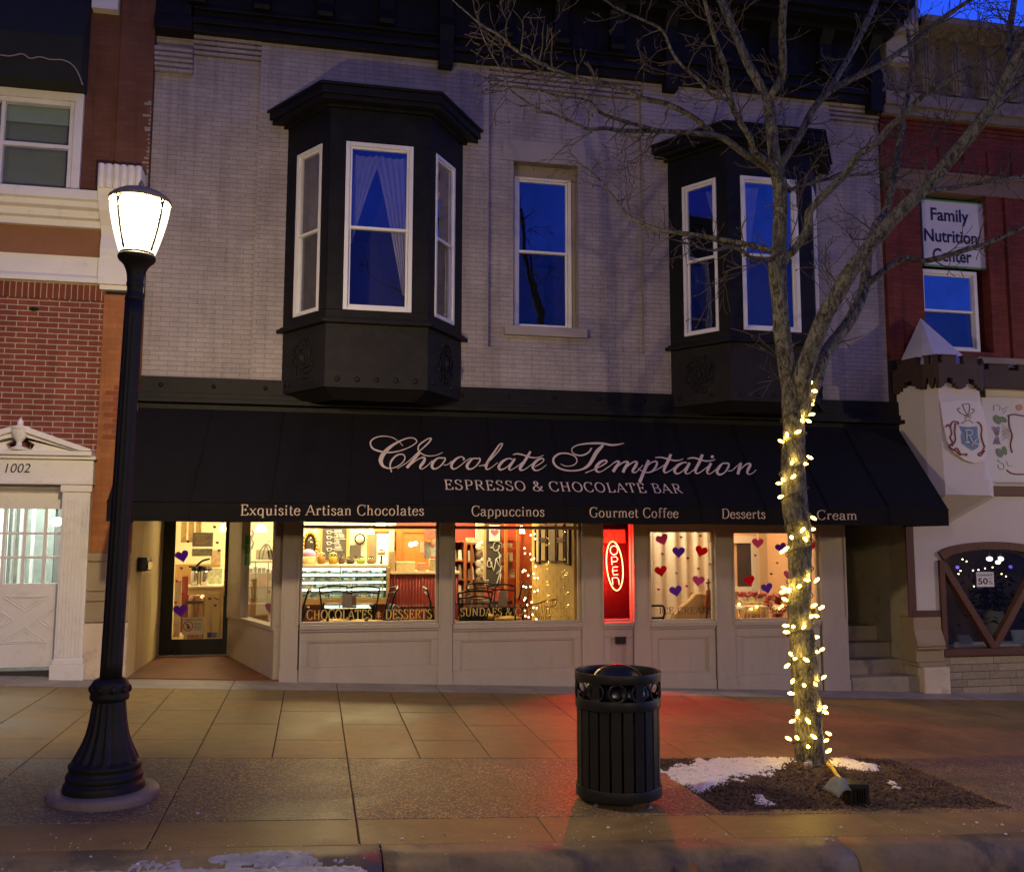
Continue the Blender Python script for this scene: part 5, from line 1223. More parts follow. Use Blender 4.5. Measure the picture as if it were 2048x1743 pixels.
m = MB(); p = W(1900, 1284, 12.3); q = W(2060, 1258, 12.3); m.box(p.x, 12.2, az0-.1, q.x+.6, 12.6, az0+.02); m.build('display_ledge', mk('white display cloth', (.5, .5, .48), .8), cs)
for (x0_, y0_, x1_, y1_, col, lab) in ((1897, 1271, 1906, 1288, (.04, .06, .12), 'small dark blue box at the left of the castle window ledge'), (1922, 1270, 1945, 1287, (.35, .36, .36), 'grey folded cloth on the castle window ledge'), (2030, 1260, 2060, 1284, (.55, .62, .68), 'pale blue card with a picture standing on the castle window ledge')):
    a, c = W(x0_, y1_, 12.35), W(x1_, y0_, 12.35); m = MB(); m.prism([(a.x, 12.35, az0+.021), (c.x, 12.33, az0+.021), (c.x-.01, 12.40, c.z), (a.x+.01, 12.42, c.z)], (0, .03, 0)); tag(m.build('display_card' if x0_ > 2000 else 'display_item', mk('display', col, .7)), lab, 'display item')
sp_ = thing('sale_sign', 'white paper sign reading clearance 50 percent off in the arched window', 'sign', W(1972, 1172, YW2+.07))
ys = YW2+.074; a, c = W(1954, 1173, ys), W(1987, 1143, ys); MB().box(a.x, ys, a.z, c.x, ys+.002, c.z).build('paper', mk('white paper', (.75, .75, .75), .7, .02), sp_)
ik = mk('black print', (.01, .01, .012), .6); hh = c.z-a.z; ww = c.x-a.x
m = sans('CLEARANCE', (a.x+ww*.06, ys-.002, c.z-hh*.27), (c.x-ww*.08, ys-.002, c.z-hh*.27), (0, 0, 1), hh*.13, bold=.02); sans('50', (a.x+ww*.07, ys-.002, a.z+hh*.18), (a.x+ww*.64, ys-.002, a.z+hh*.18), (0, 0, 1), hh*.42, m, bold=.02); sans('OFF', (a.x+ww*.68, ys-.002, a.z+hh*.50), (c.x-ww*.12, ys-.002, a.z+hh*.50), (0, 0, 1), hh*.10, m); sans('%', (a.x+ww*.68, ys-.002, a.z+hh*.16), (c.x-ww*.08, ys-.002, a.z+hh*.16), (0, 0, 1), hh*.26, m)
m.build('print', ik, sp_, recalc=False)
# castle parapet and turret
m = MB(); yp = YC-.22; zp1, zp0 = rz(2020, 728, yp), rz(2020, 776, yp)
def crenel(mm, P, Q, z0, z1, ncr, th=.08, notch=.09, first=.5, lip=True, scallop=0):
    P = Vector((*P, 0)); Q = Vector((*Q, 0)); d = Q-P; L = d.length; d.normalize(); n = Vector((d.y, -d.x, 0))
    def bx(u0, u1, a, c, o0=0, o1=-th): 
        p = [P+d*u0+n*o0, P+d*u1+n*o0, P+d*u1+n*o1, P+d*u0+n*o1]; mm.hexa([(q.x, q.y, a) for q in p]+[(q.x, q.y, c) for q in p])
    bx(0, L, z0, z1-notch)
    w = L/ncr
    for k in range(ncr):
        a, c = k*w+w*(1-first)/2, k*w+w*(1+first)/2
        bx(a, c, z1-notch+.0005, z1-.02); bx(max(0, a-.015), min(L, c+.015), z1-.0195, z1, .012, -th-.012)
    if scallop:
        for k in range(scallop):
            a = L*k/scallop; w2 = L/scallop
            for q in range(8):
                u = a+w2*q/8; dz = .21*abs(math.cos(math.pi*(q+.5)/8))**.7; bx(u+.0005, u+w2/8-.0005, z0-dz, z0-.0005, -.002, -th+.002)
crenel(m, (rx(1968, 750, yp), yp), (XC1, yp), zp0, zp1, 12, .1, .09, .66)
m.build('parapet', M['brown_dark'], cs)
m = MB(); m.box(rx(1968, 750, yp), yp+.08, zp1-.03, XC1, YC+.2, zp1-.02); m.box(rx(1968, 750, yp), yp+.101, zp0, XC1, YC-.001, zp0+.02); m.build('parapet_roof', M['stucco_w'], cs)
TL = W(1796, 850, YC).x
tp = [(TL, YC), (TL+.10, 11.52), (W(1880, 850, 11.36).x, 11.36), (W(1957, 850, 11.40).x, 11.40), (W(1968, 850, 11.95).x, YC)]
bt = [(tp[0][0], tp[0][1]), (tp[1][0], tp[1][1]), (tp[2][0]+.02, tp[2][1]-.01), (tp[3][0]+.07, tp[3][1]-.01), (tp[4][0]+.1, YC)]
zt1, zt0 = W(1880, 765, 11.4).z, W(1930, 958, 11.4).z
tur = MB(); n_ = len(tp)
tur.add([(x, y, zt0) for x, y in bt]+[(x, y, zt1) for x, y in tp], [tuple(range(n_)), tuple(range(2*n_-1, n_-1, -1))]+[(i, (i+1) % n_, (i+1) % n_+n_, i+n_) for i in range(n_)])
TUR = tur.build('turret', M['stucco_w'], cs)
def grow(pl, o):
    c = Vector((sum(p[0] for p in pl)/len(pl), YC, 0)); out = []
    for x, y in pl: v_ = Vector((x, y, 0))-c; out.append((c.x+v_.x*(1+o/.6), YC if y > YC-.01 else c.y+v_.y*(1+o/.6)))
    return out
m = MB(); z2 = W(1930, 990, 11.4).z
m.prism([(x, y, z2) for x, y in grow(bt, .03)], (0, 0, zt0-z2-.001)); nb = [(x*.45+bt[2][0]*.55, YC if y > YC-.01 else YC-(YC-y)*.35) for x, y in bt]
b1 = grow(bt, .02); m.add([(x, y, z2-.36) for x, y in nb]+[(x, y, z2-.001) for x, y in b1], [tuple(range(n_)), tuple(range(2*n_-1, n_-1, -1))]+[(i, (i+1) % n_, (i+1) % n_+n_, i+n_) for i in range(n_)])
m.build('corbel', M['stucco_w'], TUR)
m = MB(); og = grow(tp, .07); zc0_, zc1_2 = W(1880, 742, 11.3).z, W(1880, 708, 11.3).z
for i in range(4):
    crenel(m, og[i], og[i+1], zc0_-.02, zc1_2, 2 if i in (1, 2) else 1, .07, .12, .64, True, 2 if i in (1, 2) else 1)
m.build('battlement', M['brown_dark'], TUR)
m = MB(); apx = W(1841, 636, YC-.12); ig = grow(tp, -.02); zrf = zc1_2-.10
m.add([(x, y, zrf) for x, y in ig]+[tuple(apx)], [(i, i+1, 5) for i in range(4)]+[(4, 0, 5)]); m.build('spire', mk('white sheet metal roof', (.55, .54, .58), .45, .06, 3), TUR)
# shield board with Rx crest on the turret
YSg = 11.33
crest = thing('crest_sign', 'white shield shaped board with a blue Rx crest and red scrolls on the turret', 'sign', W(1925, 926, YSg))
P_, Q_ = Vector((W(1877, 860, 11.37).x, 11.35, 0)), Vector((W(1968, 870, 11.40).x, 11.39, 0)); dS = (Q_-P_).normalized(); nS = Vector((dS.y, -dS.x, 0)); PS = P_+nS*.012
def sgp(zx, zy, o=0.0): return hitplane(1740+.2295*zx, 600+.2295*zy, PS+nS*o, nS)
out = [(602, 885), (760, 872), (950, 880), (985, 980), (1010, 1120), (1022, 1270), (1010, 1350), (975, 1405), (900, 1420), (820, 1395), (730, 1330), (665, 1230), (630, 1080)]
m = MB(); m.prism([tuple(sgp(*p)) for p in out], tuple(nS*.02)); m.build('board', mk('white enamel board', (.62, .58, .60), .5, .05), crest)
blue = mk('blue enamel', (.07, .16, .34), .5, .15, 9); red = mk('red brown scroll', (.24, .05, .035), .5); mauve = mk('mauve line', (.15, .09, .13), .6); wht = mk('white enamel', (.66, .63, .62), .5)
m = MB(); m.sheet([sgp(x, y, .023) for x, y in ((775, 1095), (850, 1105), (935, 1098), (940, 1180), (955, 1230), (945, 1280), (895, 1312), (850, 1285), (800, 1250), (790, 1190), (800, 1150))]); m.build('crest', blue, crest, recalc=False)
def sketch(strokes, w, mat, name, parent, f):
    m = MB()
    for st in strokes:
        pts = [f(*p) for p in crom(st, 4)]; m.tube(pts, w, 5)
    return m.build(name, mat, parent)
F1 = lambda x, y: sgp(x, y, .024)
sketch([[(660, 1105), (680, 1085), (700, 1100), (720, 1060), (765, 1062), (770, 1085)], [(700, 1100), (712, 1160), (700, 1200), (720, 1240), (690, 1270)], [(745, 1070), (740, 1150), (745, 1220), (715, 1270)], [(690, 1275), (720, 1300), (760, 1290), (790, 1340), (845, 1340), (835, 1355)], [(730, 1300), (790, 1350)], [(935, 1060), (960, 1080), (975, 1120), (970, 1180), (985, 1240), (1000, 1280)], [(1000, 1280), (975, 1320), (945, 1340), (965, 1355), (1000, 1310)]], .011, red, 'scroll', crest, F1)
sketch([[(805, 910), (865, 905), (862, 980), (840, 985), (805, 910)], [(760, 945), (790, 985), (850, 1000), (905, 975), (905, 950), (885, 950)], [(765, 945), (785, 940)], [(820, 1010), (845, 1005), (885, 1010)], [(825, 1035), (850, 1015), (880, 1030)], [(800, 1075), (850, 1045), (900, 1070)]], .005, mauve, 'helmet_sketch', crest, F1)
sketch([[(820, 1135), (860, 1130), (888, 1140), (885, 1170), (845, 1180)], [(865, 1180), (900, 1240), (945, 1255)], [(945, 1200), (915, 1225), (880, 1275)]], .009, wht, 'letters', crest, lambda x, y: sgp(x, y, .026))
sketch([[(840, 1135), (842, 1235)], [(822, 1238), (862, 1236)]], .012, wht, 'letter_stem', crest, lambda x, y: sgp(x, y, .026))
# painted floral panel at the far right
YPn = YC-.02
pn = thing('painted_panel', 'white panel painted with flowers and a red brown scroll border at the right edge', 'sign', W(2010, 960, YPn))
f2 = lambda zx, zy, o=0: W(1740+.2295*zx, 600+.2295*zy, YPn-o)
m = MB(); a, c = f2(1000, 1590), f2(1700, 850); m.box(a.x, YPn, a.z, c.x, YC-.0005, c.z); m.build('panel', mk('white painted board', (.55, .54, .58), .5, .04), pn)
m = MB(); w = .03
for q in ((a.x, a.z, a.x+w, c.z), (a.x, a.z-.0, c.x, a.z+w), (a.x, c.z-w, c.x, c.z)): m.box(q[0]-.001, YPn-.02, q[1]-.001, q[2]+.001, YPn-.0005, q[3]+.001)
m.build('moulding', mk('grey moulding', (.5, .48, .47), .6), pn, bevel=.005)
F2 = lambda x, y: f2(x, y, .003)
sketch([[(1200, 1010), (1250, 995), (1340, 1010)], [(1210, 1010), (1215, 1100), (1240, 1180), (1225, 1260), (1240, 1330)], [(1190, 1480), (1240, 1510), (1342, 1515), (1450, 1500)], [(1340, 1008), (1450, 1000)]], .012, mk('red brown paint', (.27, .09, .06), .6), 'scroll', pn, F2)
sketch([[(1080, 960), (1080, 920), (1110, 915), (1135, 930), (1125, 960)], [(1150, 960), (1180, 935), (1210, 935)], [(1160, 985), (1190, 960)], [(1110, 1385), (1130, 1410), (1165, 1430), (1160, 1470), (1125, 1465), (1115, 1430)], [(1190, 1400), (1205, 1440), (1240, 1445)]], .004, mk('grey green line', (.2, .24, .17), .6), 'stem_lines', pn, F2)
m = MB()
for c_, rx_, ry_ in (((1110, 1040), 35, 42), ((1160, 1040), 35, 28), ((1130, 1330), 30, 40), ((1175, 1310), 22, 40)): m.sheet([f2(c_[0]+rx_*math.cos(k*.5236), c_[1]+ry_*math.sin(k*.5236+.4), .003+.0004*c_[1]/100) for k in range(12)])
m.build('leaves', mk('painted leaves', (.13, .19, .11), .6, .4, 30), pn, recalc=False)
sketch([[(1100+4*k, 1180), (1060+18*k, 1105-6*(k % 2))] for k in range(5)]+[[(1100+4*k, 1190), (1075+15*k, 1255)] for k in range(5)], .007, mk('lilac paint', (.36, .26, .38), .6), 'thistle', pn, F2)
sketch([[(1150, 1080+28*k), (1235, 1165+22*k)] for k in range(4)]+[[(1235, 1080+28*k), (1150, 1150+24*k)] for k in range(4)], .0035, mk('tan lattice', (.4, .32, .3), .6), 'lattice', pn, F2)
m = MB()
for k in range(8): a_ = k*.785; m.sheet([f2(1300+18*math.cos(a_)+16*math.cos(q*1.05), 935+18*math.sin(a_)+12*math.sin(q*1.05), .003+.0003*k) for q in range(6)])
m.build('blossom', mk('orange pink paint', (.55, .23, .15), .6), pn, recalc=False)
m = MB(); a, c = W(1962, 990, YC-.06), W(2048, 972, YC-.06); m.box(a.x+.03, YC-.06, a.z, XC1, YC-.001, c.z); m.build('trim_band', tr, cs, bevel=.006)
# ================================================================ street lamp
P0 = G(207, 1592); YLm = P0.y
TOPL = W(282.7, 368, YLm)
AX = (TOPL-P0).normalized(); HL = (TOPL-P0).length
def hL(py):                                # height along the lamp axis of a photo row
    z = W(207+(282.7-207)*(1592-py)/(1592-368), py, YLm); return (z-P0).dot(AX)
def lensm():
    m = bpy.data.materials.new('lit lamp lens'); m.use_nodes = True; t = m.node_tree; t.nodes.clear()
    o = N(t, 'ShaderNodeOutputMaterial'); a = N(t, 'ShaderNodeAddShader'); tr = N(t, 'ShaderNodeBsdfTransparent'); e = N(t, 'ShaderNodeEmission')
    e.inputs[0].default_value = (1, .86, .60, 1); e.inputs[1].default_value = 1.5; tr.inputs[0].default_value = (.95, .95, .95, 1)
    t.links.new(tr.outputs[0], a.inputs[0]); t.links.new(e.outputs[0], a.inputs[1]); t.links.new(a.outputs[0], o.inputs[0]); return m
M['lamp_glass'] = lensm()
M['concrete_pad'] = concrete('lamp footing', (.23, .18, .13))
def flut(n, d, lo, hi):
    def f(h, a): return 1-(d*(.5+.5*math.cos(n*a))**2 if lo < h < hi else 0)
    return f
def lamp(base, axis, label, lit=True):
    t = thing('street_lamp', label, 'street lamp', base, 'cast iron street lamps')
    zc_l = (P0-CAM).dot(_f); r = lambda px: px/FPX*zc_l
    b0 = -.01
    m = MB()
    h = hL
    prof = [(r(77), 0), (r(77), h(1568)), (r(76), h(1562)), (r(71), h(1556)), (r(73), h(1550)), (r(73), h(1545)), (r(70), h(1541)), (r(67), h(1535)), (r(69), h(1528)), (r(69), h(1524)), (r(64), h(1519)), (r(60), h(1510)), (r(54), h(1498)), (r(47), h(1483)), (r(41), h(1465)), (r(36), h(1440)), (r(33), h(1415)), (r(31), h(1400))]
    pr2 = []
    for (r1, h1), (r2, h2) in zip(prof, prof[1:]):
        for k in range(3): pr2.append((r1+(r2-r1)*k/3, h1+(h2-h1)*k/3))
    pr2.append(prof[-1])
    m.lathe(pr2, base, axis, 96, flut(16, .10, h(1516), h(1402)))
    m.build('base', M['black_iron'], t)
    m = MB(); m.lathe([(r(30), h(1401)), (r(37), h(1397)), (r(38), h(1390)), (r(36), h(1384)), (r(37), h(1380)), (r(37), h(1368)), (r(34), h(1362)), (r(30), h(1357)), (r(26), h(1355))], base, axis, 40)
    for k in range(10):
        a = k*.628; m.ball(base+axis*h(1376)+Vector((math.cos(a), math.sin(a), 0))*r(36), .02, 8, (1, 1, 1.4))
    m.build('collar', M['black_iron'], t)
    m = MB(); np_ = 24; m.lathe([(r(21.3)+(r(18.3)-r(21.3))*k/np_, h(1356)+(h(601)-h(1356))*k/np_) for k in range(np_+1)], base, axis, 96, flut(12, .085, h(1350), h(612)))
    m.build('pole', M['black_iron'], t)
    m = MB(); m.lathe([(r(18.5), h(602)), (r(19), h(596)), (r(16), h(590)), (r(16), h(574)), (r(17.5), h(572)), (r(17.5), h(567)), (r(16.5), h(563)), (r(18), h(550)), (r(21), h(540)), (r(26), h(531)), (r(30), h(527)), (r(36), h(522)), (r(38.5), h(517)), (r(38), h(512)), (r(34), h(510)), (r(30), h(509))], base, axis, 40)
    m.build('neck', M['black_iron'], t)
    gl = [(r(33.5), h(509)), (r(37), h(505)), (r(44), h(485)), (r(51), h(462)), (r(56.5), h(440)), (r(60), h(422)), (r(61), h(412)), (r(59), h(404))]
    m = MB(); m.lathe(gl, base, axis, 40); LG = m.build('globe', M['lamp_glass'], t)
    for py_, e_ in ((418, .42), (458, .58)):   # the two ends of the tall lamp tube inside the globe
        pl = bpy.data.lights.new('lamp_bulb', 'POINT'); pl.energy = (LAMPE if lit else FARE)*e_; pl.color = (1.0, .76, .41); pl.shadow_soft_size = .08
        po = bpy.data.objects.new('lamp_bulb', pl); COL.objects.link(po); po.location = base+axis*h(py_)
    m = MB(); e1 = Vector((1, 0, 0)); e1 = (e1-axis*e1.dot(axis)).normalized(); e2 = axis.cross(e1)
    for k in range(4):
        a = 2*math.pi*k/4-.593; d = e1*math.cos(a)+e2*math.sin(a); pts = [base+axis*hh+d*(rr_+.004) for rr_, hh in gl[1:-1]]; m.tube(pts, .009, 6)
        for s in (-1, 1):
            d2 = e1*math.cos(a+s*.09)+e2*math.sin(a+s*.09); m.tube([base+axis*gl[-3][1]+d*(gl[-3][0]+.004), base+axis*gl[-1][1]+d2*(gl[-1][0]+.006)], .008, 6)
    m.lathe([(r(34.5), h(510.5)), (r(35.5), h(508)), (r(34.5), h(506))], base, axis, 40)
    m.build('ribs', M['black_iron'], t)
    m = MB(); m.lathe([(r(57), h(405)), (r(62), h(407)), (r(64), h(403)), (r(63), h(399)), (r(56), h(393)), (r(44), h(386)), (r(30), h(381)), (r(17), h(379)), (r(16), h(377)), (r(5), h(376)), (r(3.5), h(373)), (r(6), h(370)), (r(4.5), h(366)), (r(2), h(362)), (0, h(360))], base, axis, 40)
    m.build('cap', mk('glow tinted lamp cap', (.26, .21, .13), .5, .2, 6), t)  # tan base colour paints the lamp's glow onto the cap
    m = MB(); m.lathe([(r(105), -.05), (r(105), .035), (r(102), .05), (r(76), .055), (0, .055)], base, (0, 0, 1), 48); m.build('footing', M['concrete_pad'], t)
    return t
lamp(P0, AX, 'black fluted cast iron street lamp with a glowing globe in front of the shop')
for x_, y_, lab_ in FARLAMPS: lamp(Vector((x_, y_, gz(x_, max(y_, 5.9)))), Vector((0, 0, 1)), lab_, False)
# the plain brick row across the street, whose height decides how much sky reaches the pavement
for k, (x0, x1, h_, lab_) in enumerate(((-26, -8, 8.2, 'plain brick building across the street, opposite the brick building'), (-7.98, 9, 7.4, 'plain brick building across the street, opposite the shop'), (9.02, 30, 8.8, 'plain brick building across the street, opposite the castle shop'))):
    t = thing('street_building', lab_, 'building', ((x0+x1)/2, -17, -1), 'buildings across the street')
    m = MB(); m.box(x0, -22, -1.2, x1, -16, h_); m.box(x0, -16.2, h_, x1, -15.7, h_+.4); m.build('wall', M['brown_brick'], t)
    n_ = int((x1-x0)/3)
    for i in range(n_):
        x = x0+1+(x1-x0-2)*(i+.5)/n_; m = MB(); m.box(x-.55, -16.06, 4.2, x+.55, -15.98, 6.2); m.build('window', M['glass_dark'], t); m = MB(); m.box(x-1.2, -16.06, .3, x+1.2, -15.98, 2.6); m.build('shop_window', M['glass_dark'], t)

# ================================================================ litter bin
cb = G(1237, 1598); cb.y = 6.80; cb.x = 2.225; gb = gz(cb.x, cb.y); cb = Vector((cb.x, cb.y, gb))
RB = .298
zR = W(1240, 1339, cb.y).z-gb              # rim
zB1 = W(1240, 1408, cb.y-RB).z-gb; zB0 = W(1240, 1398, cb.y-RB).z-gb
bn = thing('litter_bin', 'black slatted metal litter bin with a domed lid and a ring of round openings', 'litter bin', cb)
K = M['black_gloss']
hb = zR-.235                               # top of slats
m = MB(); m.lathe([(RB-.035, .06), (RB-.035, hb+.02), (RB-.05, hb+.02), (RB-.05, .07)], cb, n=40); m.build('liner', mk('dark liner', (.006, .006, .006), .6), bn)
for k in range(22):
    a = 2*math.pi*k/22+.07; d = Vector((math.cos(a), math.sin(a), 0)); s = Vector((-d.y, d.x, 0)); w = .036; o = RB+.004
    p = []
    for z in (.065, hb+.01):
        for (u, v) in ((-w, 0), (w, 0), (w, -.012), (-w, -.012)): q = cb+d*(o+v)+s*u; p.append((q.x, q.y, cb.z+z))
    m = MB(); m.hexa(p); m.build('slat', K, bn, bevel=.004)
def hoop(z0, z1, r, t=.012): 
    m = MB(); m.lathe([(r, z0), (r, z1), (r-t, z1), (r-t, z0), (r, z0)], cb, n=56); return m
hoop(.05, .125, RB+.016).build('bottom_hoop', K, bn, bevel=.002)
hoop(hb-.02, hb+.05, RB+.016).build('lower_hoop', K, bn, bevel=.002)
hoop(zR-.065, zR, RB+.02).build('rim', K, bn, bevel=.002)
zc_ = (hb+.05+zR-.065)/2; rr_ = (zR-.065-hb-.05)/2
for k in range(12):
    a = 2*math.pi*k/12+.2; d = Vector((math.cos(a), math.sin(a), 0)); m = MB(); m.torus(cb+d*(RB+.008)+Vector((0, 0, zc_)), rr_, .008, d, 26, 8); m.build('ring', K, bn)
for k in range(6):
    a = 2*math.pi*(k+.5)/6+.2+math.pi/12*0; d = Vector((math.cos(a), math.sin(a), 0)); s = Vector((-d.y, d.x, 0)); p = []
    for z in (hb+.051, zR-.066):
        for u, v in ((-.03, .014), (.03, .014), (.03, .002), (-.03, .002)): q = cb+d*(RB+v)+s*u; p.append((q.x, q.y, cb.z+z))
    m = MB(); m.hexa(p); m.build('strap', K, bn)
m = MB(); m.lathe([(.25, hb+.03), (.25, hb+.07), (.235, hb+.12), (.2, hb+.18), (.15, hb+.235), (.08, hb+.268), (0, hb+.278)], cb, n=40); m.build('dome', mk('dark blue black dome', (.008, .009, .011), .25, .2, 6), bn)
m = MB(); m.lathe([(RB-.06, hb), (RB-.06, hb+.03), (.24, hb+.03)], cb, n=40); m.build('inner_ring', K, bn)
for k in range(4):
    a = .6+k*math.pi/2; q = cb+Vector((math.cos(a)*.27, math.sin(a)*.27, 0)); g_ = gz(q.x, q.y)
    m = MB(); m.lathe([(.022, g_), (.022, g_+.012), (.01, g_+.014), (.01, cb.z+.06)], (q.x, q.y, 0), n=12); m.build('foot', mk('steel foot', (.3, .3, .3), .4, metal=.8), bn)
# ================================================================ street tree
TY = 7.74
def barkm(name, c1, c2, sc):
    m, t, b = newmat(name); v = coord(t)
    mp = N(t, 'ShaderNodeMapping'); mp.inputs['Scale'].default_value = (1, 1, .45); t.links.new(v, mp.inputs[0])
    n = noisef(t, mp.outputs[0], sc, 9, .72, .8); vo = N(t, 'ShaderNodeTexVoronoi'); vo.feature = 'DISTANCE_TO_EDGE'; vo.inputs['Scale'].default_value = sc*1.3; t.links.new(mp.outputs[0], vo.inputs['Vector'])
    l = noisef(t, v, 3.3, 8, .7)
    c = mixc(t, ramp(t, n, [(.42, (0, 0, 0)), (.58, (1, 1, 1))]), c1, c2)
    c = mixc(t, ramp(t, l, [(.48, (0, 0, 0)), (.7, (.75,)*3)]), c, (.20, .19, .13))
    c = mixc(t, ramp(t, vo.outputs[0], [(.0, (.55,)*3), (.09, (0, 0, 0))]), c, (.03, .026, .02))
    t.links.new(c, b.inputs['Base Color']); b.inputs['Roughness'].default_value = .9; b.inputs['Specular IOR Level'].default_value = .2
    a = N(t, 'ShaderNodeMath', operation='MULTIPLY_ADD'); a.inputs[1].default_value = .35; t.links.new(vo.outputs[0], a.inputs[0]); t.links.new(n, a.inputs[2]); bumpn(t, b, a.outputs[0], 1.0, .03); return m
M['bark'] = barkm('grey bark', (.036, .034, .028), (.235, .225, .185), 26)
M['twig'] = mk('twig bark', (.075, .06, .05), .85, .3, 9)
pxm = TY/FPX
TRUNK = [(1622, 1541, 35), (1621, 1532, 33.5), (1620, 1515, 31), (1616.5, 1460, 29.5), (1614, 1389, 28.5), (1606.5, 1297, 28.5), (1598, 1229, 24.5), (1600, 1160, 24.5), (1599, 1110, 25.5), (1599.5, 1068, 25.5), (1592, 1030, 27.5), (1587, 967, 26.5), (1586, 917, 25.5), (1588, 866, 23), (1586, 816, 24), (1583, 785, 22), (1577, 757, 18.5), (1565.5, 674, 18), (1558.5, 591, 18.5), (1554.5, 535, 20), (1558, 500, 17), (1560.5, 424, 15.5), (1560, 375, 16.5), (1554, 345, 15), (1546, 293, 13), (1540, 228, 13), (1536, 196, 12)]
L_ = {
 'a': ([(1537, 205, 9), (1520, 170, 10), (1494, 124, 10), (1474.6, 75, 9), (1442, 0, 9), (1425, -60, 8), (1400, -150, 6)], .25),
 'b': ([(1537, 205, 8), (1543, 190, 9), (1562.6, 156, 9), (1566, 114, 9), (1564, 65, 9), (1567.5, 0, 9), (1572, -80, 7), (1570, -160, 5)], -.35),
 'c': ([(1556, 375, 9), (1552, 350, 8.5), (1536.6, 326, 8), (1507, 303, 7.5), (1500.7, 277, 6.5), (1474.6, 235, 6.5), (1455, 182.7, 6), (1451.8, 140, 5.5), (1429, 75, 5), (1409, 0, 4.5), (1395, -60, 4)], -.55),
 'd': ([(1546, 345, 8), (1520, 326, 8.5), (1487.6, 306.6, 7.5), (1448.5, 277, 7), (1420, 270, 7), (1403.5, 268, 6.5), (1339, 263, 5.2), (1278, 262, 4.6), (1236, 261.5, 4.2), (1209, 256.6, 4), (1179, 259, 3.8), (1149.5, 246.7, 3.4), (1102.6, 227, 3), (1083, 223, 2.8), (1043, 197, 2.4), (1016, 175, 2), (1006, 148, 1.7), (969, 81, 1.3), (950, 20, 1)], -.8),
 'e': ([(1425, 268, 6.5), (1410, 255, 6), (1393.7, 239, 6), (1339, 210, 6), (1285, 197, 5.6), (1258, 182.6, 5.2), (1216, 168, 5), (1179, 163, 4.6), (1130, 148, 4.4), (1080, 126, 4), (1028.6, 98.7, 3.6), (1004, 74, 3), (964, 50.6, 2.4), (937, 28, 2), (905, 0, 1.6), (870, -40, 1.2)], -.35),
 'f': ([(1320, 262, 4.5), (1305, 258, 4.6), (1275, 250, 4.4), (1231, 237, 4), (1199, 224.5, 3.8), (1184, 205, 3.2), (1162, 197, 2.8), (1117, 192, 2.2), (1075, 180, 1.4), (1040, 172, 1)], -.5),
 'g': ([(1455, 200, 4), (1420, 187.5, 4), (1401, 163, 3.6), (1374, 141, 3.4), (1347, 110, 3), (1325, 62, 3), (1290, 42, 2.8), (1241, 20, 2.4), (1209, 0, 2), (1180, -30, 1.5)], -.3),
 'h': ([(1560, 345, 9), (1562.7, 329, 9), (1575.7, 306.6, 9), (1602, 267, 8.5), (1621, 228, 8), (1651, 189, 8), (1693, 163, 7.5), (1748.6, 137, 7), (1794, 107.6, 6.5), (1836.6, 78, 6), (1885.6, 36, 5.5), (1941, 0, 5), (2000, -40, 4)], .15),
 'i': ([(1650, 190, 6), (1668, 165, 6.5), (1693, 124, 7), (1719, 75, 7), (1745, 20, 6.5), (1760, -20, 6), (1780, -80, 5)], .5),
 'j': ([(1562, 530, 12), (1575, 511, 10), (1588.7, 499, 9), (1615, 456.6, 9), (1618, 424, 8.5), (1647.5, 391, 8.5), (1693, 345.7, 8.5), (1709, 316, 8), (1755, 284, 8), (1781, 251, 7.5), (1817, 222, 7), (1846, 192, 7), (1902, 156.6, 6.5), (1960.6, 124, 6), (2006, 91, 5.5), (2060, 60, 5)], -.45),
 'k': ([(1545, 500, 7), (1531, 498, 6.5), (1486, 487, 6.2), (1438, 478, 5.5), (1378, 468, 5), (1322, 461, 4.4), (1300, 453.5, 4), (1258, 432, 3.2), (1228, 395, 2.6), (1200, 360, 2), (1175, 338, 1.4), (1150, 322, 1)], .5),
 'l': ([(1545, 518, 6), (1531, 519, 5), (1501, 515, 4.6), (1486, 502, 4.4), (1460, 494, 4.2), (1442, 498, 3.8), (1415, 500, 2.4), (1370, 486, 1.6)], -.2),
 'm': ([(1595, 830, 20), (1600, 800, 21), (1602, 771, 21), (1607.6, 743.5, 20), (1627, 688, 19), (1652, 627, 18), (1680, 580, 18), (1702, 541, 17), (1740.7, 491, 16), (1797, 427, 16), (1862.7, 362, 16), (1902, 316, 15), (1934.5, 277, 15), (1967, 235, 14.5), (2000, 182.7, 14), (2032, 120.7, 13), (2060, 75, 12), (2100, 0, 10)], -.7),
 'n': ([(1606, 830, 12), (1620, 790, 14), (1635, 757, 13.5), (1646, 716, 14), (1668.6, 682, 14), (1696, 646, 13.5), (1721, 599, 12.5), (1731, 560, 12), (1736, 508, 10), (1752, 450, 9), (1770, 424, 8.5), (1787, 360, 8), (1798, 290, 7.5), (1806, 230, 7), (1818, 180, 6), (1822, 120, 5), (1815, 60, 4)], .55),
 'o': ([(1731, 572, 9), (1743.5, 560, 7.5), (1779.5, 533, 7), (1813, 516, 7), (1852, 521.6, 6.5), (1924, 502, 6), (1990, 480, 5.5), (2050, 452, 5)], -.2),
 'p': ([(1845, 380, 7), (1863, 382, 6), (1900, 376, 5.5), (1947.5, 368.6, 5), (2048, 352, 4.5)], .3),
 'q': ([(2012, 165, 9), (2015, 130, 8), (2019, 65, 8), (2029, 0, 7), (2040, -60, 6)], .2),
 'r': ([(1960, 245, 6), (1990, 210, 5), (2048, 160, 4.5), (2080, 130, 4)], .2),
 's': ([(1578, 382, 5), (1600, 372, 4), (1640, 362, 3.6), (1680, 352, 3.4), (1720, 350, 3), (1760, 346, 2), (1800, 330, 1.4)], .3),
}
def tp(px, py, y): return W(px, py, y)
tr_ = thing('tree', 'bare grey barked street tree wrapped in glowing string lights', 'tree', W(1622, 1536, TY))
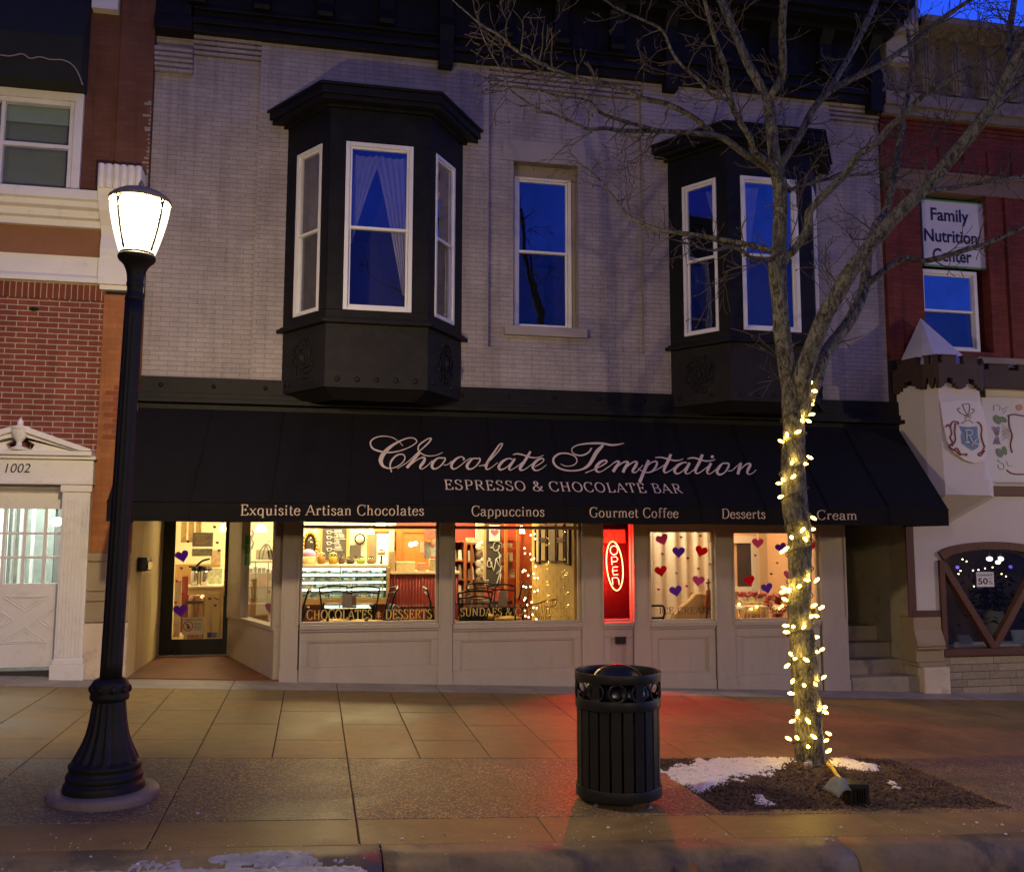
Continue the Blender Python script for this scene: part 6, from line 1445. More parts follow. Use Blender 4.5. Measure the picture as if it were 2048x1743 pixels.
m = MB(); SEG = []
tpts = crom(TRUNK, 4)
tr3 = [(tp(x, y, TY), r_*pxm) for x, y, r_ in tpts]
def knob(pts, n, amp):
    """trunk tube with a lumpy surface"""
    mm = MB(); mm.tube([p for p, _ in pts], [q for _, q in pts], n)
    for i, v in enumerate(mm.v):
        p = pts[min(i//n, len(pts)-1)][0] if i < n*len(pts) else pts[-1][0]; d = Vector(v)-p
        f = 1+amp*(noise.noise(Vector(v)*6)+.5*noise.noise(Vector(v)*15)); mm.v[i] = tuple(p+d*f)
    return mm
fine = []
for (p, q), (p2, q2) in zip(tr3, tr3[1:]):
    for k in range(2): fine.append((p.lerp(p2, k/2), q+(q2-q)*k/2))
fine.append(tr3[-1])
mm = knob(fine, 28, .075)
for k in range(5):                          # root flare
    a = k*1.25+.4; p = tr3[1][0]; d = Vector((math.cos(a), math.sin(a), 0))
    mm.tube([p+d*.05+V(0, 0, .16), p+d*.11+V(0, 0, .05), p+d*.19+V(0, 0, -.03)], [.05, .05, .02], 8)
def atr(y):                                 # trunk point at a photo row
    for (x0, y0, r0), (x1, y1, r1) in zip(TRUNK, TRUNK[1:]):
        if y1 <= y <= y0: u = (y0-y)/(y0-y1); return x0+(x1-x0)*u, r0+(r1-r0)*u
    return TRUNK[0][0], TRUNK[0][2]
LIMB3 = {}
base_off = {}
PAR = {'d': None, 'e': ('d', 1425), 'f': ('d', 1320), 'g': ('c', 1455), 'i': ('h', 1650), 'o': ('n', 1731), 'p': ('m', 1845), 'q': ('m', 2012), 'r': ('m', 1960)}
for key in 'abcdehjklmnfgiopqrs':
    pts, dy = L_[key]; sp = crom(pts, 3); n = len(sp); y0 = TY
    if PAR.get(key): 
        par = LIMB3[PAR[key][0]]; y0 = min(par, key=lambda t: abs(t[2]-PAR[key][1]) + abs(t[3]-pts[0][1]))[0].y
    out = []
    for i, (x, y, r_) in enumerate(sp):
        yy = y0+dy*(i/(n-1))**1.2*1.6; out.append((tp(x, y, yy), r_*yy/FPX, x, y))
    LIMB3[key] = out
    mm2 = knob([(a, b_) for a, b_, _, _ in out], 14 if pts[0][2] > 8 else 9, .05)
    mm.add(mm2.v, mm2.f, True)
mm.build('trunk', M['bark'], tr_)
# twigs: forked, knobbly, zigzag shoots along every limb
rt = random.Random(21); tw = MB()
def shoot(p, d, L, r, lev):
    n = max(3, int(L/.06)); pts = [p]; dd = d.normalized(); q = p.copy()
    for i in range(n):
        dd = (dd+Vector((rt.gauss(0, .22), rt.gauss(0, .22), rt.gauss(0, .18)+.035))).normalized(); q = q+dd*(L/n); pts.append(q.copy())
    rad = [max(.0029, r*(1-.65*i/n)) for i in range(n+1)]
    tw.tube(pts, rad, 5 if r > .004 else 4, False, False)
    if lev > 0:
        for i in range(1, n):
            if rt.random() < (.62 if lev > 1 else .5):
                s = dd.cross(Vector((rt.gauss(0, 1), rt.gauss(0, 1), rt.gauss(0, 1)))).normalized()
                d2 = ((pts[i]-pts[i-1]).normalized()*.75+s*rt.uniform(.5, .95)).normalized(); shoot(pts[i], d2, L*rt.uniform(.28, .6), rad[i]*.62, lev-1)
    elif rt.random() < .6: tw.ball(q, .0060, 5, (1, 1, 1.6))
for key, out in LIMB3.items():
    tot = 0
    for i in range(1, len(out)):
        a, b_ = out[i-1], out[i]; dirn = (b_[0]-a[0]); l = dirn.length
        if l < 1e-4: continue
        thick = b_[1]
        rate = 9.5 if thick < .022 else (5 if thick < .04 else 2)
        if key in 'mn' and i < 14: rate = 3.2
        if key in 'm' and i < 6: continue
        k = rate*l; k = int(k)+(rt.random() < k-int(k))
        for _ in range(k):
            p = a[0].lerp(b_[0], rt.random()); s = dirn.normalized().cross(Vector((rt.gauss(0, 1), rt.gauss(0, .8), rt.gauss(0, 1)))).normalized()
            d = (dirn.normalized()*rt.uniform(.2, 1.0)+s+Vector((0, 0, .15))).normalized()
            L = rt.uniform(.14, .5) if thick > .01 else rt.uniform(.1, .36)
            if rt.random() < .16: L *= 1.8
            shoot(p+s*thick*.8, d, L, min(.0090, thick*.55)*rt.uniform(.6, 1), 2 if L > .2 else 1)
    e = out[-1]; d = (out[-1][0]-out[-3][0]).normalized()
    for _ in range(2): shoot(e[0], d+Vector((rt.gauss(0, .3), rt.gauss(0, .3), rt.gauss(0, .3))), .35, min(.005, e[1]), 2)
tw.build('crown', M['twig'], tr_, recalc=False)
# ---------------------------------------------------------------- string lights round the trunk
B4 = [(482,100),(508,165),(478,270),(485,352),(457,400),(405,395),(375,490),(293,515),(250,565),(470,688),(428,740),(332,735),(340,845),(265,868),(235,895),(247,1000),(500,1168),(490,1260),(415,1268),(330,1325),(435,1335),(262,1432),(290,1410),(445,1660),(525,1665),(388,1712),(275,1725),(312,1735)]
B5 = [(295,50),(210,95),(160,100),(178,168),(425,218),(488,240),(392,318),(440,310),(186,395),(247,405),(335,410),(192,450),(437,495),(490,605),(437,627),(227,645),(263,682),(355,690),(197,740),(505,848),(243,875),(340,912),(432,895),(232,985),(288,1145),(458,1130),(512,1105),(522,1148),(243,1225),(372,1220),(420,1358),(550,1332),(210,1380),(280,1372),(525,1398),(375,1447),(550,1488)]
BP = [(1500+.25253*x, 740+.25253*y) for x, y in B4]+[(1530+.22936*x, 1160+.22936*y) for x, y in B5]
sl = thing('string_lights', 'spiral string of glowing warm bulbs wound round the tree trunk', 'string lights', W(1622, 1530, TY-.2))
M['bulb'] = emi('warm bulb', (1, .62, .085), BULBE)
BULB2 = emi('dimmer warm bulb', (1, .60, .10), BULBE*.4)
pos = []
for px, py in BP:
    cx, r_ = atr(py)
    if py < 800 and px > 1612: cx, r_ = 1625, 12
    u = max(-1, min(1, (px-cx)/r_)); yy = TY-r_*pxm*math.sqrt(max(0, 1-u*u))-.022
    p = W(px, py, yy); out_ = Vector((u, -math.sqrt(max(0, 1-u*u)), rt.uniform(-.5, .5))).normalized(); pos.append((p, out_))
    m = MB(); ax_ = (out_+Vector((rt.gauss(0, .25), 0, rt.gauss(0, .3)))).normalized()
    m.lathe([(.006, -.022), (.010, -.018), (.010, -.006), (.012, 0), (.0145, .008), (.0125, .020), (.007, .031), (0, .038)], p, ax_, 10); m.build('bulb', M['bulb'] if len(pos) % 3 else BULB2, sl)
    if len(pos) % 3 == 0:
        pl = bpy.data.lights.new('bulb_glow', 'POINT'); pl.energy = .85; pl.color = (1, .66, .14); pl.shadow_soft_size = .01; po = bpy.data.objects.new('bulb_glow', pl); COL.objects.link(po); po.location = p+out_*.012+V(.03, 0, .03)
m = MB(); hel = []
nt_ = 13
for k in range(nt_*24+1):
    t = k/(nt_*24); py = 1500-(1500-800)*t; cx, r_ = atr(py); a = 2*math.pi*nt_*t+1; q = W(cx, py, TY)
    hel.append(q+Vector((math.cos(a), math.sin(a), 0))*(r_*pxm*1.10+.004))
for px, py in ((1614, 800), (1622, 780), (1627, 760), (1629, 745), (1634, 722)): hel.append(W(px, py, TY-.1))
m.tube(hel, .0048, 5)
for p, o in pos: m.tube([p-o*.02, p-o*.05+V(0, 0, .02)], .003, 4)
m.build('wire', mk('dark green wire', (.03, .036, .022), .6), sl)
# tag on the trunk foot
a = W(1613, 1528, TY-.15); m = MB(); m.box(a.x-.018, a.y, a.z-.018, a.x+.018, a.y+.012, a.z+.018); m.box(a.x+.03, a.y+.002, a.z-.01, a.x+.055, a.y+.014, a.z+.022)
tag(m.build('plug', mk('white plug', (.6, .6, .58), .5)), 'small white plug pair lying at the foot of the tree', 'plug')
# ---------------------------------------------------------------- power box in the bed, grey cover, yellow cord
tb_ = W(1712, 1612, 6.58); tz = bedz(tb_.x, 6.58)
px0 = thing('power_box', 'small black power box standing in the mulch under a grey cloth', 'power box', (tb_.x, 6.66, tz))
m = MB(); w0, w1 = W(1700, 1590, 6.57).x, W(1733, 1590, 6.57).x; zt_ = W(1716, 1566, 6.57).z
m.hexa([(w0, 6.57, tz-.02), (w1, 6.53, tz-.02), (w1+.03, 6.67, tz-.02), (w0+.02, 6.71, tz-.02), (w0, 6.57, zt_), (w1, 6.53, zt_), (w1+.03, 6.67, zt_), (w0+.02, 6.71, zt_)]); m.build('housing', M['black_gloss'], px0, bevel=.006)
m = MB(); 
for k in range(5): m.box(w0+.02+.02*k, 6.525, tz+.04, w0+.028+.02*k, 6.57, zt_-.03)
m.build('fins', K, px0)
m = MB(); nn = 16; c0 = W(1688, 1568, 6.66)
for j in range(nn+1):
    for i in range(nn+1):
        u, v = i/nn-.5, j/nn-.5; x = (w0-.035)+u*.115; y = 6.67+v*.22; e = max(abs(u), abs(v))*2
        z = zt_+.02-.13*max(0, e-.45)**1.3+.02*noise.noise((x*22, y*22, 3))-.10*max(0, -u-.1); m.v.append((x-.03*max(0, e-.7), y, z))
for j in range(nn):
    for i in range(nn): m.f.append((j*(nn+1)+i, j*(nn+1)+i+1, (j+1)*(nn+1)+i+1, (j+1)*(nn+1)+i)); m.sm.append(True)
ob = m.build('cover_cloth', mk('grey cloth', (.21, .23, .20), .9, .2, 20, .4, 80), None, recalc=False); tag(ob, 'crumpled grey cloth draped over the black power box', 'cloth'); sd = ob.modifiers.new('thick', 'SOLIDIFY'); sd.thickness = .004
m = MB(); cp = [W(1655, 1528, 7.62), W(1664, 1535, 7.5), W(1672, 1546, 7.3), W(1680, 1557, 7.0), W(1690, 1566, 6.74)]; cp = [Vector((p.x, p.y, max(p.z, bedz(p.x, p.y)+.02))) for p in cp]; m.tube(crom([tuple(p) for p in cp], 6), .017, 10)
tag(m.build('cord', mk('yellow cord', (.55, .36, .03), .45, .1)), 'thick yellow cord running from the tree foot to the power box', 'cord')
# leaf on the road
lf = MB(); p = W(1386, 1738, 5.42); lf.add([(p.x-.02, p.y, p.z-.03), (p.x-.028, p.y+.005, p.z), (p.x, p.y+.01, p.z+.04), (p.x+.026, p.y, p.z), (p.x+.018, p.y-.005, p.z-.03)], [(0, 1, 2), (0, 2, 4), (4, 2, 3)])
tag(lf.build('leaf', mk('orange leaf', (.35, .14, .05), .7), recalc=False), 'small curled orange leaf at the gutter', 'leaf')
# ================================================================ inside the shop
CRM = mk('cream wall', (.66, .56, .38), .7, .05, 2); REDW = mk('red wall', (.30, .045, .03), .6, .12, 2); ORW = mk('orange wood', (.42, .17, .05), .45, .15, 3, stretch=(4, 4, .6))
RX0, RX1, RXB, RYB, RZT = -2.45, 3.38, 3.85, 17.0, 2.95
m = MB(); m.box(RX0, RYB, ZF-.1, RXB, RYB+.1, RZT); m.box(RXB, 14.62, ZF-.1, RXB+.05, RYB, RZT); m.box(RX1+.051, 14.56, ZF-.1, RXB, 14.61, RZT); m.box(RX0-.1, YD+.11, ZF-.1, RX0-.001, RYB+.1, RZT); m.build('back_wall', CRM, shop)
m = MB(); m.box(RX0-.1, YW+.31, RZT+.001, RXB+.05, RYB+.1, RZT+.1); m.build('ceiling', mk('cream ceiling', (.7, .62, .48), .8), shop)
m = MB(); pts = [(PJ.x+.0, YW+.16), (RX1, YW+.16), (RX1, 14.6), (RXB, 14.6), (RXB, RYB), (RX0, RYB), (RX0, YD+.11), (QJ.x+.06, YD+.11)]
m.prism([(x, y, -.2) for x, y in pts], (0, 0, ZF+.2)); m.build('floor', mk('brown tile floor', (.16, .09, .05), .35, .2, 3), shop)
# right hand papered wall
m = MB(); m.box(RX1, YW+.145, ZF-.1, RX1+.05, 14.61, RZT); PW = m.build('papered_wall', mk('ochre wallpaper', (.56, .36, .10), .6, .05, 2), shop)
m = MB()
for j in range(9):
    for i in range(13):
        y = 12.4+.21*i; z = .35+.17*j*1.0+(.085 if i % 2 else 0)
        if z > 1.35: continue
        m.sheet([(RX1-.002, y, z+.05), (RX1-.002, y+.012, z+.01), (RX1-.002, y+.03, z), (RX1-.002, y+.01, z-.012), (RX1-.002, y+.012, z-.05), (RX1-.002, y-.012, z-.05), (RX1-.002, y-.01, z-.012), (RX1-.002, y-.03, z), (RX1-.002, y-.012, z+.01)])
m.build('motif', mk('brown motif', (.30, .17, .04), .6), PW, recalc=False)
def simple(name, label, cat, a, c, Y, dep, mat, bevel=.004, group=None):
    """upright block whose front spans photo points a (upper left) to c (lower right) at depth Y"""
    p, q = W(a[0], (a[1]+c[1])/2, Y), W(c[0], (a[1]+c[1])/2, Y); xm = (a[0]+c[0])/2
    z1, z0 = W(xm, a[1], Y).z, W(xm, c[1], Y).z
    m = MB(); m.box(p.x, Y, z0, q.x, Y+dep, z1); return tag(m.build(name, mat, bevel=bevel), label, cat, group), (p.x, q.x, z0, z1)
def partbox(parent, name, a, c, Y, dep, mat, bevel=0):
    p, q = W(a[0], (a[1]+c[1])/2, Y), W(c[0], (a[1]+c[1])/2, Y); xm = (a[0]+c[0])/2
    m = MB(); m.box(p.x, Y, W(xm, c[1], Y).z, q.x, Y+dep, W(xm, a[1], Y).z); return m.build(name, mat, parent, bevel=bevel)
Z1 = lambda x, y: (560+.16602*x, 1020+.16602*y)
Z3 = lambda x, y: (880+.14648*x, 1030+.14648*y)
Z4 = lambda x, y: (1160+.17213*x, 1030+.17213*y)
Z5 = lambda x, y: (1440+.21234*x, 1030+.21234*y)
ZD = lambda x, y: (300+.19506*x, 1020+.19506*y)
WHT = mk('white card', (.72, .70, .66), .6, .03); CHALK = mk('chalkboard', (.055, .048, .045), .8, .2, 4); CK = mk('chalk', (.6, .58, .55), .9); GOLD = mk('gold frame', (.50, .30, .07), .4, .2, 8, metal=.3)
BLK = mk('black metal', (.012, .012, .012), .35, .1, 9, metal=.5); CUSH = mk('yellow cushion', (.55, .34, .09), .8, .1, 9)
yb_ = RYB-.06
# red lower part of the back wall behind the counter and the orange door
p, q = W(*Z1(1400, 215), RYB-.03), W(*Z1(1990, 700), RYB-.03); m = MB(); m.box(p.x, RYB-.03, ZF, RXB-.01, RYB-.001, 2.6); m.build('red_wall', REDW, shop)
p, q = W(*Z1(1480, 270), RYB-.06), W(*Z1(1750, 900), RYB-.06); zt_ = p.z
m = MB(); m.box(p.x-.12, RYB-.07, ZF, p.x-.001, RYB-.031, zt_+.12); m.box(p.x, RYB-.07, zt_+.001, q.x, RYB-.031, zt_+.12); m.box(q.x+.001, RYB-.07, ZF, q.x+.1, RYB-.031, zt_+.12); m.box(p.x+.001, RYB-.055, ZF, q.x-.001, RYB-.031, zt_)
w = (q.x-p.x)
for i in (0, 1):
    for (a, c) in ((.55, .95), (.05, .48)): m.box(p.x+w*(.08+.47*i), RYB-.062, ZF+(zt_-ZF)*a, p.x+w*(.45+.47*i), RYB-.0551, ZF+(zt_-ZF)*c)
m.build('inner_door', mk('orange painted door', (.36, .12, .022), .45, .08, 3), shop, bevel=.004)
# kitchen opening
p, q = W(*Z1(1085, 260), RYB-.03), W(*Z1(1380, 640), RYB-.03); m = MB(); m.box(p.x, RYB-.02, q.z-.5, q.x, RYB-.001, p.z); m.build('kitchen_opening', mk('dim kitchen', (.22, .17, .11), .8, .2, 5), shop)
m = MB(); m.box(p.x-.05, RYB-.045, p.z+.001, q.x+.03, RYB-.001, p.z+.06); m.box(p.x-.05, RYB-.045, q.z-.5, p.x-.001, RYB-.001, p.z); m.build('opening_trim', ORW, shop)
simple('refrigerator', 'tall white refrigerator standing in the kitchen opening', 'refrigerator', Z1(1168, 285), Z1(1308, 720), RYB-.16, .13, mk('white enamel fridge', (.7, .74, .76), .3, .02))
simple('wall_shelf_unit', 'grey slotted rack with papers beside the white refrigerator', 'rack', Z1(1312, 240), Z1(1378, 520), RYB-.2, .1, mk('grey rack', (.42, .38, .32), .5, .4, 14))
# chalkboard menu
mb_ = thing('menu_board', 'dark chalkboard menu with drawn cups in a gold frame', 'menu board', W(*Z1(655, 560), yb_))
partbox(mb_, 'board', Z1(508, 205), Z1(800, 580), yb_, .03, CHALK)
partbox(mb_, 'frame', Z1(800, 205), Z1(830, 580), yb_-.01, .04, GOLD); partbox(mb_, 'frame', Z1(485, 205), Z1(508, 580), yb_-.01, .04, GOLD)
m = MB()
for k, y in enumerate((262, 325, 395, 470)):
    f = lambda x, yy: W(*Z1(x, yy), yb_-.008)
    m.tube([f(565, y-15), f(572, y+18), f(610, y+18), f(618, y-15), f(565, y-15)], .006, 5); m.tube([f(618, y-8), f(630, y), f(616, y+8)], .005, 5); m.tube([f(632, y+2), f(660, y+2)], .004, 5)
m.build('cup_drawing', CK, mb_)
m = MB()
for y, t, w_ in ((262, 'Espresso', 85), (325, 'Cafe Mocha', 115), (390, 'Chai', 55), (462, 'Smoothie', 80)):
    a, c = W(*Z1(658, y+6), yb_-.008), W(*Z1(658+w_, y+6), yb_-.008); sans(t, a, c, (0, 0, 1), .085, m); a, c = W(*Z1(655, y+22), yb_-.008), W(*Z1(655+w_+20, y+22), yb_-.008); m.tube([a, c], .005, 4)
m.build('chalk_writing', CK, mb_)
# mirror
mr = thing('mirror', 'ornate gold framed mirror on the cream back wall', 'mirror', W(*Z1(365, 590), yb_))
c = W(*Z1(362, 430), yb_); m = MB(); m.torus(c, .225, .028, (0, 1, 0), 30, 8, .5)
for k in range(22): a = k*.2856; m.ball(c+Vector((.12*math.sin(a), -.02, .235*math.cos(a))), .026, 8)
m.build('frame', GOLD, mr); m = MB(); m.lathe([(.108, 0), (.108, .01)], (c.x, yb_+.02, c.z), (0, -1, 0), 30, ell=2.05); m.build('glass', mk('mirror glass', (.10, .085, .07), .05, .5, 6, metal=.6), mr)
# clock
c = W(*Z1(962, 345), yb_); ck = thing('wall_clock', 'round wall clock with dark rim on the cream wall', 'clock', c)
rk = .165*55/55*.5*1.0; rk = 9.3/FPX*yb_
m = MB(); m.torus(c, rk, .014, (0, 1, 0), 30, 8); m.build('rim', BLK, ck); m = MB(); m.lathe([(rk, 0), (rk, .012)], (c.x, c.y+.006, c.z), (0, -1, 0), 30); m.build('face', mk('clock face', (.7, .55, .42), .6, .02), ck)
m = MB(); m.tube([c+V(0, -.016, 0), c+V(-.02, -.016, .045)], .005, 5); m.tube([c+V(0, -.016, 0), c+V(.045, -.016, -.02)], .004, 5); m.build('hands', BLK, ck)
simple('wall_speaker', 'small dark brown square panel below the wall clock', 'panel', Z1(845, 415), Z1(975, 560), yb_, .05, mk('dark brown panel', (.06, .045, .035), .6))
def lampshade(px, py, Y, label, r=.09, st=10, col=(1, .78, .42)):
    c = W(px, py, Y); t = thing('pendant_lamp', label, 'lamp', c, 'pendant lamps in the shop'); m = MB(); m.lathe([(r, -.06), (r*.8, .0), (r*.45, .05), (.02, .07), (0, .072)], c, n=20); m.build('lamp_shade', emi('lit lamp shade', col, st), t); m = MB(); m.tube([c+V(0, 0, .07), (c.x, c.y, RZT)], .008, 6); m.build('stem', BLK, t)
lampshade(*Z1(1215, 150), 15.0, 'glowing pendant lamp at the top of the large dessert window'); lampshade(*Z1(1093, 245), 16.4, 'small yellow pendant lamp beside the kitchen opening', .07, 4)
lampshade(522, 1056, 15.6, 'bright lamp over the glass shelves in the narrow angled window', .1, 16); lampshade(446, 1055, 15.5, 'small lit lamp at the upper right of the entry door', .06, 6)
lampshade(1043, 1059, 15.4, 'round lit lamp above the red wall in the cappuccino window', .06, 8)
for k, (x, y) in enumerate(((1578, 412), (1632, 400))): m = MB(); m.ball(W(*Z1(x, y), 16.6), .028*6/4, 10); tag(m.build('globe_bulb', emi('globe bulb', (1, .9, .7), 7)), ('left' if k == 0 else 'right')+' one of two small glowing globes before the orange door', 'lamp', 'globes before the orange door')
# ---- display case
YQ = 15.1; dc = thing('display_case', 'long glass dessert case with lit shelves and a cream top', 'display case', W(*Z1(780, 1130), YQ))
WD = mk('amber wood base', (.40, .22, .07), .5, .1, 4); LITE = emi('case light tube', (.85, 1, .93), 8)
partbox(dc, 'top', Z1(240, 650), Z1(1300, 690), YQ-.02, .75, mk('cream counter top', (.66, .58, .44), .4), .01)
partbox(dc, 'plinth', Z1(240, 1070), Z1(1300, 1132), YQ-.01, .7, WD); 
p, q = W(*Z1(240, 1132), YQ), W(*Z1(1300, 1132), YQ); m = MB(); m.box(p.x, YQ+.03, ZF, q.x, YQ+.7, p.z-.002); m.build('base', mk('dark red base', (.13, .02, .016), .5), dc)
m = MB(); p, q = W(*Z1(240, 690), YQ), W(*Z1(1285, 1070), YQ); m.box(p.x, YQ+.62, q.z, q.x, YQ+.66, p.z); m.build('back', mk('pale case back', (.60, .70, .63), .5, .1, 6), dc)
MB().sheet([(p.x, YQ, q.z), (q.x, YQ, q.z), (q.x, YQ, p.z), (p.x, YQ, p.z)]).build('front_glass', M['glass_in'], dc, recalc=False)
sh = [W(*Z1(700, y), YQ).z for y in (762, 855, 940)]
for z in sh: m = MB(); m.box(p.x, YQ+.05, z-.012, q.x, YQ+.61, z); m.build('shelf', mk('green edged glass shelf', (.50, .62, .54), .2, .02), dc)
for x in (728, 1240): a = W(*Z1(x, 690), YQ); m = MB(); m.box(a.x-.012, YQ+.006, q.z, a.x+.012, YQ+.03, p.z-.001); m.build('mullion', mk('pale metal mullion', (.55, .68, .6), .3, .02, 4, metal=.3), dc)
m = MB(); m.tube([(p.x+.02, YQ+.05, p.z-.03), (q.x-.02, YQ+.05, p.z-.03)], .016, 8); m.build('light_tube', LITE, dc)
m = MB(); 
for z in sh: m.tube([(p.x+.02, YQ+.07, z-.025), (q.x-.02, YQ+.07, z-.025)], .011, 8)
m.build('light_tube', LITE, dc); m = MB(); m.box(p.x, YQ+.1, q.z, q.x, YQ+.6, q.z+.02); m.build('shelf', bpy.data.materials['green edged glass shelf'], dc)
m = MB(); a = W(*Z1(1290, 690), YQ); m.box(q.x+.001, YQ-.01, q.z, q.x+.04, YQ+.7, p.z); m.build('end_panel', WD, dc)
rp = random.Random(31); LEV = sh+[q.z+.02]
pcol = [mk('chocolates', (.16, .09, .05), .5, .5, 30), mk('white pastries', (.70, .66, .56), .6, .2, 30), mk('golden pastries', (.42, .24, .08), .6, .3, 30), mk('price cards', (.7, .7, .62), .6)]
nt0 = 0
for li, z in enumerate(LEV):
    for k in range(6):
        x0 = p.x+.03+(q.x-p.x-.06)*k/6; x1 = x0+(q.x-p.x)/6-.03; nt0 += 1
        nm = ['top', 'second', 'third', 'lowest'][li]; wh = ['far left', 'left', 'inner left', 'inner right', 'right', 'far right'][k]; kind = (k*2+li) % 3
        t = thing('pastry_tray', f'{wh} tray of {["dark chocolates", "white pastries", "golden pastries"][kind]} on the {nm} shelf of the dessert case', 'tray', ((x0+x1)/2, YQ+.3, z), 'trays in the dessert case')
        m = MB(); m.box(x0, YQ+.08, z+.001, x1, YQ+.5, z+.012); m.build('tray', mk('white tray', (.66, .68, .64), .3, .02) if nt0 == 1 else bpy.data.materials['white tray'], t)
        m = MB()
        for a in range(4):
            for b_ in range(3): m.ball(((x0+.03)+(x1-x0-.06)*a/3, YQ+.13+.13*b_, z+.03), rp.uniform(.022, .034), 7, (1, 1, .8))
        m.build('pastries', pcol[kind], t)
        m = MB(); m.box((x0+x1)/2-.035, YQ+.06, z+.002, (x0+x1)/2+.035, YQ+.064, z+.05); m.build('price_card', pcol[3], t)
# jars on top
zt0 = W(*Z1(700, 652), YQ+.1).z
def jar(x0, x1, y0, y1, fill, label, lid=True, foot=0):
    Y = YQ+.15; a, c = W(*Z1(x0, (y0+y1)/2), Y), W(*Z1(x1, (y0+y1)/2), Y); r_ = (c.x-a.x)/2; cx_ = (a.x+c.x)/2; h = W(*Z1(x0, y0), Y).z-zt0
    t = thing('jar', label, 'jar', (cx_, Y, zt0), 'jars on the dessert case'); b0 = zt0+foot
    m = MB(); m.lathe([(r_*.75, b0+.006), (r_*.88, b0+.02), (r_*.88, b0+(h-foot)*.62), (r_*.6, b0+(h-foot)*.66)], (cx_, Y, 0), n=18); m.build('filling', mk(label[:22], fill, .6, .45, 38), t)
    m = MB(); m.lathe([(r_*.8, b0), (r_, b0+.02), (r_, b0+(h-foot)*.75), (r_*.75, b0+(h-foot)*.85)], (cx_, Y, 0), n=18); m.build('glass', M['glass_in'], t)
    m = MB(); m.lathe([(r_*.8, b0+(h-foot)*.85), (r_*.85, b0+(h-foot)*.9), (r_*.7, b0+(h-foot)*.95), (.02, b0+(h-foot)*.97), (.03, b0+h-foot), (0, b0+h-foot+.01)], (cx_, Y, 0), n=18); m.build('lid', BLK if lid else mk('gold lid', (.55, .42, .12), .3, .1, 5, metal=.6), t)
    if foot: m = MB(); m.lathe([(r_*.6, zt0), (r_*.5, zt0+.01), (.015, zt0+.03), (.015, b0)], (cx_, Y, 0), n=18); m.build('foot', BLK, t)
jar(445, 550, 505, 652, (.42, .17, .03), 'gold lidded jar of brown and orange sweets on the dessert case', False)
jar(582, 696, 505, 652, (.62, .32, .03), 'gold lidded jar of orange sticks on the dessert case', False)
jar(702, 784, 530, 652, (.14, .06, .05), 'narrow jar of dark brown sweets on the dessert case')
jar(798, 905, 555, 652, (.06, .04, .035), 'black lidded round jar of black sweets on the dessert case')
jar(920, 1030, 555, 652, (.28, .33, .06), 'black lidded round jar of green sweets on the dessert case')
jar(1045, 1150, 555, 652, (.24, .11, .04), 'black lidded round jar of brown nuts on the dessert case')
jar(1168, 1272, 475, 652, (.5, .3, .12), 'footed tall jar of pale sweets at the end of the dessert case', True, .14)
ckk = thing('cake_stand', 'pink topped cake with striped side at the left end of the dessert case', 'cake', W(*Z1(335, 640), YQ+.15)); c = W(*Z1(338, 640), YQ+.15); m = MB(); m.lathe([(.12, zt0), (.12, zt0+.02), (.125, zt0+.13)], (c.x, c.y, 0), n=20); m.build('cake', mk('striped cake', (.6, .45, .2), .6, .5, 30, stretch=(8, 8, .3)), ckk); m = MB(); m.ball((c.x, c.y, zt0+.15), .12, 18, (1, 1, .75)); m.build('top', mk('pink icing', (.55, .25, .45), .5), ckk)
# ---- red counter
rc = thing('counter', 'dark red beadboard counter with a cream top', 'counter', W(*Z1(1600, 1300), 15.3)); YR = 15.25
BEAD = mk('red beadboard', (.20, .022, .018), .45, .06, 3)
p, q = W(*Z1(1306, 765), YR), W(*Z1(2150, 765), YR); m = MB(); m.box(p.x, YR, ZF, q.x, YR+.6, p.z-.001)
x = p.x
while x < q.x: m.tube([(x, YR, ZF+.02), (x, YR, p.z-.02)], .008, 6); x += .05
m.build('front', BEAD, rc); m = MB(); m.box(p.x-.02, YR-.04, p.z, q.x+.02, YR+.66, p.z+.035); m.build('top', mk('cream top', (.62, .5, .32), .4), rc)
zc0 = p.z+.036
CARTON = mk('tan gift carton', (.50, .37, .2), .6, .25, 20)
def onc(name, label, cat, x0, x1, y0, mat, dep=.2, Y=YR+.1, z0=None, grp=None):
    a, c = W(*Z1(x0, y0), Y), W(*Z1(x1, y0), Y); z0 = zc0 if z0 is None else z0
    m = MB(); m.box(a.x, Y, z0, c.x, Y+dep, a.z); return tag(m.build(name, mat, bevel=.006), label, cat, grp)
onc('gift_box', 'wide tan gift box with a window front on the red counter', 'box', 1400, 1630, 620, CARTON); onc('gift_basket', 'tall stack of wrapped sweets at the left end of the red counter', 'sweets', 1312, 1392, 490, mk('wrapped sweets', (.42, .3, .16), .5, .6, 40))
onc('card_rack', 'dark wire rack of cards on the red counter', 'rack', 1810, 1900, 585, mk('card rack', (.25, .19, .11), .6, .6, 30)); onc('sweet_box', 'red and brown patterned box on the red counter', 'box', 1665, 1765, 635, mk('patterned box', (.34, .16, .09), .6, .6, 40))
for k, (x0, y0, x1, y1, col, lab) in enumerate(((1735, 215, 1900, 350, (.55, .22, .16), 'red and white poster at the upper right of the dessert window'), (1690, 365, 1730, 505, (.72, .66, .5), 'narrow cream notice left of the grey picture'), (1740, 380, 1815, 580, (.34, .34, .35), 'grey photo poster among the notices'), (1818, 420, 1905, 560, (.75, .7, .6), 'large white notice at the right of the grey photo poster'), (1835, 350, 1905, 405, (.7, .55, .32), 'small tan notice below the red and white poster'))):
    simple('notice', lab, 'notice', Z1(x0, y0), Z1(x1, y1), 14.9+.02*k, .004, mk('notice %d' % k, col, .6, .35, 16), 0)
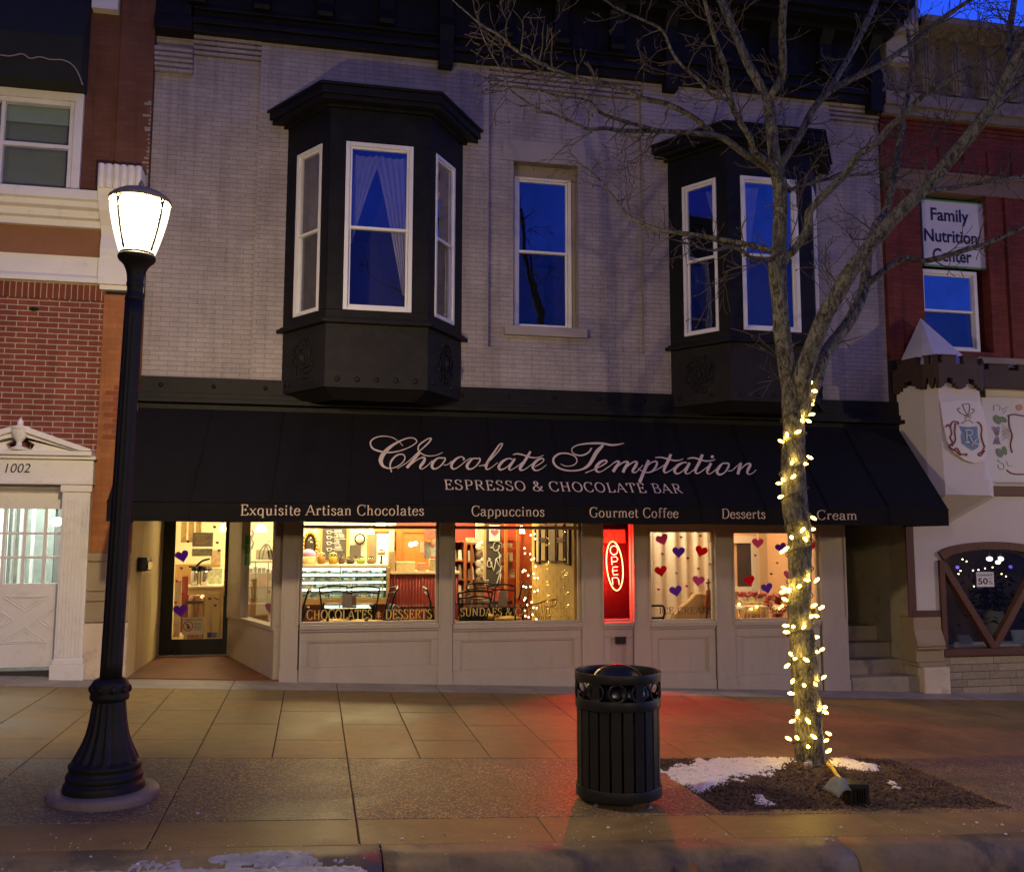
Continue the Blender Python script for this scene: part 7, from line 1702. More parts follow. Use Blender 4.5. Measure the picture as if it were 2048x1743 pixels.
# ---- tables and chairs
ZTB = ZF+.72
def table(px, Y, w, d, label, glass=True):
    c = W(px, 1200, Y); t = thing('cafe_table', label, 'table', (c.x, Y, ZF), 'cafe tables')
    m = MB(); m.box(c.x-w/2, Y-d/2, ZTB-.025, c.x+w/2, Y+d/2, ZTB); m.build('table_top', mk('dark glossy top', (.022, .025, .026), .1, .1, 4), t, bevel=.008)
    for sx in (-1, 1):
        for sy in (-1, 1): m = MB(); m.tube([(c.x+sx*(w/2-.05), Y+sy*(d/2-.05), ZF), (c.x+sx*(w/2-.05), Y+sy*(d/2-.05), ZTB-.026)], .014, 8); m.build('leg', BLK, t)
    return c
table(695, 13.15, .62, .6, 'small square dark table in the dessert window'); table(830, 13.3, .5, .6, 'small dark table between the two side facing chairs')
table(990, 13.0, .78, .6, 'dark table in the cappuccino window'); table(925, 13.9, .7, .6, 'second dark table behind the one in the cappuccino window')
def chair():
    t = thing('cafe_chair', 'x', 'chair', (0, 0, ZF), 'black metal cafe chairs')
    m = MB(); m.lathe([(.19, ZF+.43), (.215, ZF+.45), (.21, ZF+.485), (.12, ZF+.505), (0, ZF+.507)], (0, 0, 0), n=24); m.build('seat_cushion', CUSH, t)
    m = MB(); m.torus((0, 0, ZF+.43), .2, .012, n=28); m.build('seat_ring', BLK, t)
    for sx in (-1, 1):
        m = MB(); m.tube(crom([(sx*.17, -.17, ZF), (sx*.16, -.15, ZF+.43)], 3), .012, 8); m.build('leg', BLK, t)
        m = MB(); m.tube(crom([(sx*.17, .2, ZF), (sx*.16, .17, ZF+.43), (sx*.2, .21, ZF+.7), (sx*.235, .27, ZF+.93)], 5), .012, 8); m.build('leg', BLK, t)
    m = MB(); m.tube(crom([(-.235, .27, ZF+.93), (-.12, .31, ZF+.955), (0, .325, ZF+.96), (.12, .31, ZF+.955), (.235, .27, ZF+.93)], 5), .014, 8); m.tube(crom([(-.225, .25, ZF+.86), (0, .30, ZF+.885), (.225, .25, ZF+.86)], 6), .012, 8); m.build('top_rail', BLK, t)
    m = MB(); n_ = 10
    for j in range(5):
        for i in range(n_+1): u = i/n_*2-1; z = ZF+.50+.22*j/4; hw = .15+.03*j/4; m.v.append((u*hw, .20+.09*(j/4)-.04*u*u, z))
    for j in range(4):
        for i in range(n_): m.f.append((j*11+i, j*11+i+1, (j+1)*11+i+1, (j+1)*11+i)); m.sm.append(True)
    o = m.build('back_panel', BLK, t, recalc=False); sd = o.modifiers.new('t', 'SOLIDIFY'); sd.thickness = .012
    return t
def dup(root, loc, rz_, label):
    r = root.copy(); COL.objects.link(r); r.location = loc; r.rotation_euler = (0, 0, rz_); r['label'] = label
    for ch in list(root.children): c_ = ch.copy(); COL.objects.link(c_); c_.parent = r
    return r
# (photo column, depth, turn, label)
CH = [(672, 13.75, 0, 'black metal chair behind the dessert window table, left of the white menu'), (724, 13.6, -.1, 'black metal chair behind the dessert window table, right of the white menu'), (575, 13.3, -math.pi/2, 'black metal chair at the left edge of the dessert window'), (748, 13.45, -math.pi/2+.1, 'black metal chair seen from the side before the left end of the red counter'), (892, 13.4, math.pi/2-.1, 'black metal chair with yellow cushion at the right edge of the dessert window'),
      (940, 12.68, math.pi+.1, 'black metal chair close to the glass at the left of the cappuccino window'), (1018, 13.75, .25, 'black metal chair behind the cappuccino window table'), (968, 14.3, 0, 'black metal chair at the rear table below the tall chalkboard')]
C0 = chair(); first = True
for px, Y, rz_, lab in CH:
    c = W(px, 1200, Y); z_off = 0
    if first: C0.location = (c.x, Y, ZF); C0.rotation_euler = (0, 0, rz_); C0['label'] = lab; first = False
    else: dup(C0, (c.x, Y, ZF), rz_, lab)
def menucard(px, py0, py1, Y, w, col, lab):
    c = W(px, py1, Y); h = (W(px, py0, Y).z-c.z); m = MB(); z = ZTB+.001; hw = w/FPX*Y/2
    m.prism([(c.x-hw, Y, z), (c.x+hw, Y, z), (c.x+hw, Y+.02, z+h-.02), (c.x+hw-.02, Y+.02, z+h), (c.x-hw+.02, Y+.02, z+h), (c.x-hw, Y+.02, z+h-.02)], (0, .008, 0)); tag(m.build('menu_card', mk(lab[:20], col, .6, .03)), lab, 'menu', 'standing menu cards')
menucard(694, 1178, 1204, 13.05, 18, (.52, .45, .42), 'grey white menu card standing on the dessert window table'); menucard(706, 1163, 1181, 13.3, 14, (.45, .21, .15), 'salmon menu card standing behind the grey white one')
menucard(1006, 1174, 1204, 12.9, 18, (.43, .30, .25), 'dusky pink menu card on the cappuccino window table'); menucard(936, 1161, 1180, 13.8, 13, (.42, .25, .19), 'brownish menu card on the rear table in the cappuccino window')
# ---- shelves, boards in the cappuccino window
SHF = mk('red brown shelf wood', (.34, .10, .035), .5, .15, 5)
def shelfunit(a, c, Y, n, label, dep=.35, cols=1, fillc=None):
    p, q = W(a[0], (a[1]+c[1])/2, Y), W(c[0], (a[1]+c[1])/2, Y); z1 = W(a[0], a[1], Y).z; t = thing('shelf_unit', label, 'shelf unit', ((p.x+q.x)/2, Y, ZF))
    m = MB(); m.box(p.x, Y+dep, ZF, q.x, Y+dep+.02, z1); m.build('back', REDW, t)
    for k in range(cols+1): x = p.x+(q.x-p.x)*k/cols; m = MB(); m.box(x-.018, Y, ZF, x+.018, Y+dep-.001, z1); m.build('side', SHF, t)
    zz_ = [ZF+.02+(z1-ZF-.05)*k/n for k in range(n+1)]
    for z in zz_: m = MB(); m.box(p.x+.019, Y+.01, z, q.x-.019, Y+dep-.002, z+.025); m.build('shelf', SHF, t)
    return p.x, q.x, zz_
rs = random.Random(14)
def goods(p, q, zz_, Y, per, what, cols, where):
    for li, z in enumerate(zz_[:-1]):
        if z < .45: continue
        for k in range(per):
            w = (q-p-.06)/per; x0 = p+.03+w*k+w*.12; x1 = x0+w*.74; h = rs.uniform(.13, .24)
            sh_ = ['lowest', 'second', 'third', 'fourth', 'fifth', 'sixth'][li]
            m = MB(); m.prism([(x0, Y+.04, z+.026), (x1, Y+.04, z+.026), (x1-.01, Y+.07, z+.026+h), (x0+.01, Y+.07, z+.026+h)], (0, .14, 0))
            m.prism([(x0+.02, Y+.037, z+.05), (x1-.02, Y+.037, z+.05), (x1-.025, Y+.05, z+.02+h*.6), (x0+.025, Y+.05, z+.02+h*.6)], (0, -.003, 0))
            tag(m.build('coffee_bag', cols[(k+li) % len(cols)], bevel=.006), f'{what} {["at the left", "in the middle", "at the right"][k if per == 3 else k*2]} on the {sh_} shelf up of the {where}', 'packet', 'packets on the shop shelves')
BAGC = [mk('cream packet', (.66, .58, .42), .5, .35, 30), mk('dark printed packet', (.20, .14, .1), .5, .7, 40), mk('white packet', (.7, .66, .58), .5, .3, 40)]
a = shelfunit(Z3(150, 345), Z3(340, 1000), 15.6, 5, 'red brown shelf unit at the left edge of the cappuccino window'); goods(a[0], a[1], a[2], 15.6, 2, 'printed box', BAGC, 'left red shelf unit')
a = shelfunit(Z3(355, 375), Z3(505, 900), 15.9, 5, 'two column shelf of coffee bags beside the tall chalkboard', .3, 2); goods(a[0], a[1], a[2], 15.9, 2, 'coffee bag', BAGC[:2], 'two column coffee shelf')
simple('name_board', 'cream lettered board on top of the coffee shelf', 'sign', Z3(355, 305), Z3(500, 372), 15.9, .05, mk('cream lettered board', (.6, .5, .32), .6, .5, 20))
p, q = W(*Z3(505, 180), 15.95), W(*Z3(600, 930), 15.95); m = MB(); m.box(p.x, 15.95, ZF, q.x, 16.1, 2.6); m.build('cream_post', CRM, shop)
for k in range(5):
    z = W(*Z3(550, 430+115*k), 15.85).z; m = MB(); c = W(*Z3(555, 430), 15.85); m.ball((c.x, 15.85, z), .09, 10, (1, .6, 1)); m.ball((c.x+.03, 15.82, z+.06), .05, 8); tag(m.build('wrapped_sweet', BAGC[k % 3]), f'wrapped sweet bag number {k+1} from the top on the cream post' if 0 else f'wrapped sweet bag hanging {["highest", "second highest", "at middle height", "second lowest", "lowest"][k]} on the cream post', 'packet', 'sweet bags on the cream post')
tcb = thing('chalkboard', 'tall dark chalkboard with a chalk drawn figure beside the shelves', 'chalkboard', W(*Z3(735, 980), 15.3))
partbox(tcb, 'board', Z3(632, 120), Z3(836, 985), 15.3, .03, CHALK); partbox(tcb, 'frame', Z3(595, 180), Z3(632, 880), 15.29, .05, mk('tan frame', (.46, .33, .16), .5))
f3 = lambda x, y: W(*Z3(x, y), 15.288); m = MB()
for st in ([(840, 385), (780, 360), (735, 390), (725, 440), (755, 485), (800, 460), (808, 410)], [(690, 440), (720, 440)], [(790, 490), (815, 530), (830, 560), (765, 595), (760, 640), (738, 760)], [(765, 590), (800, 670), (830, 730), (770, 800)], [(738, 760), (710, 690), (690, 640)], [(815, 540), (820, 700)], [(830, 730), (800, 850), (765, 970)], [(830, 800), (815, 970)], [(650, 630), (645, 680), (665, 705), (700, 695), (705, 640), (660, 620), (650, 630)], [(660, 585), (690, 600), (660, 610), (690, 620)], [(610, 885), (665, 885)], [(612, 910), (660, 912)], [(615, 935), (660, 938)]): m.tube([f3(*p) for p in crom(st, 3)], .0085, 5)
m.build('chalk_drawing', CK, tcb)
hp = thing('heart_poster', 'white poster with a pink heart pinned on the tall chalkboard', 'poster', W(*Z3(745, 350), 15.26)); partbox(hp, 'paper', Z3(672, 130), Z3(820, 352), 15.27, .004, WHT)
def heartpts(cx, cy, s, rot, n=26):
    out = []
    for k in range(n):
        t = 2*math.pi*k/n; x = 16*math.sin(t)**3/17; y = -(13*math.cos(t)-5*math.cos(2*t)-2*math.cos(3*t)-math.cos(4*t))/17-.05
        out.append((cx+s*(x*math.cos(rot)-y*math.sin(rot)), cy+s*(x*math.sin(rot)+y*math.cos(rot))))
    return out
def heart(px, py, s, rot, Y, mat, label=None, parent=None, group=None, name='heart_sticker'):
    m = MB(); m.prism([tuple(W(*p, Y)) for p in heartpts(px, py, s, rot)], (0, .0015, 0))
    o = m.build(name, mat, parent)
    if parent is None: tag(o, label, 'heart sticker', group)
PINK = thin('pink paper', (.70, .15, .45)); PURP = thin('purple paper', (.22, .06, .62)); REDP = thin('red paper', (.72, .015, .035)); GRYP = mk('grey paper', (.3, .28, .24), .6, .06); DKR = mk('dark red paper', (.16, .03, .02), .6)
heart(*Z3(745, 235), 8.5, 0, 15.265, mk('pink heart print', (.6, .12, .25), .6), parent=hp, name='heart')
# corner shelf with orange posts
cq = thing('corner_shelf', 'orange corner shelf with white packets beside the red wall', 'shelf unit', W(*Z3(980, 1000), 15.4))
for a, c in ((885, 925), (1048, 1085)): partbox(cq, 'post', Z3(a, 100), Z3(c, 1130), 15.3, .06, ORW)
for y in (300, 440, 625, 740, 850): partbox(cq, 'shelf', Z3(840, y), Z3(1047, y+14), 15.37, .3, SHF)
p, q = W(*Z3(836, 160), 15.72), W(*Z3(1110, 1000), 15.72); m = MB(); m.box(p.x, 15.72, ZF, q.x, 15.75, 2.6); m.build('back', mk('bright red board', (.46, .05, .025), .5), cq)
for k, (x, y0, y1) in enumerate(((865, 385, 438), (865, 520, 620), (960, 505, 622), (865, 690, 738), (950, 640, 738), (985, 760, 848), (955, 380, 438))): 
    simple('sweet_packet', ['cream packet left on the upper corner shelf', 'tall cream packet left on the middle corner shelf', 'white bag right on the middle corner shelf', 'cream packet left on the fourth corner shelf', 'pale packet right on the fourth corner shelf', 'white bag right on the lowest corner shelf', 'cream box right on the upper corner shelf'][k], 'packet', Z3(x-26, y0), Z3(x+34, y1), 15.42, .12, BAGC[k % 3], .008, 'packets on the corner shelf')
simple('flower_pot', 'red flower bunch at the top of the corner shelf', 'flowers', Z3(930, 345), Z3(1030, 420), 15.45, .1, mk('red flowers', (.55, .07, .03), .6, .6, 40), .02)
m = MB(); m.box(3.40, 15.8, ZF, RXB-.005, 15.84, 2.7); m.build('red_partition', mk('orange red wall', (.50, .10, .03), .55, .1, 2), shop)
# ladder chair leaning, frames on papered wall
lt = thing('ladder_rack', 'black ladder shaped rack leaning by the papered wall', 'rack', W(*Z3(1160, 1250), 14.4)); f4 = lambda x, y: W(*Z3(x, y), 14.4)
m = MB(); m.tube([f4(1075, 1160), f4(1130, 920), f4(1150, 900)], .014, 8); m.tube([f4(1165, 1250), f4(1240, 930)], .014, 8); m.build('rails', BLK, lt)
for k in range(4): m = MB(); a, c = f4(1135-14*k, 940+55*k), f4(1232-14*k, 960+55*k); m.box(a.x, 14.38, c.z-.02, c.x, 14.42, a.z+.02); m.build('rung', mk('salmon slat', (.5, .26, .17), .6), lt)
def wallframe(x0, y0, x1, y1, label, pic):
    a, c = WX(*Z3(x0, (y0+y1)/2), RX1-.001), WX(*Z3(x1, (y0+y1)/2), RX1-.001); z1 = WX(*Z3((x0+x1)/2, y0), RX1).z; z0 = WX(*Z3((x0+x1)/2, y1), RX1).z
    ya, yb2 = sorted((a.y, c.y)); t = thing('picture_frame', label, 'picture frame', (RX1, (ya+yb2)/2, z0), 'frames on the papered wall')
    m = MB(); w = .03
    for q in ((ya, z0, yb2, z0+w), (ya, z1-w, yb2, z1), (ya, z0+w, ya+w, z1-w), (yb2-w, z0+w, yb2, z1-w)): m.box(RX1-.035, q[0], q[1], RX1-.002, q[2], q[3])
    m.build('frame', BLK, t); m = MB(); m.box(RX1-.015, ya+w, z0+w, RX1-.002, yb2-w, z1-w); m.build('picture', mk(label[:24], pic, .5, .3, 12), t)
wallframe(1318, 150, 1380, 660, 'leftmost tall cream picture on the papered wall', (.6, .5, .28)); wallframe(1385, 345, 1470, 640, 'lower of the two pictures second from left on the papered wall', (.58, .45, .22)); wallframe(1385, 120, 1470, 335, 'upper of the two pictures second from left on the papered wall', (.6, .5, .3)); wallframe(1480, 120, 1605, 640, 'widest picture with a grey image on the papered wall', (.3, .24, .15)); wallframe(1622, 345, 1715, 645, 'lower of the two pictures right of the widest one', (.6, .47, .24)); wallframe(1622, 120, 1715, 335, 'upper of the two pictures right of the widest one', (.6, .5, .3)); wallframe(1735, 150, 1790, 680, 'rightmost tall picture on the papered wall', (.6, .5, .28))
# gold wire chair
gc = thing('wire_chair', 'gold wire backed chair close to the glass of the cappuccino window', 'chair', W(*Z3(1420, 1440), 12.7)); f5 = lambda x, y, Y=12.7: W(*Z3(x, y), Y)
GM = mk('gold wire', (.42, .24, .06), .35, .1, 9, metal=.7); m = MB(); tr5 = crom([tuple(f5(1215, 1225, 12.6)), tuple(f5(1330, 1205, 12.75)), tuple(f5(1450, 1165, 12.85)), tuple(f5(1595, 1150, 12.8))], 5); m.tube(tr5, .011, 8); m.tube(crom([tuple(f5(1595, 1150, 12.8)), tuple(f5(1570, 1230, 12.65)), tuple(f5(1480, 1250, 12.5)), tuple(f5(1420, 1240, 12.5))], 5), .009, 8); m.build('back_rail', GM, gc)
for k in range(9): m = MB(); q = tr5[min(len(tr5)-1, 1+int(k*1.6))]; m.tube([q, f5(1330+22*k, 1440, 12.75)], .006, 6); m.build('spindle', GM, gc)
m = MB(); c = f5(1420, 1470, 12.72); m.lathe([(.2, 0), (.22, .02), (.2, .05), (0, .06)], (c.x, c.y, c.z-.06), n=20); m.build('seat', CUSH, gc)
m = MB()
for k in range(4): a = k*1.57+.7; m.tube([(c.x+.17*math.cos(a), c.y+.17*math.sin(a), ZF), (c.x+.15*math.cos(a), c.y+.15*math.sin(a), c.z-.05)], .012, 6)
m.build('legs', GM, gc)
# fairy lights hanging inside the cappuccino window
FL = [(1155, 450), (1160, 520), (1230, 530), (1285, 590), (1250, 605), (1305, 700), (1145, 745), (1130, 770), (1165, 755), (1205, 820), (1280, 795), (1290, 855), (1335, 855), (1140, 970), (1175, 980), (1235, 975), (1335, 1025), (1290, 1040), (1165, 1130), (1150, 1155), (1250, 1185), (1190, 1220), (1275, 1260), (1320, 1265), (1160, 1300), (1265, 1355), (1165, 1375), (1210, 1390), (1315, 1415), (1325, 1440), (1110, 200), (1290, 255), (1300, 320), (1240, 270)]
fl = thing('fairy_lights', 'loose strand of small warm lights hanging inside the cappuccino window', 'string lights', W(*Z3(1230, 1440), YW+.2)); FB = emi('fairy bulb', (1, .82, .45), 9)
m = MB(); m.tube(crom([tuple(W(*Z3(*p), YW+.22)) for p in sorted(FL, key=lambda t: t[1])], 2), .0018, 4); m.build('wire', GM, fl)
for q in FL: m = MB(); m.ball(W(*Z3(*q), YW+.22), .0105, 8, (1, 1, 1.1)); m.build('bulb', FB, fl)
# ---- what the glass door shows
CAB = mk('cream cabinet', (.52, .38, .18), .5, .06, 3)
cbn = thing('serving_cabinet', 'cream serving cabinet with a pale top behind the glass door', 'cabinet', W(*ZD(490, 1300), 15.3)); YCb = 15.3
p, q = W(*ZD(365, 800), YCb), W(*ZD(625, 800), YCb); q2 = q.x+.9; m = MB(); m.box(p.x, YCb, ZF, q2, YCb+.6, p.z); m.build('body', CAB, cbn, bevel=.005)
m = MB(); m.box(p.x-.02, YCb-.02, p.z+.001, q2, YCb+.62, p.z+.035); m.build('top', mk('pale counter', (.68, .6, .42), .4), cbn, bevel=.004)
for k in range(3): m = MB(); m.box(q.x+.03+.13*k, YCb-.012, ZF+.1, q.x+.14+.13*k, YCb-.001, p.z-.08); m.build('panel', CAB, cbn, bevel=.004); m = MB(); m.tube([(q.x+.085+.13*k-.03, YCb-.03, p.z-.14), (q.x+.085+.13*k+.03, YCb-.03, p.z-.17)], .006, 6); m.build('handle', BLK, cbn)
STL = mk('brushed steel', (.5, .48, .44), .25, .05, 9, metal=1)
for k, x in enumerate((455, 550)):
    c = W(*ZD(x, 770), YCb+.2); t = thing('coffee_flask', ('left' if k == 0 else 'right')+' steel coffee flask with black pump top on the cabinet', 'flask', (c.x, c.y, p.z+.036), 'coffee flasks')
    m = MB(); m.lathe([(.055, 0), (.06, .01), (.06, .2), (.05, .23)], (c.x, c.y, p.z+.036), n=18); m.build('body', STL, t); m = MB(); m.lathe([(.05, .23), (.058, .25), (.05, .29), (.02, .3), (0, .3)], (c.x, c.y, p.z+.036), n=18); m.box(c.x-.09, c.y-.02, p.z+.31, c.x+.03, c.y+.02, p.z+.335); m.build('pump_top', BLK, t)
c = W(*ZD(535, 600), YCb+.3); m = MB(); m.ball((c.x, c.y, c.z), .1, 12, (1.6, 1, .5)); m.tube(crom([(c.x-.1, c.y-.1, c.z+.02), (c.x, c.y-.12, c.z+.12), (c.x+.12, c.y-.1, c.z+.16)], 3), .018, 6); tag(m.build('cup_stack', BLK), 'black lidded cups stacked behind the coffee flasks', 'cups')
bnn = thing('striped_bin', 'brown and silver striped bin in front of the cream cabinet', 'bin', W(*ZD(460, 1300), 14.95)); p2, q2_ = W(*ZD(385, 870), 14.9), W(*ZD(560, 870), 14.9); r_ = (q2_.x-p2.x)/2; cx_ = (p2.x+q2_.x)/2
m = MB(); m.lathe([(r_*.95, ZF), (r_, ZF+.02), (r_, p2.z-.1), (r_*1.03, p2.z-.09), (r_*1.03, p2.z)], (cx_, 14.95+r_*.2, 0), n=26); m.build('body', mk('striped metal', (.34, .2, .12), .2, .9, 9, metal=.7, stretch=(2.2, 2.2, .02)), bnn)
m = MB(); a, c = W(*ZD(365, 925), 14.82), W(*ZD(550, 960), 14.82); m.box(a.x, 14.80, c.z, c.x, 14.84, a.z); m.build('flap', mk('brown flap', (.10, .045, .025), .4), bnn)
bs = thing('notice_board', 'grey notice board with rows of writing behind the glass door', 'notice board', W(*ZD(535, 370), 15.6)); partbox(bs, 'board', ZD(435, 228), ZD(645, 372), 15.6, .02, mk('grey board', (.16, .135, .11), .5, .1)); 
m = MB()
for k in range(6): a, c = W(*ZD(470, 250+18*k), 15.596), W(*ZD(470+145-(k % 3)*22, 250+18*k), 15.596); m.box(a.x, 15.594, a.z-.005, c.x, 15.598, a.z+.005)
m.build('writing', mk('tan writing', (.4, .26, .15), .7), bs)
simple('sweet_tray_picture', 'grey picture panel below the notice board', 'picture', ZD(430, 392), ZD(640, 470), 15.62, .02, mk('grey picture', (.22, .19, .13), .5, .6, 16))
for k in range(3): simple('wall_pocket', ['left', 'middle', 'right'][k]+' column of cream menu pockets at the top of the door view', 'pockets', ZD(318+75*k, 120), ZD(375+75*k, 330), 15.75+.01*k, .02, mk('pockets %d' % k, (.42, .27, .10), .6, .6, 22), 0, 'menu pockets')
simple('wood_panel', 'tan beadboard panel behind the coffee flasks', 'panel', ZD(255, 550), ZD(720, 790), 16.2, .03, mk('tan beadboard', (.42, .24, .085), .5, .12, 3, stretch=(9, 1, .3)))
simple('wall_pictures', 'red and white pictures at the right of the grey picture panel', 'pictures', ZD(625, 405), ZD(725, 550), 15.9, .02, mk('small pictures', (.5, .28, .16), .6, .9, 22))
simple('red_stand', 'red floor stand with papers at the left in the door view', 'stand', ZD(318, 675), ZD(385, 1250), 15.0, .03, mk('red stand', (.36, .07, .05), .5, .3, 6)); simple('poster_stand', 'white poster stand leaning at the left of the door view', 'stand', ZD(245, 720), ZD(315, 1300), 14.8, .03, mk('white poster stand', (.55, .42, .3), .6, .4, 8))
simple('cake_case', 'bright glass cake case at the right edge of the door view', 'case', ZD(590, 590), ZD(740, 775), 15.8, .3, mk('cake case', (.6, .52, .3), .3, .8, 22))
GD = YD+.008
heart(*ZD(330, 470), 14.5, -.25, GD-.004, PURP, 'large purple heart stuck at the upper left of the door glass'); heart(*ZD(310, 1030), 15, -.12, GD-.004, PURP, 'large purple heart stuck at the lower left of the door glass')
for (x, y, mt, lab) in ((387, 320, DKR, 'small dark red heart above the large upper purple heart on the door'), (690, 333, DKR, 'small dark red heart at the right edge of the door glass beside the notice board'), (322, 594, DKR, 'small dark red heart below the large upper purple heart on the door'), (612, 907, DKR, 'small dark red heart in front of the cream cabinet on the door'), (668, 975, DKR, 'small dark red heart at the lower right of the door glass'), (662, 172, DKR, 'small dark heart at the top right of the door glass'), (275, 727, REDP, 'small bright red heart at the left edge of the door glass'), (262, 948, REDP, 'bright red heart just above the lower purple heart on the door'), (335, 862, REDP, 'bright red heart left of the striped bin on the door'), (710, 412, DKR, 'tiny dark heart at the right edge of the door glass near the pictures')): heart(*ZD(x, y), 3.6, .2, GD-.004, mt, lab, None, 'small hearts on the entry door')
np_ = thing('pet_sign', 'white no pets allowed notice with a red ring on the door glass', 'sign', W(*ZD(440, 1270), GD)); partbox(np_, 'paper', ZD(330, 1098), ZD(548, 1272), GD-.006, .003, mk('notice paper', (.66, .58, .42), .6, .03))
c = W(*ZD(390, 1187), GD-.008); m = MB(); m.torus(c, 44*.19506/FPX*GD, .006, (0, 1, 0), 26, 6); m.tube([c+V(-.045, 0, .045), c+V(.045, 0, -.045)], .006, 6); m.build('ring', mk('red ring', (.5, .05, .03), .5), np_)
m = MB(); m.ball(c+V(.005, .003, -.012), .022, 8, (1, .15, 1.3)); m.ball(c+V(-.008, .003, .024), .013, 8, (1.2, .15, .9)); m.build('dog', BLK, np_)
m = MB(); a, b2 = W(*ZD(358, 1132), GD-.008), W(*ZD(530, 1128), GD-.008); sans('NO PETS ALLOWED', a, b2, (0, 0, 1), .026, m, .01)
for k in range(6): a, b2 = W(*ZD(450, 1155+14*k), GD-.008), W(*ZD(530-(k % 2)*8, 1155+14*k), GD-.008); m.box(a.x, GD-.009, a.z-.002, b2.x, GD-.0075, a.z+.002)
m.build('print', BLK, np_, recalc=False)
for k, (x0, x1, col) in enumerate(((587, 632, (.05, .07, .14)), (634, 684, (.10, .16, .32)))): simple('card_sticker', ['dark blue', 'light blue'][k]+' square card sticker at the lower right of the door glass', 'sticker', ZD(x0, 1250), ZD(x1, 1306), GD-.006, .002, mk('card sticker %d' % k, col, .5, .2, 40), 0)
# ---- narrow angled window
gp = thing('green_notice', 'strip of green papers hanging inside the narrow angled window', 'notice', W(*ZD(1000, 565), 13.55))
for k in range(3): partbox(gp, 'sheet', ZD(975-3*k, 255+105*k), ZD(1040-3*k, 352+105*k), 13.5+.01*k, .003, mk('green paper %d' % k, (.05, .30+.03*k, .10), .6, .1))
rk_ = thing('glass_rack', 'glass rack with brightly lit shelves of sweets in the narrow angled window', 'rack', W(*ZD(1170, 1000), 15.2)); YG = 15.1
LG2 = emi('warm shelf light', (1, .74, .34), 1.8)
for y in (528, 790): partbox(rk_, 'shelf', ZD(1000, y-6), ZD(1400, y+6), YG, .35, mk('rack shelf', (.09, .06, .03), .3)) if y == 528 else partbox(rk_, 'shelf', ZD(1000, y-6), ZD(1400, y+6), YG, .35, bpy.data.materials['rack shelf'])
for y0, y1 in ((545, 640), (850, 940)): partbox(rk_, 'lit_back', ZD(1010, y0), ZD(1400, y1), YG+.36, .01, LG2)
for x in (1075, 1205, 1290): partbox(rk_, 'bar', ZD(x-5, 520), ZD(x+5, 1110), YG-.02, .02, BLK)
partbox(rk_, 'back', ZD(1000, 641), ZD(1400, 849), YG+.37, .01, mk('rack back', (.36, .21, .08), .5, .8, 22))
rs2 = random.Random(2)
for k in range(10): x = 1020+34*k; simple('sweet_box', f'{["cream", "brown", "gold"][k % 3]} sweet box, number {k+1} along the glass rack' if 0 else f'{["cream", "brown", "gold"][k % 3]} sweet box {["at the far left of", "at the left of", "left of the middle on", "in the middle left of", "in the middle of", "in the middle right of", "right of the middle on", "at the right of", "near the right end of", "at the far right of"][k]} the lit glass rack shelf', 'box', ZD(x, rs2.uniform(690, 740)), ZD(x+26, 786), YG+.1, .12, [BAGC[0], mk('brown box', (.2, .08, .04), .5, .3, 20) if k == 1 else BAGC[1], GOLD][k % 3], .004, 'boxes on the lit rack')
for k in range(8): simple('sweet_box', f'low {["brown", "cream"][k % 2]} sweet box {["furthest left on", "second from left on", "third from left on", "fourth from left on", "fourth from right on", "third from right on", "second from right on", "furthest right on"][k]} the upper lit shelf of the glass rack', 'box', ZD(1015+44*k, rs2.uniform(575, 615)), ZD(1050+44*k, 640), YG+.12, .12, [BAGC[1], BAGC[0]][k % 2], .004, 'boxes on the upper lit shelf')
for k in range(6): simple('sweet_tray', f'flat tray of sweets {["furthest left on", "second from left on", "left of centre on", "right of centre on", "second from right on", "furthest right on"][k]} the lower lit shelf of the glass rack', 'tray', ZD(1012+60*k, rs2.uniform(890, 910)), ZD(1060+60*k, 935), YG+.12, .14, [pcol[0], GOLD, pcol[2]][k % 3], .004, 'trays on the lower lit shelf')
simple('red_bucket', 'small red bucket on the glass rack', 'bucket', ZD(1115, 665), ZD(1200, 780), YG-.05, .1, mk('red bucket', (.34, .10, .06), .5), .02)
simple('carton', 'large brown cardboard carton at the bottom of the narrow angled window', 'carton', ZD(985, 955), ZD(1420, 1110), YG-.25, .3, mk('brown carton', (.24, .11, .05), .7, .2, 6), .01)
m = MB(); f6 = lambda x, y: W(*ZD(x, y), 15.0)
for st in ([(1120, 500), (1130, 420), (1190, 345), (1240, 400), (1260, 500)], [(1190, 345), (1165, 430), (1150, 500)], [(1190, 345), (1215, 430), (1220, 500)], [(1045, 205), (1060, 240), (1040, 290), (1060, 330), (1040, 400)]): m.tube([f6(*p) for p in crom(st, 4)], .012, 6)
tag(m.build('wire_dome', BLK), 'black wire dome stand on top of the glass rack', 'stand')
simple('sweets_heap', 'heap of wrapped sweets under the wire dome', 'sweets', ZD(1085, 400), ZD(1270, 505), 15.12, .15, mk('sweets heap', (.55, .40, .18), .6, .9, 30), .02); simple('red_board', 'red beadboard strip at the right of the narrow angled window', 'panel', ZD(1270, 190), ZD(1380, 512), 15.6, .03, mk('rusty beadboard', (.36, .13, .05), .5, .3, 4, stretch=(9, 1, .3)))

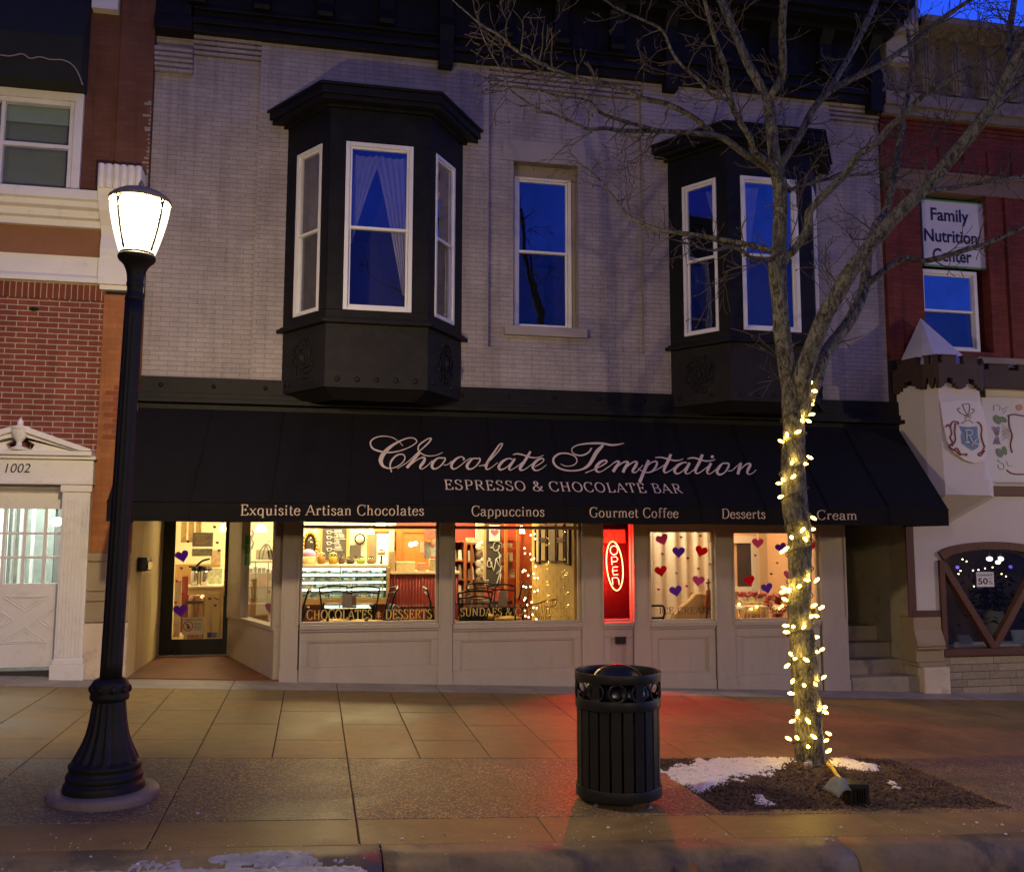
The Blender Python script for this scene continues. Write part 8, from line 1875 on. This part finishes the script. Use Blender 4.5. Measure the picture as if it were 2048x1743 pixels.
# ================================================================ open sign closet and the right hand room
ox0_, ox1_ = rx(1206, 1200), rx(1266, 1200); RB_ = mk('red cabinet lining', (.03, .002, .003), .45, .06, 2)
m = MB(); m.box(ox0_-.02, YW+.62, .5, ox1_+.14, YW+.66, 2.6); m.box(ox1_+.12, YW+.15, .5, ox1_+.16, YW+.619, 2.6); m.box(ox0_-.06, YW+.15, .5, ox0_-.021, YW+.619, 2.6); m.box(ox0_-.02, YW+.15, .5, ox1_+.119, YW+.619, ZS-.02); m.build('sign_closet', RB_, shop)
p, q = W(*Z4(275, 165), YW+.5), W(*Z4(525, 320), YW+.5); m = MB(); m.box(p.x, YW+.5, q.z, q.x, YW+.51, p.z); tag(m.build('backing_card', mk('translucent card', (.45, .2, .12), .6, .2, 6)), 'pale reddish card hanging behind the neon open sign', 'card')
BX0, BX1, BYB = ox1_+.17, XS0-.02, 14.4
PEACH = mk('peach wall', (.60, .42, .27), .7, .05, 2)
m = MB(); m.box(BX0, BYB, 0, BX1, BYB+.05, 2.9); m.box(BX0-.001, YW+.15, 0, BX0+.03, BYB-.001, 2.9); m.box(BX1-.03, YW+.31, 0, BX1, BYB-.001, 2.9); m.box(BX0, YW+.31, 2.901, BX1, BYB, 2.95); m.build('back_wall', PEACH, shop)
m = MB(); m.box(BX0+.031, YW+.16, -.2, BX1-.031, BYB-.001, .13); m.build('floor', mk('dim floor', (.14, .09, .06), .5), shop)
# lace curtain
m = MB(); Yc = 12.62; a, c = W(1284, 1150, Yc).x, W(1452, 1150, Yc).x; nu, nv = 120, 12
for j in range(nv+1):
    for i in range(nu+1):
        u = i/nu; fo = .035*math.sin(u*46+.6*math.sin(u*9))+.02*math.sin(u*21+2); m.v.append((a+(c-a)*u, Yc+fo*(.7+.3*j/nv), .30+(2.2-.30)*(1-j/nv)))
for j in range(nv):
    for i in range(nu): m.f.append((j*(nu+1)+i, j*(nu+1)+i+1, (j+1)*(nu+1)+i+1, (j+1)*(nu+1)+i)); m.sm.append(True)
tag(m.build('curtain', thin('lace curtain', (.70, .64, .50), .4, .14, 30), recalc=False), 'cream lace curtain closing the ice cream window', 'curtain')
GLS = YW+.052
for (x, y, s, r_, mt, lab) in ((955, 282, 13.5, -.35, PINK, 'big pink heart at the upper left of the ice cream window'), (1146, 428, 13.5, 0, PURP, 'big purple heart right of the pink one in the ice cream window'), (1408, 418, 13.5, .3, REDP, 'big red heart at the upper right of the ice cream window'), (940, 648, 13.5, -.2, REDP, 'big red heart at the left of the ice cream window'), (1376, 762, 13.2, .12, PINK, 'big pink heart at the lower right of the ice cream window'), (1114, 880, 13.5, -.22, PURP, 'big purple heart low in the middle of the ice cream window')): heart(*Z4(x, y), s, r_, GLS, mt, lab, None, 'large hearts on the ice cream window')
for (x, y, mt, lab) in ((1175, 255, GRYP, 'small grey heart near the top middle of the ice cream window'), (1400, 240, GRYP, 'small grey heart above the upper right red heart'), (1520, 305, GRYP, 'small grey heart at the top right edge of the ice cream window'), (957, 450, GRYP, 'small grey heart between the left pink and left red hearts'), (1252, 498, DKR, 'small dark red heart right below the upper purple heart'), (1512, 568, GRYP, 'small grey heart at the right edge of the ice cream window'), (1376, 622, REDP, 'small red heart above the lower pink heart'), (1120, 673, GRYP, 'small grey heart in the middle of the ice cream window'), (912, 862, REDP, 'small red heart at the lower left of the ice cream window'), (1240, 824, REDP, 'small red heart right of the lower purple heart')): heart(*Z4(x, y), 3.4, .15, GLS, mt, lab, None, 'small hearts on the ice cream window')
# chair arm, tan cloth and brown scarf behind the ice cream window
f7 = lambda x, y, Y=12.4: W(*Z4(x, y), Y)
ch2 = thing('arm_chair', 'dark framed armchair at the lower left of the ice cream window', 'chair', f7(880, 1300)); m = MB(); m.tube(crom([tuple(f7(700, 1050)), tuple(f7(940, 1050)), tuple(f7(975, 1075)), tuple(f7(985, 1130)), tuple(f7(960, 1215)), tuple(f7(940, 1300))], 4), .014, 8); m.tube([f7(720, 1195), f7(965, 1190)], .013, 8); m.build('frame', BLK, ch2)
m = MB(); a, c = f7(760, 1290), f7(960, 1260); m.box(a.x, 12.38, ZF+.35, c.x, 12.58, a.z+.02); m.build('seat', mk('dark seat', (.05, .04, .035), .7), ch2, bevel=.02)
m = MB(); pts = [(1095, 1215), (1105, 1150), (1150, 1090), (1230, 1020), (1300, 960), (1350, 910), (1420, 900), (1480, 920), (1500, 1000), (1560, 1100), (1620, 1150), (1640, 1290), (1100, 1290)]
m.prism([tuple(f7(x, y, 12.5)) for x, y in pts], (0, .16, 0)); tag(m.build('draped_cloth', mk('tan cloth', (.46, .27, .11), .9, .12, 5, .3, 20), bevel=.02), 'tan cloth draped over a chair in the ice cream window', 'cloth')
m = MB(); m.tube([f7(1490, 735, 12.46), f7(1490, 900, 12.46), f7(1470, 1200, 12.46)], .012, 8); m.tube([f7(1465, 785, 12.46), f7(1580, 770, 12.46)], .012, 8); m.box(f7(1282, 980, 12.7).x, 12.66, f7(1282, 985, 12.7).z, f7(1340, 900, 12.7).x, 12.7, f7(1340, 895, 12.7).z); tag(m.build('coat_stand', mk('dark red wood', (.12, .035, .02), .5)), 'dark red wooden stand behind the brown scarf', 'stand')
m = MB(); m.prism([tuple(f7(x, y, 12.44)) for x, y in ((1480, 870), (1535, 865), (1545, 900), (1545, 860), (1590, 850), (1600, 1050), (1580, 1120), (1540, 1110), (1500, 1080), (1450, 1060))], (0, .05, 0)); tag(m.build('scarf', mk('rust brown scarf', (.24, .065, .02), .9, .2, 6), bevel=.012), 'rust brown scarf hanging on the wooden stand', 'scarf')
# room behind the coffee window
f8 = lambda x, y, Y: W(*Z5(x, y), Y)
iw = thing('inner_window', 'dark inner window in a white frame on the peach wall', 'window', f8(230, 690, BYB)); p, q = f8(160, 262, BYB-.02), f8(300, 670, BYB-.02); m = MB(); m.box(p.x, BYB-.02, q.z, q.x, BYB-.005, p.z); m.build('pane', mk('dark pane', (.045, .04, .05), .15), iw)
m = MB(); m.box(q.x+.001, BYB-.04, q.z-.1, q.x+.12, BYB-.002, p.z+.12); m.box(p.x-.2, BYB-.04, p.z+.001, q.x, BYB-.002, p.z+.12); m.box(p.x-.2, BYB-.06, q.z-.08, q.x, BYB-.002, q.z-.001); m.build('frame', WHT, iw)
m = MB(); p, q = f8(360, 190, BYB-.2), f8(625, 760, BYB-.2); m.box(p.x, BYB-.2, .13, q.x, BYB-.15, p.z+.2); tag(m.build('screen', mk('pale peach screen', (.52, .43, .30), .7, .05)), 'pale peach folding screen behind the tree in the coffee window', 'screen')
for (x, y, s, r_, mt, lab) in ((356, 262, 12.5, .05, PINK, 'big pink heart at the upper left of the coffee window'), (575, 305, 12, -.3, PURP, 'big purple heart left of the trunk high in the coffee window'), (276, 616, 12.5, -.3, REDP, 'big red heart at the left of the coffee window'), (443, 685, 12.5, -.25, PURP, 'big purple heart above the tinsel wreath in the coffee window'), (870, 280, 11, .1, REDP, 'red heart half hidden behind the trunk at the right'), (640, 560, 10, .2, PINK, 'pink heart mostly hidden behind the trunk')): heart(*Z5(x, y), s, r_, GLS, mt, lab, None, 'large hearts on the coffee window')
for (x, y, mt, lab) in ((332, 378, DKR, 'small dark red heart below the pink heart in the coffee window'), (538, 450, GRYP, 'small grey heart in the middle of the coffee window'), (484, 553, DKR, 'tiny dark heart above the lower purple heart in the coffee window')): heart(*Z5(x, y), 3, .2, GLS, mt, lab, None, 'small hearts on the coffee window')
dt_ = thing('display_table', 'white display table in the coffee window', 'table', f8(350, 990, 12.6)); zt9 = f8(300, 860, 12.6).z; m = MB(); m.box(f8(170, 860, 12.6).x, 12.5, zt9-.03, f8(960, 860, 12.6).x, 12.9, zt9); m.build('table_top', WHT, dt_)
for x in (180, 330, 500, 900): m = MB(); c = f8(x, 900, 12.6); m.tube([(c.x, 12.6, .13), (c.x, 12.6, zt9-.03)], .015, 8); m.build('leg', GM, dt_)
TIN = mk('red tinsel', (.42, .006, .01), .4, .5, 60, spec=.8); rw = random.Random(9)
def tinsel(path, r_, name, label, n=900):
    m = MB()
    for k in range(n):
        c = Vector(path[rw.randrange(len(path))])+Vector((rw.gauss(0, r_*.4), rw.gauss(0, r_*.4), rw.gauss(0, r_*.4))); d = Vector((rw.gauss(0, 1), rw.gauss(0, 1), rw.gauss(0, 1))).normalized()*r_*.55; n2 = d.orthogonal().normalized()*r_*.1; m.sheet([c-d, c+n2, c+d, c-n2])
    tag(m.build(name, TIN, recalc=False), label, 'wreath')
hw = [tuple(W(*q, YW+.35)) for q in heartpts(*Z5(548, 850), 23, 0, 60)]; tinsel(hw, .062, 'heart_wreath', 'red tinsel heart wreath standing in the coffee window')
tinsel([tuple(f8(180+4*k, 765-18*abs(math.sin(k*.2)), 12.6)) for k in range(64)], .05, 'tinsel_garland', 'red tinsel garland lying on the display table', 700)
m = MB()
for k in range(14): m.ball(f8(200+17*k, 800+rw.uniform(-12, 14), 12.58), rw.uniform(.035, .055), 9)
tag(m.build('cotton_bed', mk('cream cotton', (.6, .5, .36), .9, .1, 20)), 'heap of cream cotton on the display table in the coffee window', 'cotton')
m = MB()
for k in range(24):
    x = 240+12*k
    if x < 430: m.tube([f8(x, 860, 12.49), f8(x+rw.uniform(-14, 14), 975, 12.49)], .007, 5)
tag(m.build('lace_skirt', mk('gold lace', (.5, .33, .12), .6)), 'gold fringe hanging from the display table', 'fringe')
fl2 = thing('fairy_lights', 'strand of star shaped warm lights along the display table in the coffee window', 'string lights', f8(400, 870, 12.45)); FQ = [(180, 838), (295, 880), (345, 860), (562, 878), (588, 852), (905, 612), (885, 850), (955, 872), (900, 942)]
m = MB(); m.tube([f8(*q, 12.45) for q in FQ], .0025, 4); m.build('wire', GM, fl2)
for q in FQ: m = MB(); m.ball(f8(*q, 12.45), .018, 8); m.build('bulb', M['bulb'], fl2)
# ================================================================ lamps inside (lit shop)
def area(name, loc, size, en, col, rot=(0, 0, 0)):
    l = bpy.data.lights.new(name, 'AREA'); l.energy = en; l.color = col; l.size = size; o = bpy.data.objects.new(name, l); COL.objects.link(o); o.location = loc; o.rotation_euler = rot; return o
WARM = (1.0, .80, .40)
for k, (x, y, e) in enumerate(((-1.4, 15.7, .5), (.6, 14.4, 1.2), (.9, 16.2, 1), (2.4, 14.3, 1.1), (2.2, 16.3, .7), (.0, 16.0, .6))): area('shop_ceiling_light', (x, y, RZT-.03), .7, SHOPE*e, WARM)
area('side_room_light', (5.9, 13.6, 2.85), .6, ROOMB, (1.0, .60, .28)); area('side_room_light', (4.6, 12.36, 2.5), .3, ROOMB*.8, (1.0, .86, .62))
